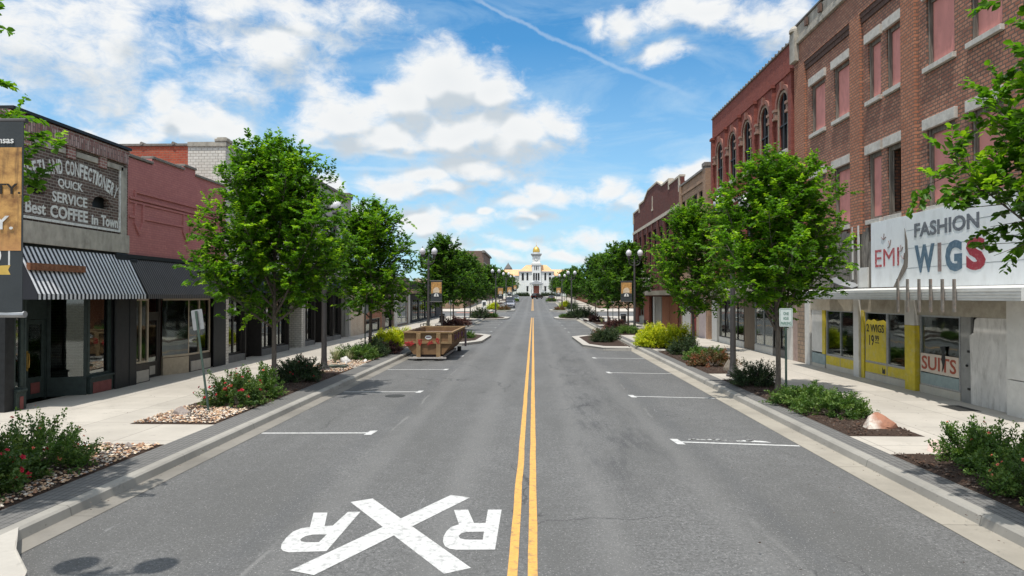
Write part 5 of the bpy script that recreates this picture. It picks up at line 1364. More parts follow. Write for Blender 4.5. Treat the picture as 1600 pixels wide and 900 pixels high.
# ================================================================ FOLIAGE
def leaf_arrays(P, D, N, L, W, fold=.25):
    """six-cornered folded leaves. P base points, D direction, N normal (unit, n x 3), L length, W width"""
    S = np.cross(D, N); S /= np.linalg.norm(S, axis=1)[:, None] + 1e-9
    N2 = np.cross(S, D)
    L = L[:, None]; W = W[:, None]
    v = np.stack([P, P + D * L * .35 - S * W * .5 + N2 * W * fold * .5, P + D * L * .72 - S * W * .40 + N2 * W * fold * .35, P + D * L - N2 * L * .12,
                  P + D * L * .72 + S * W * .40 + N2 * W * fold * .35, P + D * L * .35 + S * W * .5 + N2 * W * fold * .5], 1)
    return v.reshape(-1, 3)
def leaf_mesh(name, V, tone, m):
    n = len(V) // 6
    me = bpy.data.meshes.new(name)
    base = (np.arange(n) * 6)[:, None]
    q = np.concatenate([base + np.array([[0, 1, 2, 3]]), base + np.array([[0, 3, 4, 5]])], 1).reshape(-1)
    me.vertices.add(len(V)); me.vertices.foreach_set('co', V.astype(np.float32).ravel())
    me.loops.add(len(q)); me.loops.foreach_set('vertex_index', q.astype(np.int32))
    me.polygons.add(2 * n); me.polygons.foreach_set('loop_start', (np.arange(2 * n) * 4).astype(np.int32))
    try: me.polygons.foreach_set('loop_total', np.full(2 * n, 4, np.int32))
    except Exception: pass
    me.update(calc_edges=True)
    at = me.attributes.new('tone', 'FLOAT', 'FACE'); at.data.foreach_set('value', np.repeat(tone, 2).astype(np.float32))
    me.materials.append(m); me.validate(); return me
def unit(a): return a / (np.linalg.norm(a, axis=-1)[..., None] + 1e-9)
M_BARK = mat('bark', (.15, .125, .105), .95, 18, .35, .7, 30, stretch=(1, 1, .3), bdist=.02)
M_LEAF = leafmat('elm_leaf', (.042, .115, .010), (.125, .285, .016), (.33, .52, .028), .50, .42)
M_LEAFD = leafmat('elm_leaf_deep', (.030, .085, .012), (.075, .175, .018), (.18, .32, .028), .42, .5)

def tree_meshes(seed, H=7.6, Rr=2.2, zb=2.05, nl=26, leaf=.105, dens=1.0, lean=(0, 0), tr=.075, fork=0, m_leaf=None, per=17):
    rnd = random.Random(seed); rs = np.random.RandomState(seed)
    def env(z):
        t = (z - zb) / (H - zb)
        if t < 0: return Rr * .35
        if t > 1: return .05
        if t < .34: return Rr * (.70 + .30 * math.sin(t / .34 * math.pi / 2))
        return Rr * max(.0, 1 - ((t - .34) / .70) ** 2.1) ** .62
    tb = MB()
    kx, ky = rnd.uniform(-.1, .1), rnd.uniform(-.1, .1)
    lead = [(kx * math.sin(z * 1.1) * .6 + lean[0] * z, ky * math.sin(z * .9 + 1) * .6 + lean[1] * z, z) for z in [0, .08, .3, .8, 1.4, 2.0, 2.7, 3.5, 4.4, 5.3, H * .82]]
    lr = [tr * 1.6, tr * 1.3, tr * 1.12, tr, tr * .93, tr * .88, tr * .66, tr * .5, tr * .36, tr * .24, .008]
    tb.path(lead, lr, 9)
    def lp(z):
        for a, c in zip(lead, lead[1:]):
            if a[2] <= z <= c[2]:
                t = (z - a[2]) / (c[2] - a[2]); return Vector(a).lerp(Vector(c), t)
        return Vector(lead[-1])
    tw = []   # twiglets: origin, direction, length, depth measure
    az = rnd.uniform(0, 6.28)
    for i in range(nl):
        f = i / (nl - 1)
        z0 = 1.75 + (H * .80 - 1.75) * f ** 1.05
        az += 2.4 + rnd.uniform(-.35, .35)
        p0 = lp(z0); el = R(28 + 42 * f + rnd.uniform(-8, 10))
        if fork and i < 3: el = R(62)
        d = Vector((math.cos(az) * math.cos(el), math.sin(az) * math.cos(el), math.sin(el)))
        # length so the limb ends near the envelope
        L = .3
        while L < 5:
            q = p0 + d * L + Vector((0, 0, .09 * L * L))
            if math.hypot(q.x - lean[0] * q.z, q.y - lean[1] * q.z) > env(q.z) or q.z > H: break
            L += .08
        L *= rnd.uniform(.78, 1.0)
        pts = [p0 + d * (L * t) + Vector((0, 0, .09 * (L * t) ** 2)) + Vector((rnd.uniform(-1, 1), rnd.uniform(-1, 1), 0)) * .05 * t for t in (0, .2, .4, .6, .8, 1.0)]
        r0 = max(.012, tr * .55 * (1 - .55 * f)) * min(1, .5 + L / 3)
        tb.path(pts, [r0, r0 * .8, r0 * .62, r0 * .45, r0 * .3, .006], 5)
        nb = max(5, int((7 + L * 6.5) * dens))
        for j in range(nb):
            t = .22 + .78 * (j + rnd.random()) / nb
            k = min(4, int(t * 5)); q = pts[k].lerp(pts[k + 1], t * 5 - k)
            a2 = rnd.uniform(0, 6.28); u = d.orthogonal().normalized(); w = d.cross(u)
            sd = (u * math.cos(a2) + w * math.sin(a2)) * rnd.uniform(.6, 1.1) + d * rnd.uniform(.3, .8) + Vector((0, 0, rnd.uniform(-.05, .45)))
            sd.normalize(); bl_ = rnd.uniform(.42, 1.0) * (1.05 - .45 * t) * (.55 + .45 * min(1, L / 2.2)) * 1.25
            e = q + sd * bl_
            tb.tube(q, e, .009, .004, 3, False)
            ns = max(2, int(bl_ / .17))
            for s_ in range(ns):
                tt = (s_ + .6) / ns; o_ = q + sd * (bl_ * tt)
                a3 = rnd.uniform(0, 6.28); u2 = sd.orthogonal().normalized(); w2 = sd.cross(u2)
                dd = (u2 * math.cos(a3) + w2 * math.sin(a3)) * .9 + sd * .7 + Vector((0, 0, .22)); dd.normalize()
                tw.append((*o_, *dd, rnd.uniform(.20, .46)))
        # tip spray
        tw.append((*pts[-1], *(d + Vector((0, 0, .5))).normalized(), .55)); tw.append((*pts[-2], *(d + Vector((0, 0, .9))).normalized(), .5))
    for _ in range(8):
        q = lp(H * .78); tw.append((q.x, q.y, q.z + rnd.uniform(-.3, .2), *Vector((rnd.uniform(-.4, .4), rnd.uniform(-.4, .4), 1)).normalized(), rnd.uniform(.5, 1.0)))
    T = np.array(tw); n = len(T)
    O = np.repeat(T[:, :3], per, 0); Dd = np.repeat(T[:, 3:6], per, 0); Ln = np.repeat(T[:, 6], per)
    tt = np.tile((np.arange(per) + .5) / per, n)
    P = O + Dd * (Ln * tt)[:, None] + rs.normal(0, .012, (n * per, 3))
    up = np.array([0, 0, 1.0])
    side = unit(np.cross(Dd, up + rs.normal(0, .1, (n * per, 3))))
    sg = np.where(np.arange(n * per) % 2 == 0, 1.0, -1.0)[:, None]
    ld = unit(side * sg * rs.uniform(.6, 1.1, (n * per, 1)) + Dd * rs.uniform(.3, .9, (n * per, 1)) + rs.normal(0, .22, (n * per, 3)) + up * -.12)
    nm = unit(up[None, :] * 1.0 + rs.normal(0, .42, (n * per, 3)))
    L = leaf * rs.uniform(.65, 1.2, n * per) * (1.1 - .25 * tt)
    V = leaf_arrays(P, ld, nm, L, L * rs.uniform(.52, .7, n * per))
    tl = np.repeat(rs.rand(n), per); tone = np.clip(.26 * rs.rand(n * per) + .56 * tl ** 1.3 + .20 * tt, 0, 1)
    me = leaf_mesh('crown', V, tone, m_leaf or M_LEAF)
    return tb.mesh('trunk', M_BARK), me
def place_tree(meshes, x, y, label, group, rot=0.0, sc=1.0, z=.16, szz=None):
    t = empty('street_tree', (x, y, gz(y) + z), label, 'tree', group)
    t.rotation_euler = (0, 0, rot); t.scale = (sc, sc, szz or sc)
    for nm, me in (('trunk', meshes[0]), ('crown', meshes[1])):
        if me is None: continue
        if nm == 'trunk': me.shade_smooth()
        o = bpy.data.objects.new(nm, me); COL.objects.link(o); o.parent = t
    return t
TV = [tree_meshes(11, 7.6, 2.4, 1.9, 34, .122, 1.15, per=21), tree_meshes(23, 7.6, 2.25, 2.2, 32, .12, 1.1, per=20),
      tree_meshes(37, 7.4, 2.3, 2.55, 32, .122, 1.05, lean=(.0, .0), fork=1, per=20), tree_meshes(41, 7.9, 2.3, 2.3, 31, .125, 1.0, per=19),
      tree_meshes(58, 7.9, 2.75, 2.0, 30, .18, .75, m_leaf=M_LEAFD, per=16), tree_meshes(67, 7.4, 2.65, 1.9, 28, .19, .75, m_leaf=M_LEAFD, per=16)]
gl_ = 'elms lining the left pavement'; gr_ = 'elms lining the right pavement'
place_tree(TV[0], -8.0, 20.9, 'leafy green street tree in front of the pink shop, nearest whole tree on the left', gl_, 0)
place_tree(TV[1], -8.15, 34.0, 'green street tree in the bed beside the tan dumpster', gl_, 1.0, 1.06, szz=.98)
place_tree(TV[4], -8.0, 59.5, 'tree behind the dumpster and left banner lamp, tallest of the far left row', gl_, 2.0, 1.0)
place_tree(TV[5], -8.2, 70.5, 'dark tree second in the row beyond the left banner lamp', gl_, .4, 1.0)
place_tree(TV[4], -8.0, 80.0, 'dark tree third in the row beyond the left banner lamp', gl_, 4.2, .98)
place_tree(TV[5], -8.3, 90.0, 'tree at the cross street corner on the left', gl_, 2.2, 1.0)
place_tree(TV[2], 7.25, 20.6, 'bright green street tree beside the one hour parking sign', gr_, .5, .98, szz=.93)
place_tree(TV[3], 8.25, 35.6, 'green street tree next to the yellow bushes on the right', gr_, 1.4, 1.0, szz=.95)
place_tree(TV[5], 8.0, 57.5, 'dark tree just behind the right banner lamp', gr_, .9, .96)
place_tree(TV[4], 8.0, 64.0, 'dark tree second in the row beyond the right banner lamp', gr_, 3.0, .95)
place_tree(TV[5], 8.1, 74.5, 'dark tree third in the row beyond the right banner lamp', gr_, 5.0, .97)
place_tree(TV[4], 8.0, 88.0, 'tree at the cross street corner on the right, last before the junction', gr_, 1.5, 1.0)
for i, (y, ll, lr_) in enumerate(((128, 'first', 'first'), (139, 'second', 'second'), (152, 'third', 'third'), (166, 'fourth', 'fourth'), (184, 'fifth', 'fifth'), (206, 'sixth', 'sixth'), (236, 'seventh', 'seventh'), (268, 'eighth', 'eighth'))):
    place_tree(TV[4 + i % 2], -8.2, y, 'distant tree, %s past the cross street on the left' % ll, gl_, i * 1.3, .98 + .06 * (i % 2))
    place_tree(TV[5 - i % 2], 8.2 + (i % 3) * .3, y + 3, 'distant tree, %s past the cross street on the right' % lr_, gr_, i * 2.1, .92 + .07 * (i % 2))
TVn = tree_meshes(92, 8.6, 2.65, 2.95, 40, .14, 1.3, per=19)
TVm = tree_meshes(95, 7.9, 2.1, 3.3, 30, .135, 1.15, per=17)
place_tree(TVn, 7.75, 8.3, 'near tree reaching its branches over the wig sign from the right edge', gr_, 2.2, .95)
place_tree(TVm, -8.82, 8.3, 'near tree whose leaf tips show beside the banner at the left edge', gl_, 4.4, .97)

# shrubs ------------------------------------------------------------------
def shrub_mesh(seed, rx, ry, h, n, leaf, m, m_fl=None, nfl=0, flr=.035, spiky=.0, base=.05, name='foliage'):
    rs = np.random.RandomState(seed)
    k = max(20, n // 26)
    # sprig tips over a lumpy dome
    a = rs.uniform(0, 6.283, k); c = rs.uniform(-.15, 1, k); s = np.sqrt(1 - np.clip(c, -1, 1) ** 2)
    lump = 1 + .16 * np.sin(3 * a + seed) + .12 * np.sin(5 * a + 2 * seed + 3 * c) + rs.uniform(-.14, .12 + spiky, k)
    rr = lump * np.where(rs.rand(k) < .25, .7, 1.0)
    tip = np.stack([rx * s * np.cos(a) * rr, ry * s * np.sin(a) * rr, np.clip(base + h * (.12 + .88 * np.clip(c, -.1, 1)) * rr, .04, None)], 1)
    root = tip * np.array([.55, .55, .45]); dirn = unit(tip - root)
    per = max(6, int(n * 1.7) // k)
    tt = rs.uniform(.35, 1.05, (k, per))[..., None]
    P = (root[:, None] + (tip - root)[:, None] * tt + rs.normal(0, .035, (k, per, 3))).reshape(-1, 3)
    P[:, 2] = np.clip(P[:, 2], .01, None)
    D0 = np.repeat(dirn, per, 0)
    ld = unit(D0 * .7 + rs.normal(0, .6, P.shape) + np.array([0, 0, .15])); nm = unit(rs.normal(0, .5, P.shape) + np.array([0, 0, .9]) + D0 * .4)
    L = 1.35 * leaf * rs.uniform(.6, 1.3, len(P))
    tone = np.clip(np.repeat(rs.rand(k), per) * .5 + rs.rand(len(P)) * .4 + .12 * tt.reshape(-1), 0, 1)
    me = leaf_mesh(name, leaf_arrays(P, ld, nm, L, L * .55), tone, m)
    sb = MB()
    for i in range(0, k, 3): sb.tube((root[i][0] * .1, root[i][1] * .1, 0), tuple(tip[i] * .9), .008, .004, 3, False)
    st = sb.mesh('stems', M_BARK); fl = None
    if m_fl is not None:
        fb = MB(); rnd = random.Random(seed)
        for i in range(nfl):
            q = tip[rnd.randrange(k)] * rnd.uniform(.98, 1.08); q = Vector(q) + Vector((rnd.uniform(-.04, .04),) * 2 + (rnd.uniform(0, .05),))
            if q.z < h * .35: continue
            ax = Vector((q.x, q.y, q.z * 1.2)).normalized(); u = ax.orthogonal().normalized(); w = ax.cross(u); r_ = flr * rnd.uniform(.6, 1.25)
            for ring, (rad, lift) in enumerate(((1.0, .2), (.55, .55))):
                for p_ in range(5):
                    t = p_ * 1.257 + ring * .6; t2 = t + .63; t0 = t - .63
                    c_ = q + ax * r_ * .1
                    fb.quad(c_, c_ + (u * math.cos(t0) + w * math.sin(t0)) * r_ * rad * .7 + ax * r_ * lift, c_ + (u * math.cos(t) + w * math.sin(t)) * r_ * rad * 1.1 + ax * r_ * (lift + .15), c_ + (u * math.cos(t2) + w * math.sin(t2)) * r_ * rad * .7 + ax * r_ * lift)
        fl = fb.mesh('blossom', m_fl)
    return me, st, fl
L_ROSE = leafmat('rose_leaf', (.032, .075, .018), (.08, .15, .032), (.16, .22, .05), .35, .5)
L_JUN = leafmat('dark_shrub_leaf', (.015, .035, .015), (.036, .068, .024), (.07, .10, .035), .2, .6)
L_GRN = leafmat('green_shrub_leaf', (.038, .088, .018), (.09, .175, .032), (.18, .26, .06), .35, .5)
L_YEL = leafmat('golden_shrub_leaf', (.20, .28, .012), (.50, .56, .02), (.72, .68, .03), .35, .5)
L_PUR = leafmat('purple_shrub_leaf', (.055, .022, .026), (.11, .045, .045), (.16, .08, .06), .2, .6)
L_RED = leafmat('red_tinged_leaf', (.05, .05, .02), (.13, .10, .04), (.30, .09, .05), .3, .5)
F_CRIM = mat('crimson_petal', (.42, .012, .035), .6, 30, .3, 0); F_CORAL = mat('coral_petal', (.72, .20, .13), .6, 30, .3, 0); F_PINK = mat('pink_petal', (.66, .22, .25), .6, 30, .3, 0)
SH = []
def shrub(x, y, spec, label, cat='shrub', group='shrubs in the pavement beds', name='shrub', rot=0.0, sc=1.0, z=.17):
    t = empty(name, (x, y, gz(y) + z), label, cat, group); t.rotation_euler.z = rot; t.scale = (sc, sc, sc)
    for nm, me in zip(('foliage', 'stems', 'blossom'), spec):
        if me: o = bpy.data.objects.new(nm, me); COL.objects.link(o); o.parent = t
    return t
S_ROSE1 = shrub_mesh(1, .95, .85, .88, 5200, .048, L_ROSE, F_CRIM, 150, .05, .2)
S_ROSE2 = shrub_mesh(2, 1.0, .95, .92, 6200, .048, L_GRN, F_CORAL, 34, .042, .2)
S_ROSE3 = shrub_mesh(3, .85, .75, .78, 4600, .05, L_ROSE, F_CRIM, 70, .05, .2)
S_DARK = shrub_mesh(4, .75, .7, .72, 5200, .045, L_JUN, None, 0, spiky=.25)
S_DARKR = shrub_mesh(5, .8, .75, .7, 4200, .05, L_JUN, F_CRIM, 40, .04, .2)
S_LOW = shrub_mesh(6, 1.05, 1.0, .62, 5600, .055, L_GRN, None, 0, spiky=.15)
S_YEL = shrub_mesh(7, .88, .85, .92, 9500, .05, L_YEL, None, 0, spiky=-.06)
S_PUR = shrub_mesh(8, .9, .9, .6, 2400, .07, L_PUR, None, 0, spiky=.2)
S_REDT = shrub_mesh(9, .9, .8, .5, 3400, .05, L_RED, None, 0, spiky=.2)
S_ROSE4 = shrub_mesh(10, .62, .6, .68, 3200, .05, L_GRN, F_CORAL, 8, .04, .25)
gR = 'rose bushes'
shrub(-8.2, 8.75, S_ROSE1, 'rose bush with crimson blooms at the left edge of the picture', 'rose bush', gR, 'rose_bush', .4, .76)
shrub(-8.0, 9.75, S_ROSE3, 'rose bush covered in red blooms in the middle of the nearest left bed', 'rose bush', gR, 'rose_bush', 1.9, .82)
shrub(-8.05, 10.9, S_ROSE2, 'large green rose bush with few blooms at the end of the nearest left bed', 'rose bush', gR, 'rose_bush', 0, .74)
shrub(-7.75, 17.6, S_ROSE3, 'rose bush with red blooms beside the leaning signpost', 'rose bush', gR, 'rose_bush', 0, .85)
shrub(-7.75, 19.0, S_ROSE4, 'small rose bush with red blooms by the foot of the nearest left tree', 'rose bush', gR, 'rose_bush', 2, 1.0)
shrub(-7.9, 22.6, S_DARKR, 'dark bush with deep red flowers between the nearest left tree and the lamp post', 'rose bush', gR, 'rose_bush', 1, .85)
shrub(-8.2, 23.9, S_DARKR, 'dark red flowered bush touching the near side of the left lamp post', 'rose bush', gR, 'rose_bush', 3, .8)
shrub(-7.9, 30.6, S_LOW, 'low green bush with silvery tips next to the white rock on the left', rot=1, sc=.85)
shrub(-7.6, 32.2, S_DARK, 'dark rounded bush at the foot of the second left tree', rot=2, sc=.95)
shrub(-7.55, 33.8, S_PUR, 'dark purple bush in the bed just before the dumpster', rot=2, sc=.9)
shrub(-8.2, 37.6, S_YEL, 'golden yellow bush on the left, nearer of the two beside the dumpster', rot=0, sc=.95, group='golden bushes')
shrub(-7.9, 39.8, S_YEL, 'golden yellow bush on the left, farther of the two beside the dumpster', rot=2, sc=.95, group='golden bushes')
shrub(7.15, 9.9, S_ROSE2, 'green rose bush at the right edge beside the spiky plant', 'rose bush', gR, 'rose_bush', 2.0, .66)
shrub(7.5, 11.2, S_ROSE4, 'rose bush with an orange bloom in the nearest right bed', 'rose bush', gR, 'rose_bush', .5, .88)
shrub(7.5, 12.0, S_ROSE4, 'small upright rose bush beside the pale pink rock', 'rose bush', gR, 'rose_bush', 3.5, .76)
shrub(7.25, 16.6, S_LOW, 'low spreading green bush just behind the rust coloured boulder', rot=.3, sc=.7)
shrub(7.1, 17.9, S_LOW, 'low spreading green bush in front of the one hour parking sign', rot=2.3, sc=.72)
shrub(7.0, 22.0, S_DARK, 'dark round bush beside the right lamp post and tree', rot=.3, sc=.82)
shrub(7.35, 28.2, S_REDT, 'low red tinged bush beside the cream boulder past the right lamp', rot=.3, sc=1.0)
shrub(7.55, 30.4, S_LOW, 'low green bush with reddish edges past the cream boulder', rot=1.3, sc=.8)
shrub(7.35, 33.6, S_DARK, 'dark bush between the red tinged bush and the yellow bushes', rot=1.3, sc=.95)
shrub(6.75, 38.6, S_YEL, 'golden yellow bush at the kerb, front left of the right cluster', rot=.3, sc=1.0, group='golden bushes')
shrub(7.9, 38.4, S_YEL, 'golden yellow bush, front right and largest of the right cluster', rot=1.6, sc=1.2, group='golden bushes')
shrub(7.3, 41.2, S_YEL, 'greener golden bush at the back of the right cluster', rot=2.8, sc=1.15, group='golden bushes')
shrub(4.35, 42.6, S_DARK, 'dark green bush on the right kerb island, nearer the road', rot=0, sc=.85)
shrub(4.9, 44.5, S_DARK, 'dark green bush in the middle of the right kerb island', rot=1.1, sc=.9)
shrub(4.85, 46.8, S_REDT, 'brownish red bush at the back of the right kerb island', rot=2, sc=1.0)
shrub(7.2, 52.5, S_LOW, 'pale green plant clump beside the right banner lamp', rot=2, sc=.8)
shrub(7.4, 62.0, S_PUR, 'purple bush under the dark trees beyond the right banner lamp', rot=2, sc=1.1)
shrub(6.9, 76.0, S_PUR, 'purple bush farther along under the right tree row', rot=1, sc=1.0)
shrub(5.4, 88.6, S_DARK, 'tall dark bush on the right corner island', rot=1, sc=1.4)
shrub(6.8, 89.6, S_DARK, 'wide dark bush beside the tall one on the right corner', rot=2.5, sc=1.5)
shrub(4.2, 90.0, S_LOW, 'pale low plant at the tip of the right corner island', rot=1, sc=.7)
shrub(-4.6, 46.5, S_LOW, 'low green plant on the left kerb island behind the dumpster', rot=1, sc=.6)
shrub(-7.4, 61.5, S_PUR, 'purple bush under the dark trees beyond the left banner lamp', rot=1, sc=1.1)
shrub(-7.2, 66.0, S_PUR, 'purple bush at the kerb, second beyond the left banner lamp', rot=2, sc=1.1)
shrub(-6.9, 88.0, S_DARK, 'wide dark green bush on the left corner of the cross street', rot=1, sc=1.5)
shrub(-5.5, 90.5, S_LOW, 'pale low plant beside the lamp on the left corner island', rot=1, sc=.8)
shrub(-5.0, 117.5, S_REDT, 'straw coloured plant clump on the left island past the cross street', rot=1, sc=1.2)
shrub(-7.0, 121.0, S_YEL, 'yellow green bush past the cross street on the left', rot=1, sc=1.2)
shrub(4.6, 117.5, S_REDT, 'straw coloured plant clump on the right island past the cross street', rot=1, sc=1.1)
shrub(7.0, 122.0, S_DARK, 'dark bush past the cross street on the right', rot=1, sc=1.3)
shrub(6.2, 132.0, S_YEL, 'yellow green bush farther past the cross street on the right', rot=1, sc=1.2)
shrub(4.6, 172.0, S_LOW, 'low green bush on the far right island', rot=1, sc=1.2)
shrub(-5.0, 172.0, S_LOW, 'low green bush on the far left island', rot=1, sc=1.2)
for i, x in enumerate((-7.5, -5.2, -3.4, 5.4, 7.6, 9.9)):
    shrub(x, 346.0, S_DARK, 'clipped dark bush at the foot of the courthouse, number %s from the left' % ('first', 'second', 'third', 'fourth', 'fifth', 'sixth')[i], rot=i, sc=2.2, z=.0)
# spiky strap-leaved plants
def spiky(x, y, n, h, label, m):
    b = MB(); rnd = random.Random(int(x * 100 + y)); t = empty('spiky_plant', (x, y, gz(y) + .17), label, 'plant', 'strap leaved plants')
    for i in range(n):
        a = rnd.uniform(0, 6.28); o = rnd.uniform(.25, .6) * h; z = rnd.uniform(.55, 1.0) * h; w = .011
        ca, sa = math.cos(a), math.sin(a); prev = None
        for s in range(6):
            t_ = s / 5; r_ = o * t_ ** 1.3; zz = z * math.sin(t_ * 2.0) / math.sin(2.0) * (.92 if t_ > .8 else 1) if False else z * (t_ * 1.5 - .55 * t_ * t_)
            ww = w * (1 - t_) + .001
            cur = ((r_ * ca - sa * ww, r_ * sa + ca * ww, zz), (r_ * ca + sa * ww, r_ * sa - ca * ww, zz))
            if prev: b.quad(prev[0], prev[1], cur[1], cur[0])
            prev = cur
    b.build('blades', m, t, wc=False)
M_STRAP = mat('grey_green_blade', (.13, .19, .09), .6, 6, .3); M_STRAW = mat('straw_blade', (.26, .27, .13), .7, 6, .3)
spiky(6.85, 9.5, 70, .62, 'spiky grey green plant at the right edge under the rose bush', M_STRAP)
spiky(-8.35, 28.6, 80, .85, 'wispy straw coloured tuft beside the left lamp post', M_STRAW)
spiky(-7.9, 29.1, 60, .6, 'smaller wispy tuft next to the white rock on the left', M_STRAW)
spiky(6.9, 53.5, 60, .8, 'wispy tuft beside the right banner lamp', M_STRAW)
spiky(7.0, 70.0, 50, .8, 'wispy tuft under the right tree row', M_STRAW)
spiky(-8.2, 53.5, 80, .9, 'wispy tuft at the foot of the left banner lamp', M_STRAW)

# boulders -------------------------------------------------------------------
def boulder(x, y, sx, sy, sz, m, label, seed, rot=0, cut=0):
    me = bpy.data.meshes.new('boulder'); import bmesh
    bm = bmesh.new(); bmesh.ops.create_icosphere(bm, subdivisions=4, radius=1)
    for v in bm.verts:
        p = v.co.copy(); q = p * 1.3 + Vector((seed, seed * 2, 0))
        d = 1 + .42 * mnoise.noise(q) + .16 * mnoise.noise(q * 2.6) + .035 * mnoise.noise(q * 7)
        # facet: clip against a few random planes
        rnd = random.Random(seed)
        p = p * d
        for _ in range(12):
            nrm = Vector((rnd.uniform(-1, 1), rnd.uniform(-1, 1), rnd.uniform(-.3, 1))).normalized(); lim = rnd.uniform(.52, .82); dd = p.dot(nrm) - lim
            if dd > 0: p -= nrm * dd * .92
        v.co = (p.x * sx, p.y * sy, max(-.1, p.z) * sz)
    bm.to_mesh(me); bm.free(); me.materials.append(m); me.shade_smooth()
    try: me.set_sharp_from_angle(angle=R(24))
    except Exception: pass
    o = bpy.data.objects.new('boulder', me); COL.objects.link(o); o.location = (x, y, gz(y) + .17); o.rotation_euler.z = rot
    tag(o, label, 'boulder', 'landscape boulders'); return o
def rockmat(name, a, b_, c, axis=(1, 0, 0), off=0.0, soft=.12):
    m, k, p, oc, o = newmat(name)
    d = k.vmath('DOT_PRODUCT', oc, axis); d = k.math('ADD', d, k.math('MULTIPLY_ADD', k.noise(oc, 4, 5, .6), .5, -.25 + off))
    col = k.mix(k.mapr(d, -soft, soft), tuple(a) + (1,), tuple(b_) + (1,))
    col = k.mix(k.mapr(k.noise(oc, 11, 6, .7), .48, .66, 0, .75), col, tuple(c) + (1,))
    k.put(p.inputs['Base Color'], col); p.inputs['Roughness'].default_value = .8
    bp = k.node('ShaderNodeBump'); bp.inputs['Strength'].default_value = .6; bp.inputs['Distance'].default_value = .03
    k.put(bp.inputs['Height'], k.noise(oc, 14, 6, .65)); k.l.new(bp.outputs[0], p.inputs['Normal']); return m
M_RK1 = rockmat('rust_and_white_rock', (.58, .53, .47), (.33, .15, .09), (.24, .11, .07), off=.24)
M_RK2 = rockmat('pink_pale_rock', (.56, .43, .38), (.62, .56, .5), (.36, .25, .22))
M_RK3 = rockmat('grey_brown_rock', (.25, .21, .19), (.36, .31, .28), (.15, .12, .11))
M_RK4 = rockmat('cream_rock', (.60, .49, .36), (.46, .31, .21), (.34, .2, .13))
M_RK5 = rockmat('white_rock', (.68, .66, .63), (.6, .58, .55), (.4, .38, .36))
boulder(7.5, 14.95, .52, .30, .33, M_RK1, 'rust and white boulder on the mulch in front of the suits window', 3, .15)
boulder(7.55, 12.85, .34, .28, .24, M_RK2, 'low pale pink boulder beside the small rose bush on the right', 9, .4)
boulder(-8.35, 16.1, .25, .20, .22, M_RK3, 'grey brown boulder on the gravel beside the leaning signpost', 5, .2)
boulder(-7.55, 12.55, .13, .13, .13, M_RK3, 'small grey rock at the end of the nearest left rose bed', 6, .2)
boulder(7.45, 26.3, .30, .26, .48, M_RK4, 'upright cream boulder just past the right lamp post', 14, .2)
boulder(-7.95, 28.9, .26, .22, .26, M_RK5, 'white rock beside the low green bush on the left', 15, .2)
boulder(-7.25, 29.3, .13, .13, .13, M_RK5, 'small white rock at the kerb side of the low green bush', 16, .2)
boulder(-8.5, 12.7, .1, .1, .09, M_RK5, 'tiny pale rock at the back corner of the nearest left bed', 21, .2)
boulder(7.35, 66.0, .4, .35, .45, M_RK4, 'cream boulder under the right tree row', 25, .2)
# ================================================================ STREET FURNITURE
M_LAMP = mat('lamp_bronze_paint', (.060, .055, .055), .45, 8, .15, .1, 30, spec=.5)
def globemat():
    m, k, p, oc, o = newmat('milky_globe')
    p.inputs['Base Color'].default_value = (.58, .57, .60, 1); p.inputs['Roughness'].default_value = .25
    p.inputs['Subsurface Weight'].default_value = .0; return m
M_GLOBE = globemat()
def make_lamp():
    t = empty('street_lamp', (0, 0, 0), '', 'street lamp', 'twin globe street lamps')
    b = MB(); b.lathe([(.24, 0), (.24, .05), (.20, .08), (.19, .14), (.13, .22), (.115, .42), (.12, .46)], n=20); b.build('base', M_LAMP, t, smooth=True)
    b = MB(); n = 20; prof = [(.105, .46), (.10, 1.2), (.088, 3.2), (.072, 5.45)]
    b.lathe(prof, n=16); b.lathe([(.09, 5.2), (.09, 5.26)], n=16); b.lathe([(.072, 5.45), (.05, 5.6), (.03, 5.9), (.045, 5.95), (.001, 6.05)], n=12)
    b.build('pole', M_LAMP, t, smooth=True)
    for s in (-1, 1):
        b = MB(); b.path([(0, 0, 5.35), (s * .14, 0, 5.30), (s * .30, 0, 5.34), (s * .42, 0, 5.48), (s * .45, 0, 5.72)], [.026] * 5, 8)
        b.path([(s * .05, 0, 5.55), (s * .2, 0, 5.52), (s * .3, 0, 5.60), (s * .28, 0, 5.70), (s * .2, 0, 5.68)], [.014] * 5, 6)
        b.build('arm', M_LAMP, t, smooth=True)
        b = MB(); b.lathe([(.035, 5.70), (.06, 5.74), (.05, 5.80), (.12, 5.90), (.135, 5.99), (.145, 6.03), (.12, 6.05)], (s * .45, 0, 0), 16)
        ft = b.build('lamp_holder', M_LAMP, t, smooth=True)
        b = MB(); b.lathe([(.12, 6.03), (.19, 6.12), (.225, 6.24), (.215, 6.36), (.15, 6.47), (.07, 6.53), (.03, 6.56)], (s * .45, 0, 0), 20); g = b.build('globe', M_GLOBE, t, smooth=True)
        b = MB(); b.lathe([(.055, 6.54), (.06, 6.56), (.02, 6.60), (.035, 6.63), (.001, 6.70)], (s * .45, 0, 0), 10); b.build('finial', M_LAMP, g, smooth=True)
    return t
lamp0 = make_lamp(); used = [False]
def lamp(x, y, label, sc=1.0, z=.16):
    o = lamp0 if not used[0] else copy_tree(lamp0); used[0] = True
    o.location = (x, y, gz(y) + z); o['label'] = label; o.scale = (1, 1, sc); return o
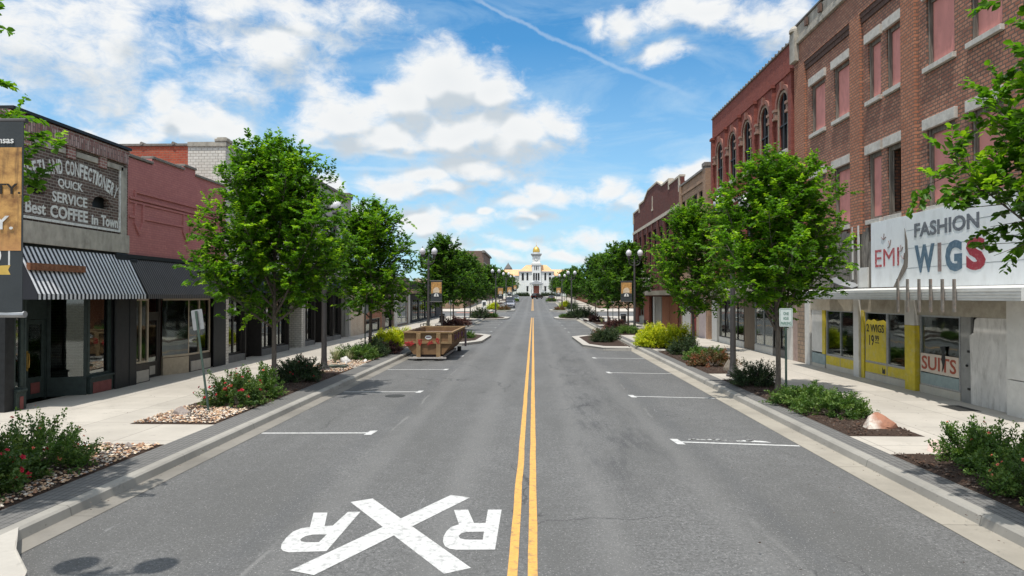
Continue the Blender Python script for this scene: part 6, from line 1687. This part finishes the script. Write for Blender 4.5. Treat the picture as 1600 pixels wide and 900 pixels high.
# banner artwork
def banner_mat(name, seed):
    m, k, p, oc, o = newmat(name)
    x, y, z = k.sep(oc)
    n = k.noise(k.vmath('MULTIPLY', oc, (1.5, 1, 2.2)), 4, 6, .65)
    c = k.mix(k.mapr(n, .3, .7), (.20, .085, .025), (.74, .42, .13))
    c = k.mix(k.mapr(k.noise(k.vmath('MULTIPLY', oc, (6, 1, .8)), 3, 5, .6), .52, .66, 0, .6), c, (.09, .045, .02))
    c = k.mix(k.mapr(z, -.35, -.12, .85, 0), c, (.62, .31, .12))
    k.put(p.inputs['Base Color'], c); p.inputs['Roughness'].default_value = .6; return m
M_CHAR = mat('charcoal_banner', (.045, .052, .056), .6, 4, .1); M_BGOLD = mat('banner_gold', (.62, .42, .10), .6)
M_BWHITE = mat('banner_white', (.70, .70, .68), .6); M_BBLK = mat('banner_black', (.03, .025, .02), .6)
M_ART = banner_mat('banner_orange_photo', 1)
def near_banner(x_r, y, zt, zb, x_l):
    w = x_r - x_l; xc = (x_r + x_l) / 2; zc = (zt + zb) / 2
    t = empty('street_banner', (xc, y, zc), 'large charcoal and orange fabric banner hanging at the left edge of the picture', 'banner', 'city banners on lamp posts')
    def sh(name, x0, x1, z0, z1, m, th=.006, off=0.0, par=None):
        b = MB(); n = 8; vv = []; ff = []
        for s_ in (0, 1):
            for j in range(2):
                for i in range(n + 1):
                    xx = x0 + (x1 - x0) * i / n; bow = .018 * math.sin((xx - x_l) / w * 5 + .4)
                    vv.append((xx - xc, -off - th * (1 - s_) + bow * 1.0, (z0, z1)[j] - zc))
        q = n + 1
        for i in range(n):
            ff += [(i, i + 1, q + i + 1, q + i), (2 * q + i, 3 * q + i, 3 * q + i + 1, 2 * q + i + 1), (i, 2 * q + i, 2 * q + i + 1, i + 1), (q + i, q + i + 1, 3 * q + i + 1, 3 * q + i)]
        ff += [(0, q, 3 * q, 2 * q), (n, 2 * q + n, 3 * q + n, q + n)]
        b.add(vv, ff); return b.build(name, m, par or t, wc=False)
    H = zt - zb
    sh('fabric', x_l, x_r, zb, zt, M_CHAR)
    sh('picture_panel', x_l, x_r - .012, zb + H * .325, zt - H * .135, M_ART, .002, .0065)
    b = MB(); b.prism([(x_r - .012 - xc, zb + H * .325 - zc), (x_r - .012 - xc, zb + H * .325 - .01 - zc), (x_r - .17 - xc, zb + H * .37 - zc), (x_r - .4 - xc, zb + H * .40 - zc), (x_r - .4 - xc, zb + H * .325 - zc)], -.02, -.012, 'y')
    def tx(s_, xr_, z0, h, w_, m, nm='lettering'):
        v, fs = letters(s_, w_, h, .003, .015); b = MB()
        b.add([(xr_ - w_ + p[0] - xc, -.022 + .018 * math.sin((xr_ - w_ + p[0] - x_l) / w * 5 + .4) * 1.0 - p[2] + .008, z0 + p[1] - zc) for p in v], fs); return b.build(nm, m, t, wc=False)
    tx('Arkansas', x_r - .075, zt - H * .115, .055, .30, M_BWHITE)
    tx('ITY.', x_r - .015, zb + H * .62, .088, .24, M_BBLK)
    tx('Y.', x_r - .075, zb + H * .435, .115, .17, M_BWHITE)
    b = MB(); b.prism([(x_r - .24 - xc, zb + H * .20 - zc), (x_r - .10 - xc, zb + H * .20 - zc), (x_r - .12 - xc, zb + H * .225 - zc), (x_r - .10 - xc, zb + H * .25 - zc), (x_r - .24 - xc, zb + H * .245 - zc)], -.024, -.018, 'y'); b.build('gold_ribbon', M_BGOLD, t, wc=False)
    b = MB(); b.prism([(x_r - .12 - xc, zb + H * .25 - zc), (x_r - .105 - xc, zb + H * .25 - zc), (x_r - .105 - xc, zb + H * .34 - zc), (x_r - .12 - xc, zb + H * .34 - zc)], -.024, -.018, 'y')
    b.prism([(x_r - .3 - xc + .12 * math.cos(q * .3), zb + H * .30 - zc + .1 * math.sin(q * .3)) for q in range(21)], -.024, -.018, 'y'); b.build('emblem', M_BWHITE, t, wc=False)
    for z in (zt + .012, zb - .012):
        b = MB(); b.tube((x_l - .03 - xc, 0, z - zc), (x_r + .012 - xc, 0, z - zc), .022 if z > zc else .028, n=10); b.build('banner_rod', M_LAMP if z > zc else M_STEEL, t, wc=False)
    return t
# distant banners
def far_banner(x0, x1, y, zt, zb, label):
    w = x1 - x0; xc = (x0 + x1) / 2; H = zt - zb; g = gz(y)
    t = empty('street_banner', (xc, y, zb + H / 2 + g), label, 'banner', 'city banners on lamp posts')
    h = H / 2; w2 = w / 2
    b = MB(); b.box(-w2, w2, -.005, .005, -h, h); b.build('fabric', M_CHAR, t, wc=False)
    b = MB(); b.box(-w2 + .04, w2 - .04, -.012, -.006, -h * .30, h * .86); b.build('picture_panel', M_ART, t, wc=False)
    b = MB(); b.prism([(-w2 * .55, -h * .32), (w2 * .55, -h * .32), (w2 * .5, h * .25), (w2 * .15, h * .38), (-w2 * .3, h * .34), (-w2 * .6, h * .1)], -.018, -.0125, 'y'); b.build('pale_figure', mat('banner_cream', (.62, .50, .36), .7, 8, .25) if 'banner_cream' not in MATS else MATS['banner_cream'], t, wc=False)
    b = MB(); b.prism([(-w2 + .04, -h * .45), (w2 - .04, -h * .45), (w2 - .04, -h * .22), (w2 * .4, -h * .16), (0, -h * .12), (-w2 * .4, -h * .16), (-w2 + .04, -h * .22)], -.022, -.0185, 'y'); b.build('emblem_ground', M_CHAR, t, wc=False)
    b = MB(); b.prism([(w2 * .42 * math.cos(q * math.pi / 10), -h * .50 + h * .32 * math.sin(q * math.pi / 10)) for q in range(11)], -.026, -.0225, 'y'); b.build('emblem', M_BWHITE, t, wc=False)
    b = MB(); b.box(-.03, .03, -.03, -.0265, -h * .47, -h * .22); b.build('emblem_mark', M_CHAR, t, wc=False)
    for z in (h, -h):
        b = MB(); b.tube((-w2 - .08, 0, z), (w2 + .03, 0, z), .02, n=6); b.build('banner_rod', M_LAMP, t, wc=False)
lamp(-5.45, 5.75, 'street lamp out of frame on the left that carries the large banner', 1.0)
near_banner(-4.285, 5.62, 4.47, 2.86, -5.32)
lamp(-8.02, 26.0, 'grey street lamp post on the left, one globe poking out behind the nearest tree', 1.0)
lamp(-8.0, 52.0, 'twin globe street lamp with a banner, right behind the dumpster', 1.0)
far_banner(-7.82, -6.95, 51.95, 4.2, 2.58, 'small orange city banner on the lamp behind the dumpster')
lamp(7.12, 24.6, 'street lamp behind the one hour parking sign, its globes among the leaves', .985)
lamp(8.05, 54.5, 'twin globe street lamp with a banner by the yellow bushes on the right', 1.0)
far_banner(6.95, 7.85, 54.45, 4.2, 2.58, 'small orange city banner on the right hand lamp before the maroon building')
lamp(-5.15, 94.0, 'twin globe lamp on the left corner island at the cross street', 1.0)
far_banner(-4.9, -4.1, 93.95, 4.2, 2.6, 'small orange city banner at the left corner of the cross street')
lamp(-4.7, 118.5, 'twin globe lamp on the left island just past the cross street', 1.0)
far_banner(-4.5, -3.7, 118.45, 4.2, 2.6, 'small orange city banner just past the cross street on the left')
lamp(5.15, 92.0, 'twin globe lamp on the right corner island at the cross street', .95)
lamp(5.0, 118.5, 'twin globe lamp on the right island just past the cross street', .95)
far_banner(4.0, 4.8, 118.45, 4.1, 2.5, 'small orange city banner just past the cross street on the right')
lamp(-5.2, 172.0, 'distant twin globe lamp among the left trees', 1.0)
far_banner(-4.95, -4.15, 171.95, 4.3, 2.7, 'distant city banner among the left trees')
lamp(4.7, 171.0, 'distant twin globe lamp among the right trees', 1.0)

# signs
M_GPOST = mat('green_sign_post', (.055, .085, .07), .6, 8, .2, .2, 30)
def sign(x, y, lean, h, w, hh, label, text=None, face=-1, dirr=0.0, zz=.15):
    t = empty('parking_sign', (x, y, gz(y) + zz), label, 'sign', 'small signs on green posts')
    t.rotation_euler = (lean[1], lean[0], dirr)
    b = MB(); b.prism([(-.03, -.012), (.03, -.012), (.03, .0), (.012, .0), (.012, .018), (-.012, .018), (-.012, 0), (-.03, 0)], -.3, h - .03); b.build('post', M_GPOST, t, wc=False)
    b = MB(); r_ = .03
    out = []
    for (cx_, cz_, a0) in ((w / 2 - r_, h - r_, 0), (-w / 2 + r_, h - r_, 90), (-w / 2 + r_, h - hh + r_, 180), (w / 2 - r_, h - hh + r_, 270)):
        out += [(cx_ + r_ * math.cos(R(a0 + q)), cz_ + r_ * math.sin(R(a0 + q))) for q in (0, 30, 60, 90)]
    yo = face * .02
    b.prism(out, min(yo, yo + .004 * face), max(yo, yo + .004 * face), 'y')
    pl_ = b.build('sign_plate', M_SIGNB if not text else M_SIGNF, t, wc=False)
    if text:
        b = MB(); rows = text.split('|'); n = len(rows); rh = hh * .17
        for i, s_ in enumerate(rows):
            v, fs = letters(s_, w * (.40 if len(s_) < 5 else .78), rh, .002, .02); z0 = h - hh * (.20 + .265 * i) - rh; ww = w * (.40 if len(s_) < 5 else .78)
            b.add([(p[0] - ww / 2, -.0265 - p[2], z0 + p[1]) for p in v], fs)
        b.build('lettering', M_SIGNL, t, wc=False)
        b = MB()
        for (x0, x1, z0, z1) in ((-w / 2 + .02, w / 2 - .02, h - .028, h - .02), (-w / 2 + .02, w / 2 - .02, h - hh + .02, h - hh + .028), (-w / 2 + .02, -w / 2 + .028, h - hh + .03, h - .03), (w / 2 - .028, w / 2 - .02, h - hh + .03, h - .03)): b.box(x0, x1, -.027, -.0245, z0, z1)
        b.build('sign_border', M_SIGNL, t, wc=False)
    return t
M_SIGNB = mat('bare_aluminium', (.36, .37, .38), .45, 10, .12, .1, 30, metal=.6); M_SIGNF = mat('sign_face_white', (.62, .68, .66), .5, 10, .05); M_SIGNL = mat('sign_green_ink', (.10, .22, .17), .6)
sign(-7.95, 16.55, (-.16, .0), 2.55, .33, .50, 'bare backed grey sign on a leaning green post beside the left rose bush', face=1, dirr=-.25)
sign(-8.02, 32.4, (.0, 0), 2.50, .30, .46, 'bare backed sign on an upright post in front of the second left tree', face=1, dirr=-.1)
sign(6.92, 18.95, (.0, 0), 2.52, .36, .50, 'white sign reading one hour parking on a green post by the right tree', 'ONE|HOUR|PARKING')
sign(-8.0, 66.0, (.0, 0), 2.5, .30, .46, 'plain sign post among the trees beyond the left banner lamp', face=1)
sign(7.9, 68.0, (.0, 0), 2.5, .30, .46, 'plain sign post among the trees beyond the right banner lamp', face=1)

# roll-off skip -----------------------------------------------------------------
M_SKIP = mat('tan_skip_paint', (.22, .13, .065), .75, 5, .25, .3, 20, stain=(.10, .05, .03), st_amt=.85, st_scale=2.5); M_SKIPD = mat('skip_inside', (.17, .13, .14), .9, 4, .3)
M_SKIPL = mat('pale_tan_rib', (.28, .185, .095), .75, 5, .22, .2, 20, stain=(.22, .13, .07), st_amt=.4, st_scale=3)
M_GRAF = mat('red_spray_paint', (.50, .04, .045), .7); M_GRAFP = mat('purple_spray_paint', (.13, .05, .11), .7)
q0, q1 = 31.9, 37.6; xl, xr = -6.02, -3.78
bd = empty('dumpster', ((xl + xr) / 2, (q0 + q1) / 2, 0), 'tan open roll off skip with red graffiti parked against the left kerb', 'dumpster')
xt = (xl, xr); xbm = (xl + .42, xr - .42); zt_, zm, zb_ = 1.27, .82, .28
sec = [(xt[0], zt_), (xt[0], zm), (xbm[0], zb_), (xbm[1], zb_), (xt[1], zm), (xt[1], zt_)]
inn = [(xt[0] + .05, zt_), (xt[0] + .05, zm), (xbm[0] + .04, zb_ + .05), (xbm[1] - .04, zb_ + .05), (xt[1] - .05, zm), (xt[1] - .05, zt_)]
b = MB(); ring = sec + list(reversed(inn)); b.prism(ring, q0, q1, 'y'); b.build('body', M_SKIP, bd)
b = MB(); b.prism(sec, q0 - .05, q0 - .001, 'y'); fr = b.build('front_panel', M_SKIP, bd)
b = MB(); b.prism(sec, q1 + .001, q1 + .05, 'y'); b.build('tailgate', M_SKIP, bd)
b = MB(); b.prism([(x, z) for x, z in inn[1:5]], q0 + .01, q1 - .01, 'y') if False else b.box(xt[0] + .06, xt[1] - .06, q0 + .02, q1 - .02, 1.05, 1.08); b.build('load', M_SKIPD, bd)
b = MB()
b.box(xl - .05, xr + .05, q0 - .12, q0 + .0, zt_ + .002, zt_ + .085); b.box(xl - .05, xr + .05, q1 + .0, q1 + .12, zt_ + .002, zt_ + .085)
b.box(xl - .05, xl + .06, q0 + .002, q1 - .002, zt_ + .003, zt_ + .084); b.box(xr - .06, xr + .05, q0 + .002, q1 - .002, zt_ + .003, zt_ + .084)
b.box(xl + .01, xr - .01, q0 - .11, q0 - .055, .78, .88); b.build('rim', M_SKIPL, bd, bevel=.008)
for x in (-5.35, -4.42):
    b = MB(); b.box(x - .10, x + .10, q0 - .17, q0 - .052, .16, zt_ + .0); b.build('rib', M_SKIPL, bd, bevel=.01)
b = MB(); b.box(xr - .19, xr - .02, q0 - .10, q0 - .052, .885, zt_); b.build('rib', M_SKIPL, bd)
yy = q0 + .1
while yy < q1 - .2:
    b = MB(); b.box(xr + .0, xr + .055, yy, yy + .12, zm - .02, zt_); b.box(xl - .055, xl, yy, yy + .12, zm - .02, zt_); b.build('side_rib', M_SKIP, bd); yy += .78
M_SKID = mat('pale_steel_rail', (.42, .39, .36), .6, 8, .2)
b = MB(); b.box(-5.6, -5.42, q0 - .3, q1 - .1, .08, .18); b.box(-4.4, -4.22, q0 - .3, q1 - .1, .08, .18); b.box(-5.75, -4.03, q0 - .32, q0 - .22, .10, .17); b.build('skid_rails', M_SKID, bd)
for i in range(6):
    b = MB(); b.box(-5.42, -4.4, q0 + .3 + i, q0 + .38 + i, .12, .279); b.build('cross_member', M_SKIPD, bd)
M_RUB = mat('black_rubber', (.02, .02, .02), .8)
for (x, y) in ((-5.75, q1 - .2), (-4.05, q1 - .2), (-5.3, q0 - .15), (-4.5, q0 - .15)):
    r_ = .13 if y > 35 else .07
    b = MB(); b.tube((x - .1, y, r_ + .005), (x + .1, y, r_ + .005), r_, n=16); b.build('roller', M_RUB, bd)
b = MB(); b.box(xr + .01, xr + .10, q1 - .1, q1 + .13, .25, 1.2); b.build('hinge_post', M_SKIPD, bd)
b = MB(); b.prism([(-4.90 + .16 * math.cos(i * .314), 1.08 + .10 * math.sin(i * .314)) for i in range(20)], q0 - .062, q0 - .0515, 'y'); lb = b.build('oval_badge', M_BWHITE, bd)
b = MB(); b.box(-5.0, -4.8, q0 - .066, q0 - .0625, 1.06, 1.10); b.build('badge_mark', M_GRAFP, lb)
b = MB(); rnd = random.Random(6)
for (cx_, cz_, w_, h_, n) in ((-5.78, .78, .30, .14, 3), (-5.3, .86, .12, .16, 2), (-4.82, .83, .22, .12, 2), (-4.42, .92, .13, .16, 2)):
    for j in range(n):
        pts = []; yq = q0 - (.175 if abs(cx_ + 5.35) < .14 or abs(cx_ + 4.42) < .14 else .114)
        for i in range(9): pts.append((cx_ + rnd.uniform(-w_, w_) * (.9), yq, cz_ + rnd.uniform(-h_, h_)))
        b.path(pts, [.011] * 9, 4)
b.build('graffiti', M_GRAF, bd)
b = MB()
for (yc, n) in ((32.6, 2), (34.0, 3), (35.6, 2)):
    for j in range(n): b.path([(xr + .058, yc + rnd.uniform(-.45, .45), 1.05 + rnd.uniform(-.15, .16)) for i in range(8)], [.014] * 8, 4)
b.build('graffiti', M_GRAFP, bd)

# benches, bike racks, planter box, utility box
def bench(x, y, rot, label):
    t = empty('park_bench', (x, y, gz(y) + .155), label, 'bench', 'black metal benches'); t.rotation_euler.z = rot
    b = MB()
    for i in range(5): b.box(-.75, .75, -.2 + i * .09, -.14 + i * .09, .43, .46)
    b.build('seat', M_BLACK, t, wc=False)
    b = MB()
    for i in range(4): b.box(-.75, .75, .27 + i * .02, .29 + i * .02, .55 + i * .1, .62 + i * .1)
    b.build('backrest', M_BLACK, t, wc=False)
    for s in (-1, 1):
        b = MB(); b.box(s * .68 - .025, s * .68 + .025, -.22, -.17, 0, .62); b.box(s * .68 - .025, s * .68 + .025, .22, .27, 0, .43); b.box(s * .68 - .025, s * .68 + .025, -.22, .3, .62, .66); b.box(s * .68 - .02, s * .68 + .02, .27, .31, .43, .9); b.build('bench_frame', M_BLACK, t, wc=False)
bench(9.4, 55.5, R(90), 'black metal bench beside the right banner lamp')
bench(-8.7, 54.5, R(-90), 'black metal bench behind the dumpster on the left pavement')
def post(name, x, y, h, r, m, label, cat, grp=None):
    t = empty(name, (x, y, gz(y) + .155), label, cat, grp)
    b = MB(); b.lathe([(r * 1.5, 0), (r * 1.5, .06), (r, .1), (r, h - .12), (r * 1.2, h - .1), (r * 1.2, h - .04), (r * .6, h)], n=14); b.build('body', m, t, wc=False, smooth=True)
    b = MB(); b.lathe([(r * 1.25, h - .2), (r * 1.25, h - .16)], n=14); b.build('band', M_STEEL, t, wc=False)
post('litter_bin', -9.9, 74.0, .95, .28, M_BLACK, 'black litter bin on the left pavement under the far trees', 'litter bin')
post('litter_bin', 9.6, 73.0, .95, .28, M_BLACK, 'black litter bin on the right pavement under the far trees', 'litter bin')
t = empty('sandwich_board', (-9.0, 125.5, gz(125.5) + .15), 'white framed notice board past the cross street on the left', 'notice board')
b = MB(); b.prism([(-.45, 0), (.45, 0), (0.42, 1.5), (-.42, 1.5)], -.03, .03, 'y'); b.build('panel', M_BWHITE, t, wc=False)
b = MB(); b.box(-.3, .3, -.036, -.031, .5, 1.2); b.build('poster', M_CHAR, t, wc=False)
t = empty('ground_uplight', (-7.75, 26.9, .16), 'low dark green utility lid lying by the left lamp post', 'utility lid')
b = MB(); b.prism([(-.35, -.3), (.35, -.3), (.35, .3), (-.35, .3)], 0, .10); b.build('lid', mat('dark_green_lid', (.10, .115, .09), .8), t, wc=False, bevel=.01)
b = MB(); b.box(-.15, .15, -.02, .02, .10, .112); b.build('handle', M_IRON, t, wc=False)

# cars ---------------------------------------------------------------------------
M_TYRE = mat('tyre', (.02, .02, .02), .85); M_RIM = mat('rim', (.4, .4, .42), .35, metal=.8, bump=0); M_HEADL = mat('headlight_glass', (.75, .75, .72), .15, bump=0)
def paint(n, c): return mat(n, c, .25, 3, .03, 0, metal=.3, spec=.6)
def car(x, y, rot, kind, m, label, L=4.6, W=1.82, group='vehicles beyond the cross street'):
    t = empty('parked_car' if kind != 'suv' else 'moving_car', (x, y, gz(y) + .01), label, 'car', group); t.rotation_euler.z = rot
    h = L / 2
    # side outline along local x (front at +x)
    body = {'sedan': [(-h, .35), (-h, .75), (-h + .1, .98), (-h + .9, 1.02), (h - 1.45, .98), (h - .25, .82), (h, .62), (h, .33), (h - .35, .24), (-h + .3, .24)],
            'suv': [(-h, .42), (-h, 1.0), (-h + .05, 1.12), (h - 1.35, 1.14), (h - .15, 1.02), (h, .8), (h, .42), (h - .3, .32), (-h + .3, .32)],
            'pickup': [(-h, .5), (-h, 1.08), (-h + 1.7, 1.1), (h - 1.45, 1.12), (h - .1, 1.0), (h, .8), (h, .45), (h - .3, .36), (-h + .3, .36)]}[kind]
    top = {'sedan': [(-h + .75, 1.0), (-h + 1.35, 1.42), (h - 2.1, 1.45), (h - 1.3, .98)],
           'suv': [(-h + .05, 1.12), (-h + .35, 1.74), (h - 2.0, 1.78), (h - 1.2, 1.13)],
           'pickup': [(-h + 1.75, 1.1), (-h + 2.0, 1.76), (h - 2.1, 1.78), (h - 1.4, 1.12)]}[kind]
    b = MB(); b.prism(body, -W / 2, W / 2, 'y'); b.build('body', m, t, wc=False, bevel=.06)
    b = MB(); n = len(top)
    v = [(p[0], s * (W / 2 - (.08 if i in (0, 3) else .24)), p[1] - .01) for s in (-1, 1) for i, p in enumerate(top)]
    b.add(v, [(0, 1, 2, 3), (7, 6, 5, 4), (0, 4, 5, 1), (1, 5, 6, 2), (2, 6, 7, 3)]); cb = b.build('cabin', m, t, wc=False, bevel=.04)
    def lerp2(a, c, f): return tuple(a[i] + (c[i] - a[i]) * f for i in range(3))
    for nm, q in (('windscreen', (6, 7, 3, 2)), ('rear_window', (4, 5, 1, 0)), ('side_windows', (0, 1, 2, 3)), ('side_windows', (7, 6, 5, 4))):
        P = [Vector(v[i]) for i in q]; c_ = sum(P, Vector()) / 4; nr = (P[1] - P[0]).cross(P[2] - P[0]).normalized()
        if nr.dot(c_ - Vector((0, 0, 1.2))) < 0: nr = -nr
        b = MB(); b.quad(*[c_ + (p - c_) * .86 + nr * .012 for p in P]); b.build(nm, M_BLACK if False else M_CARGL, cb, wc=False)
    for sx_ in (-h + .85, h - .9):
        for s in (-1, 1):
            b = MB(); b.tube((sx_, s * (W / 2 - .2), .34), (sx_, s * (W / 2 + .015), .34), .34, n=18); w_ = b.build('wheel', M_TYRE, t, wc=False)
            b = MB(); b.tube((sx_, s * (W / 2 + .016), .34), (sx_, s * (W / 2 + .03), .34), .2, n=12); b.build('rim', M_RIM, w_, wc=False)
    for s in (-1, 1):
        zz = .68 if kind == 'sedan' else .85
        b = MB(); b.box(h - .06, h + .015, s * (W / 2 - .35) - .2, s * (W / 2 - .35) + .2, zz - .07, zz + .08); b.build('headlight', M_HEADL, t, wc=False, bevel=.02)
        b = MB(); b.box(-h - .015, -h + .05, s * (W / 2 - .28) - .16, s * (W / 2 - .28) + .16, .75, .92); b.build('tail_light', mat('tail_red', (.35, .02, .02), .3, bump=0) if 'tail_red' not in MATS else MATS['tail_red'], t, wc=False)
    b = MB(); b.box(h - .02, h + .02, -.5, .5, .45, .62); b.build('grille', M_BLACK, t, wc=False)
    return t
M_CARGL = mat('car_glass', (.015, .018, .02), .08, bump=0, spec=.8)
car(-4.55, 134.5, R(-90), 'sedan', paint('silver_blue_paint', (.30, .31, .36)), 'silver sedan parked on the left just past the cross street, facing the camera', 4.7)
car(-4.95, 149, R(-90), 'pickup', paint('dark_navy_paint', (.03, .035, .06)), 'dark navy pickup parked behind the silver sedan', 5.5, 1.95)
car(-4.6, 176, R(-90), 'suv', paint('slate_blue_paint', (.06, .09, .12)), 'slate blue parked car farthest up the left side', 4.8, 1.9)
car(1.25, 216, R(62), 'suv', paint('black_paint_car', (.012, .012, .014)), 'black car crossing the centre line in front of the courthouse', 4.6, 1.9)
car(4.9, 185, R(90), 'sedan', paint('grey_car_paint', (.10, .10, .12)), 'dark grey car parked under the far right trees', 4.6)
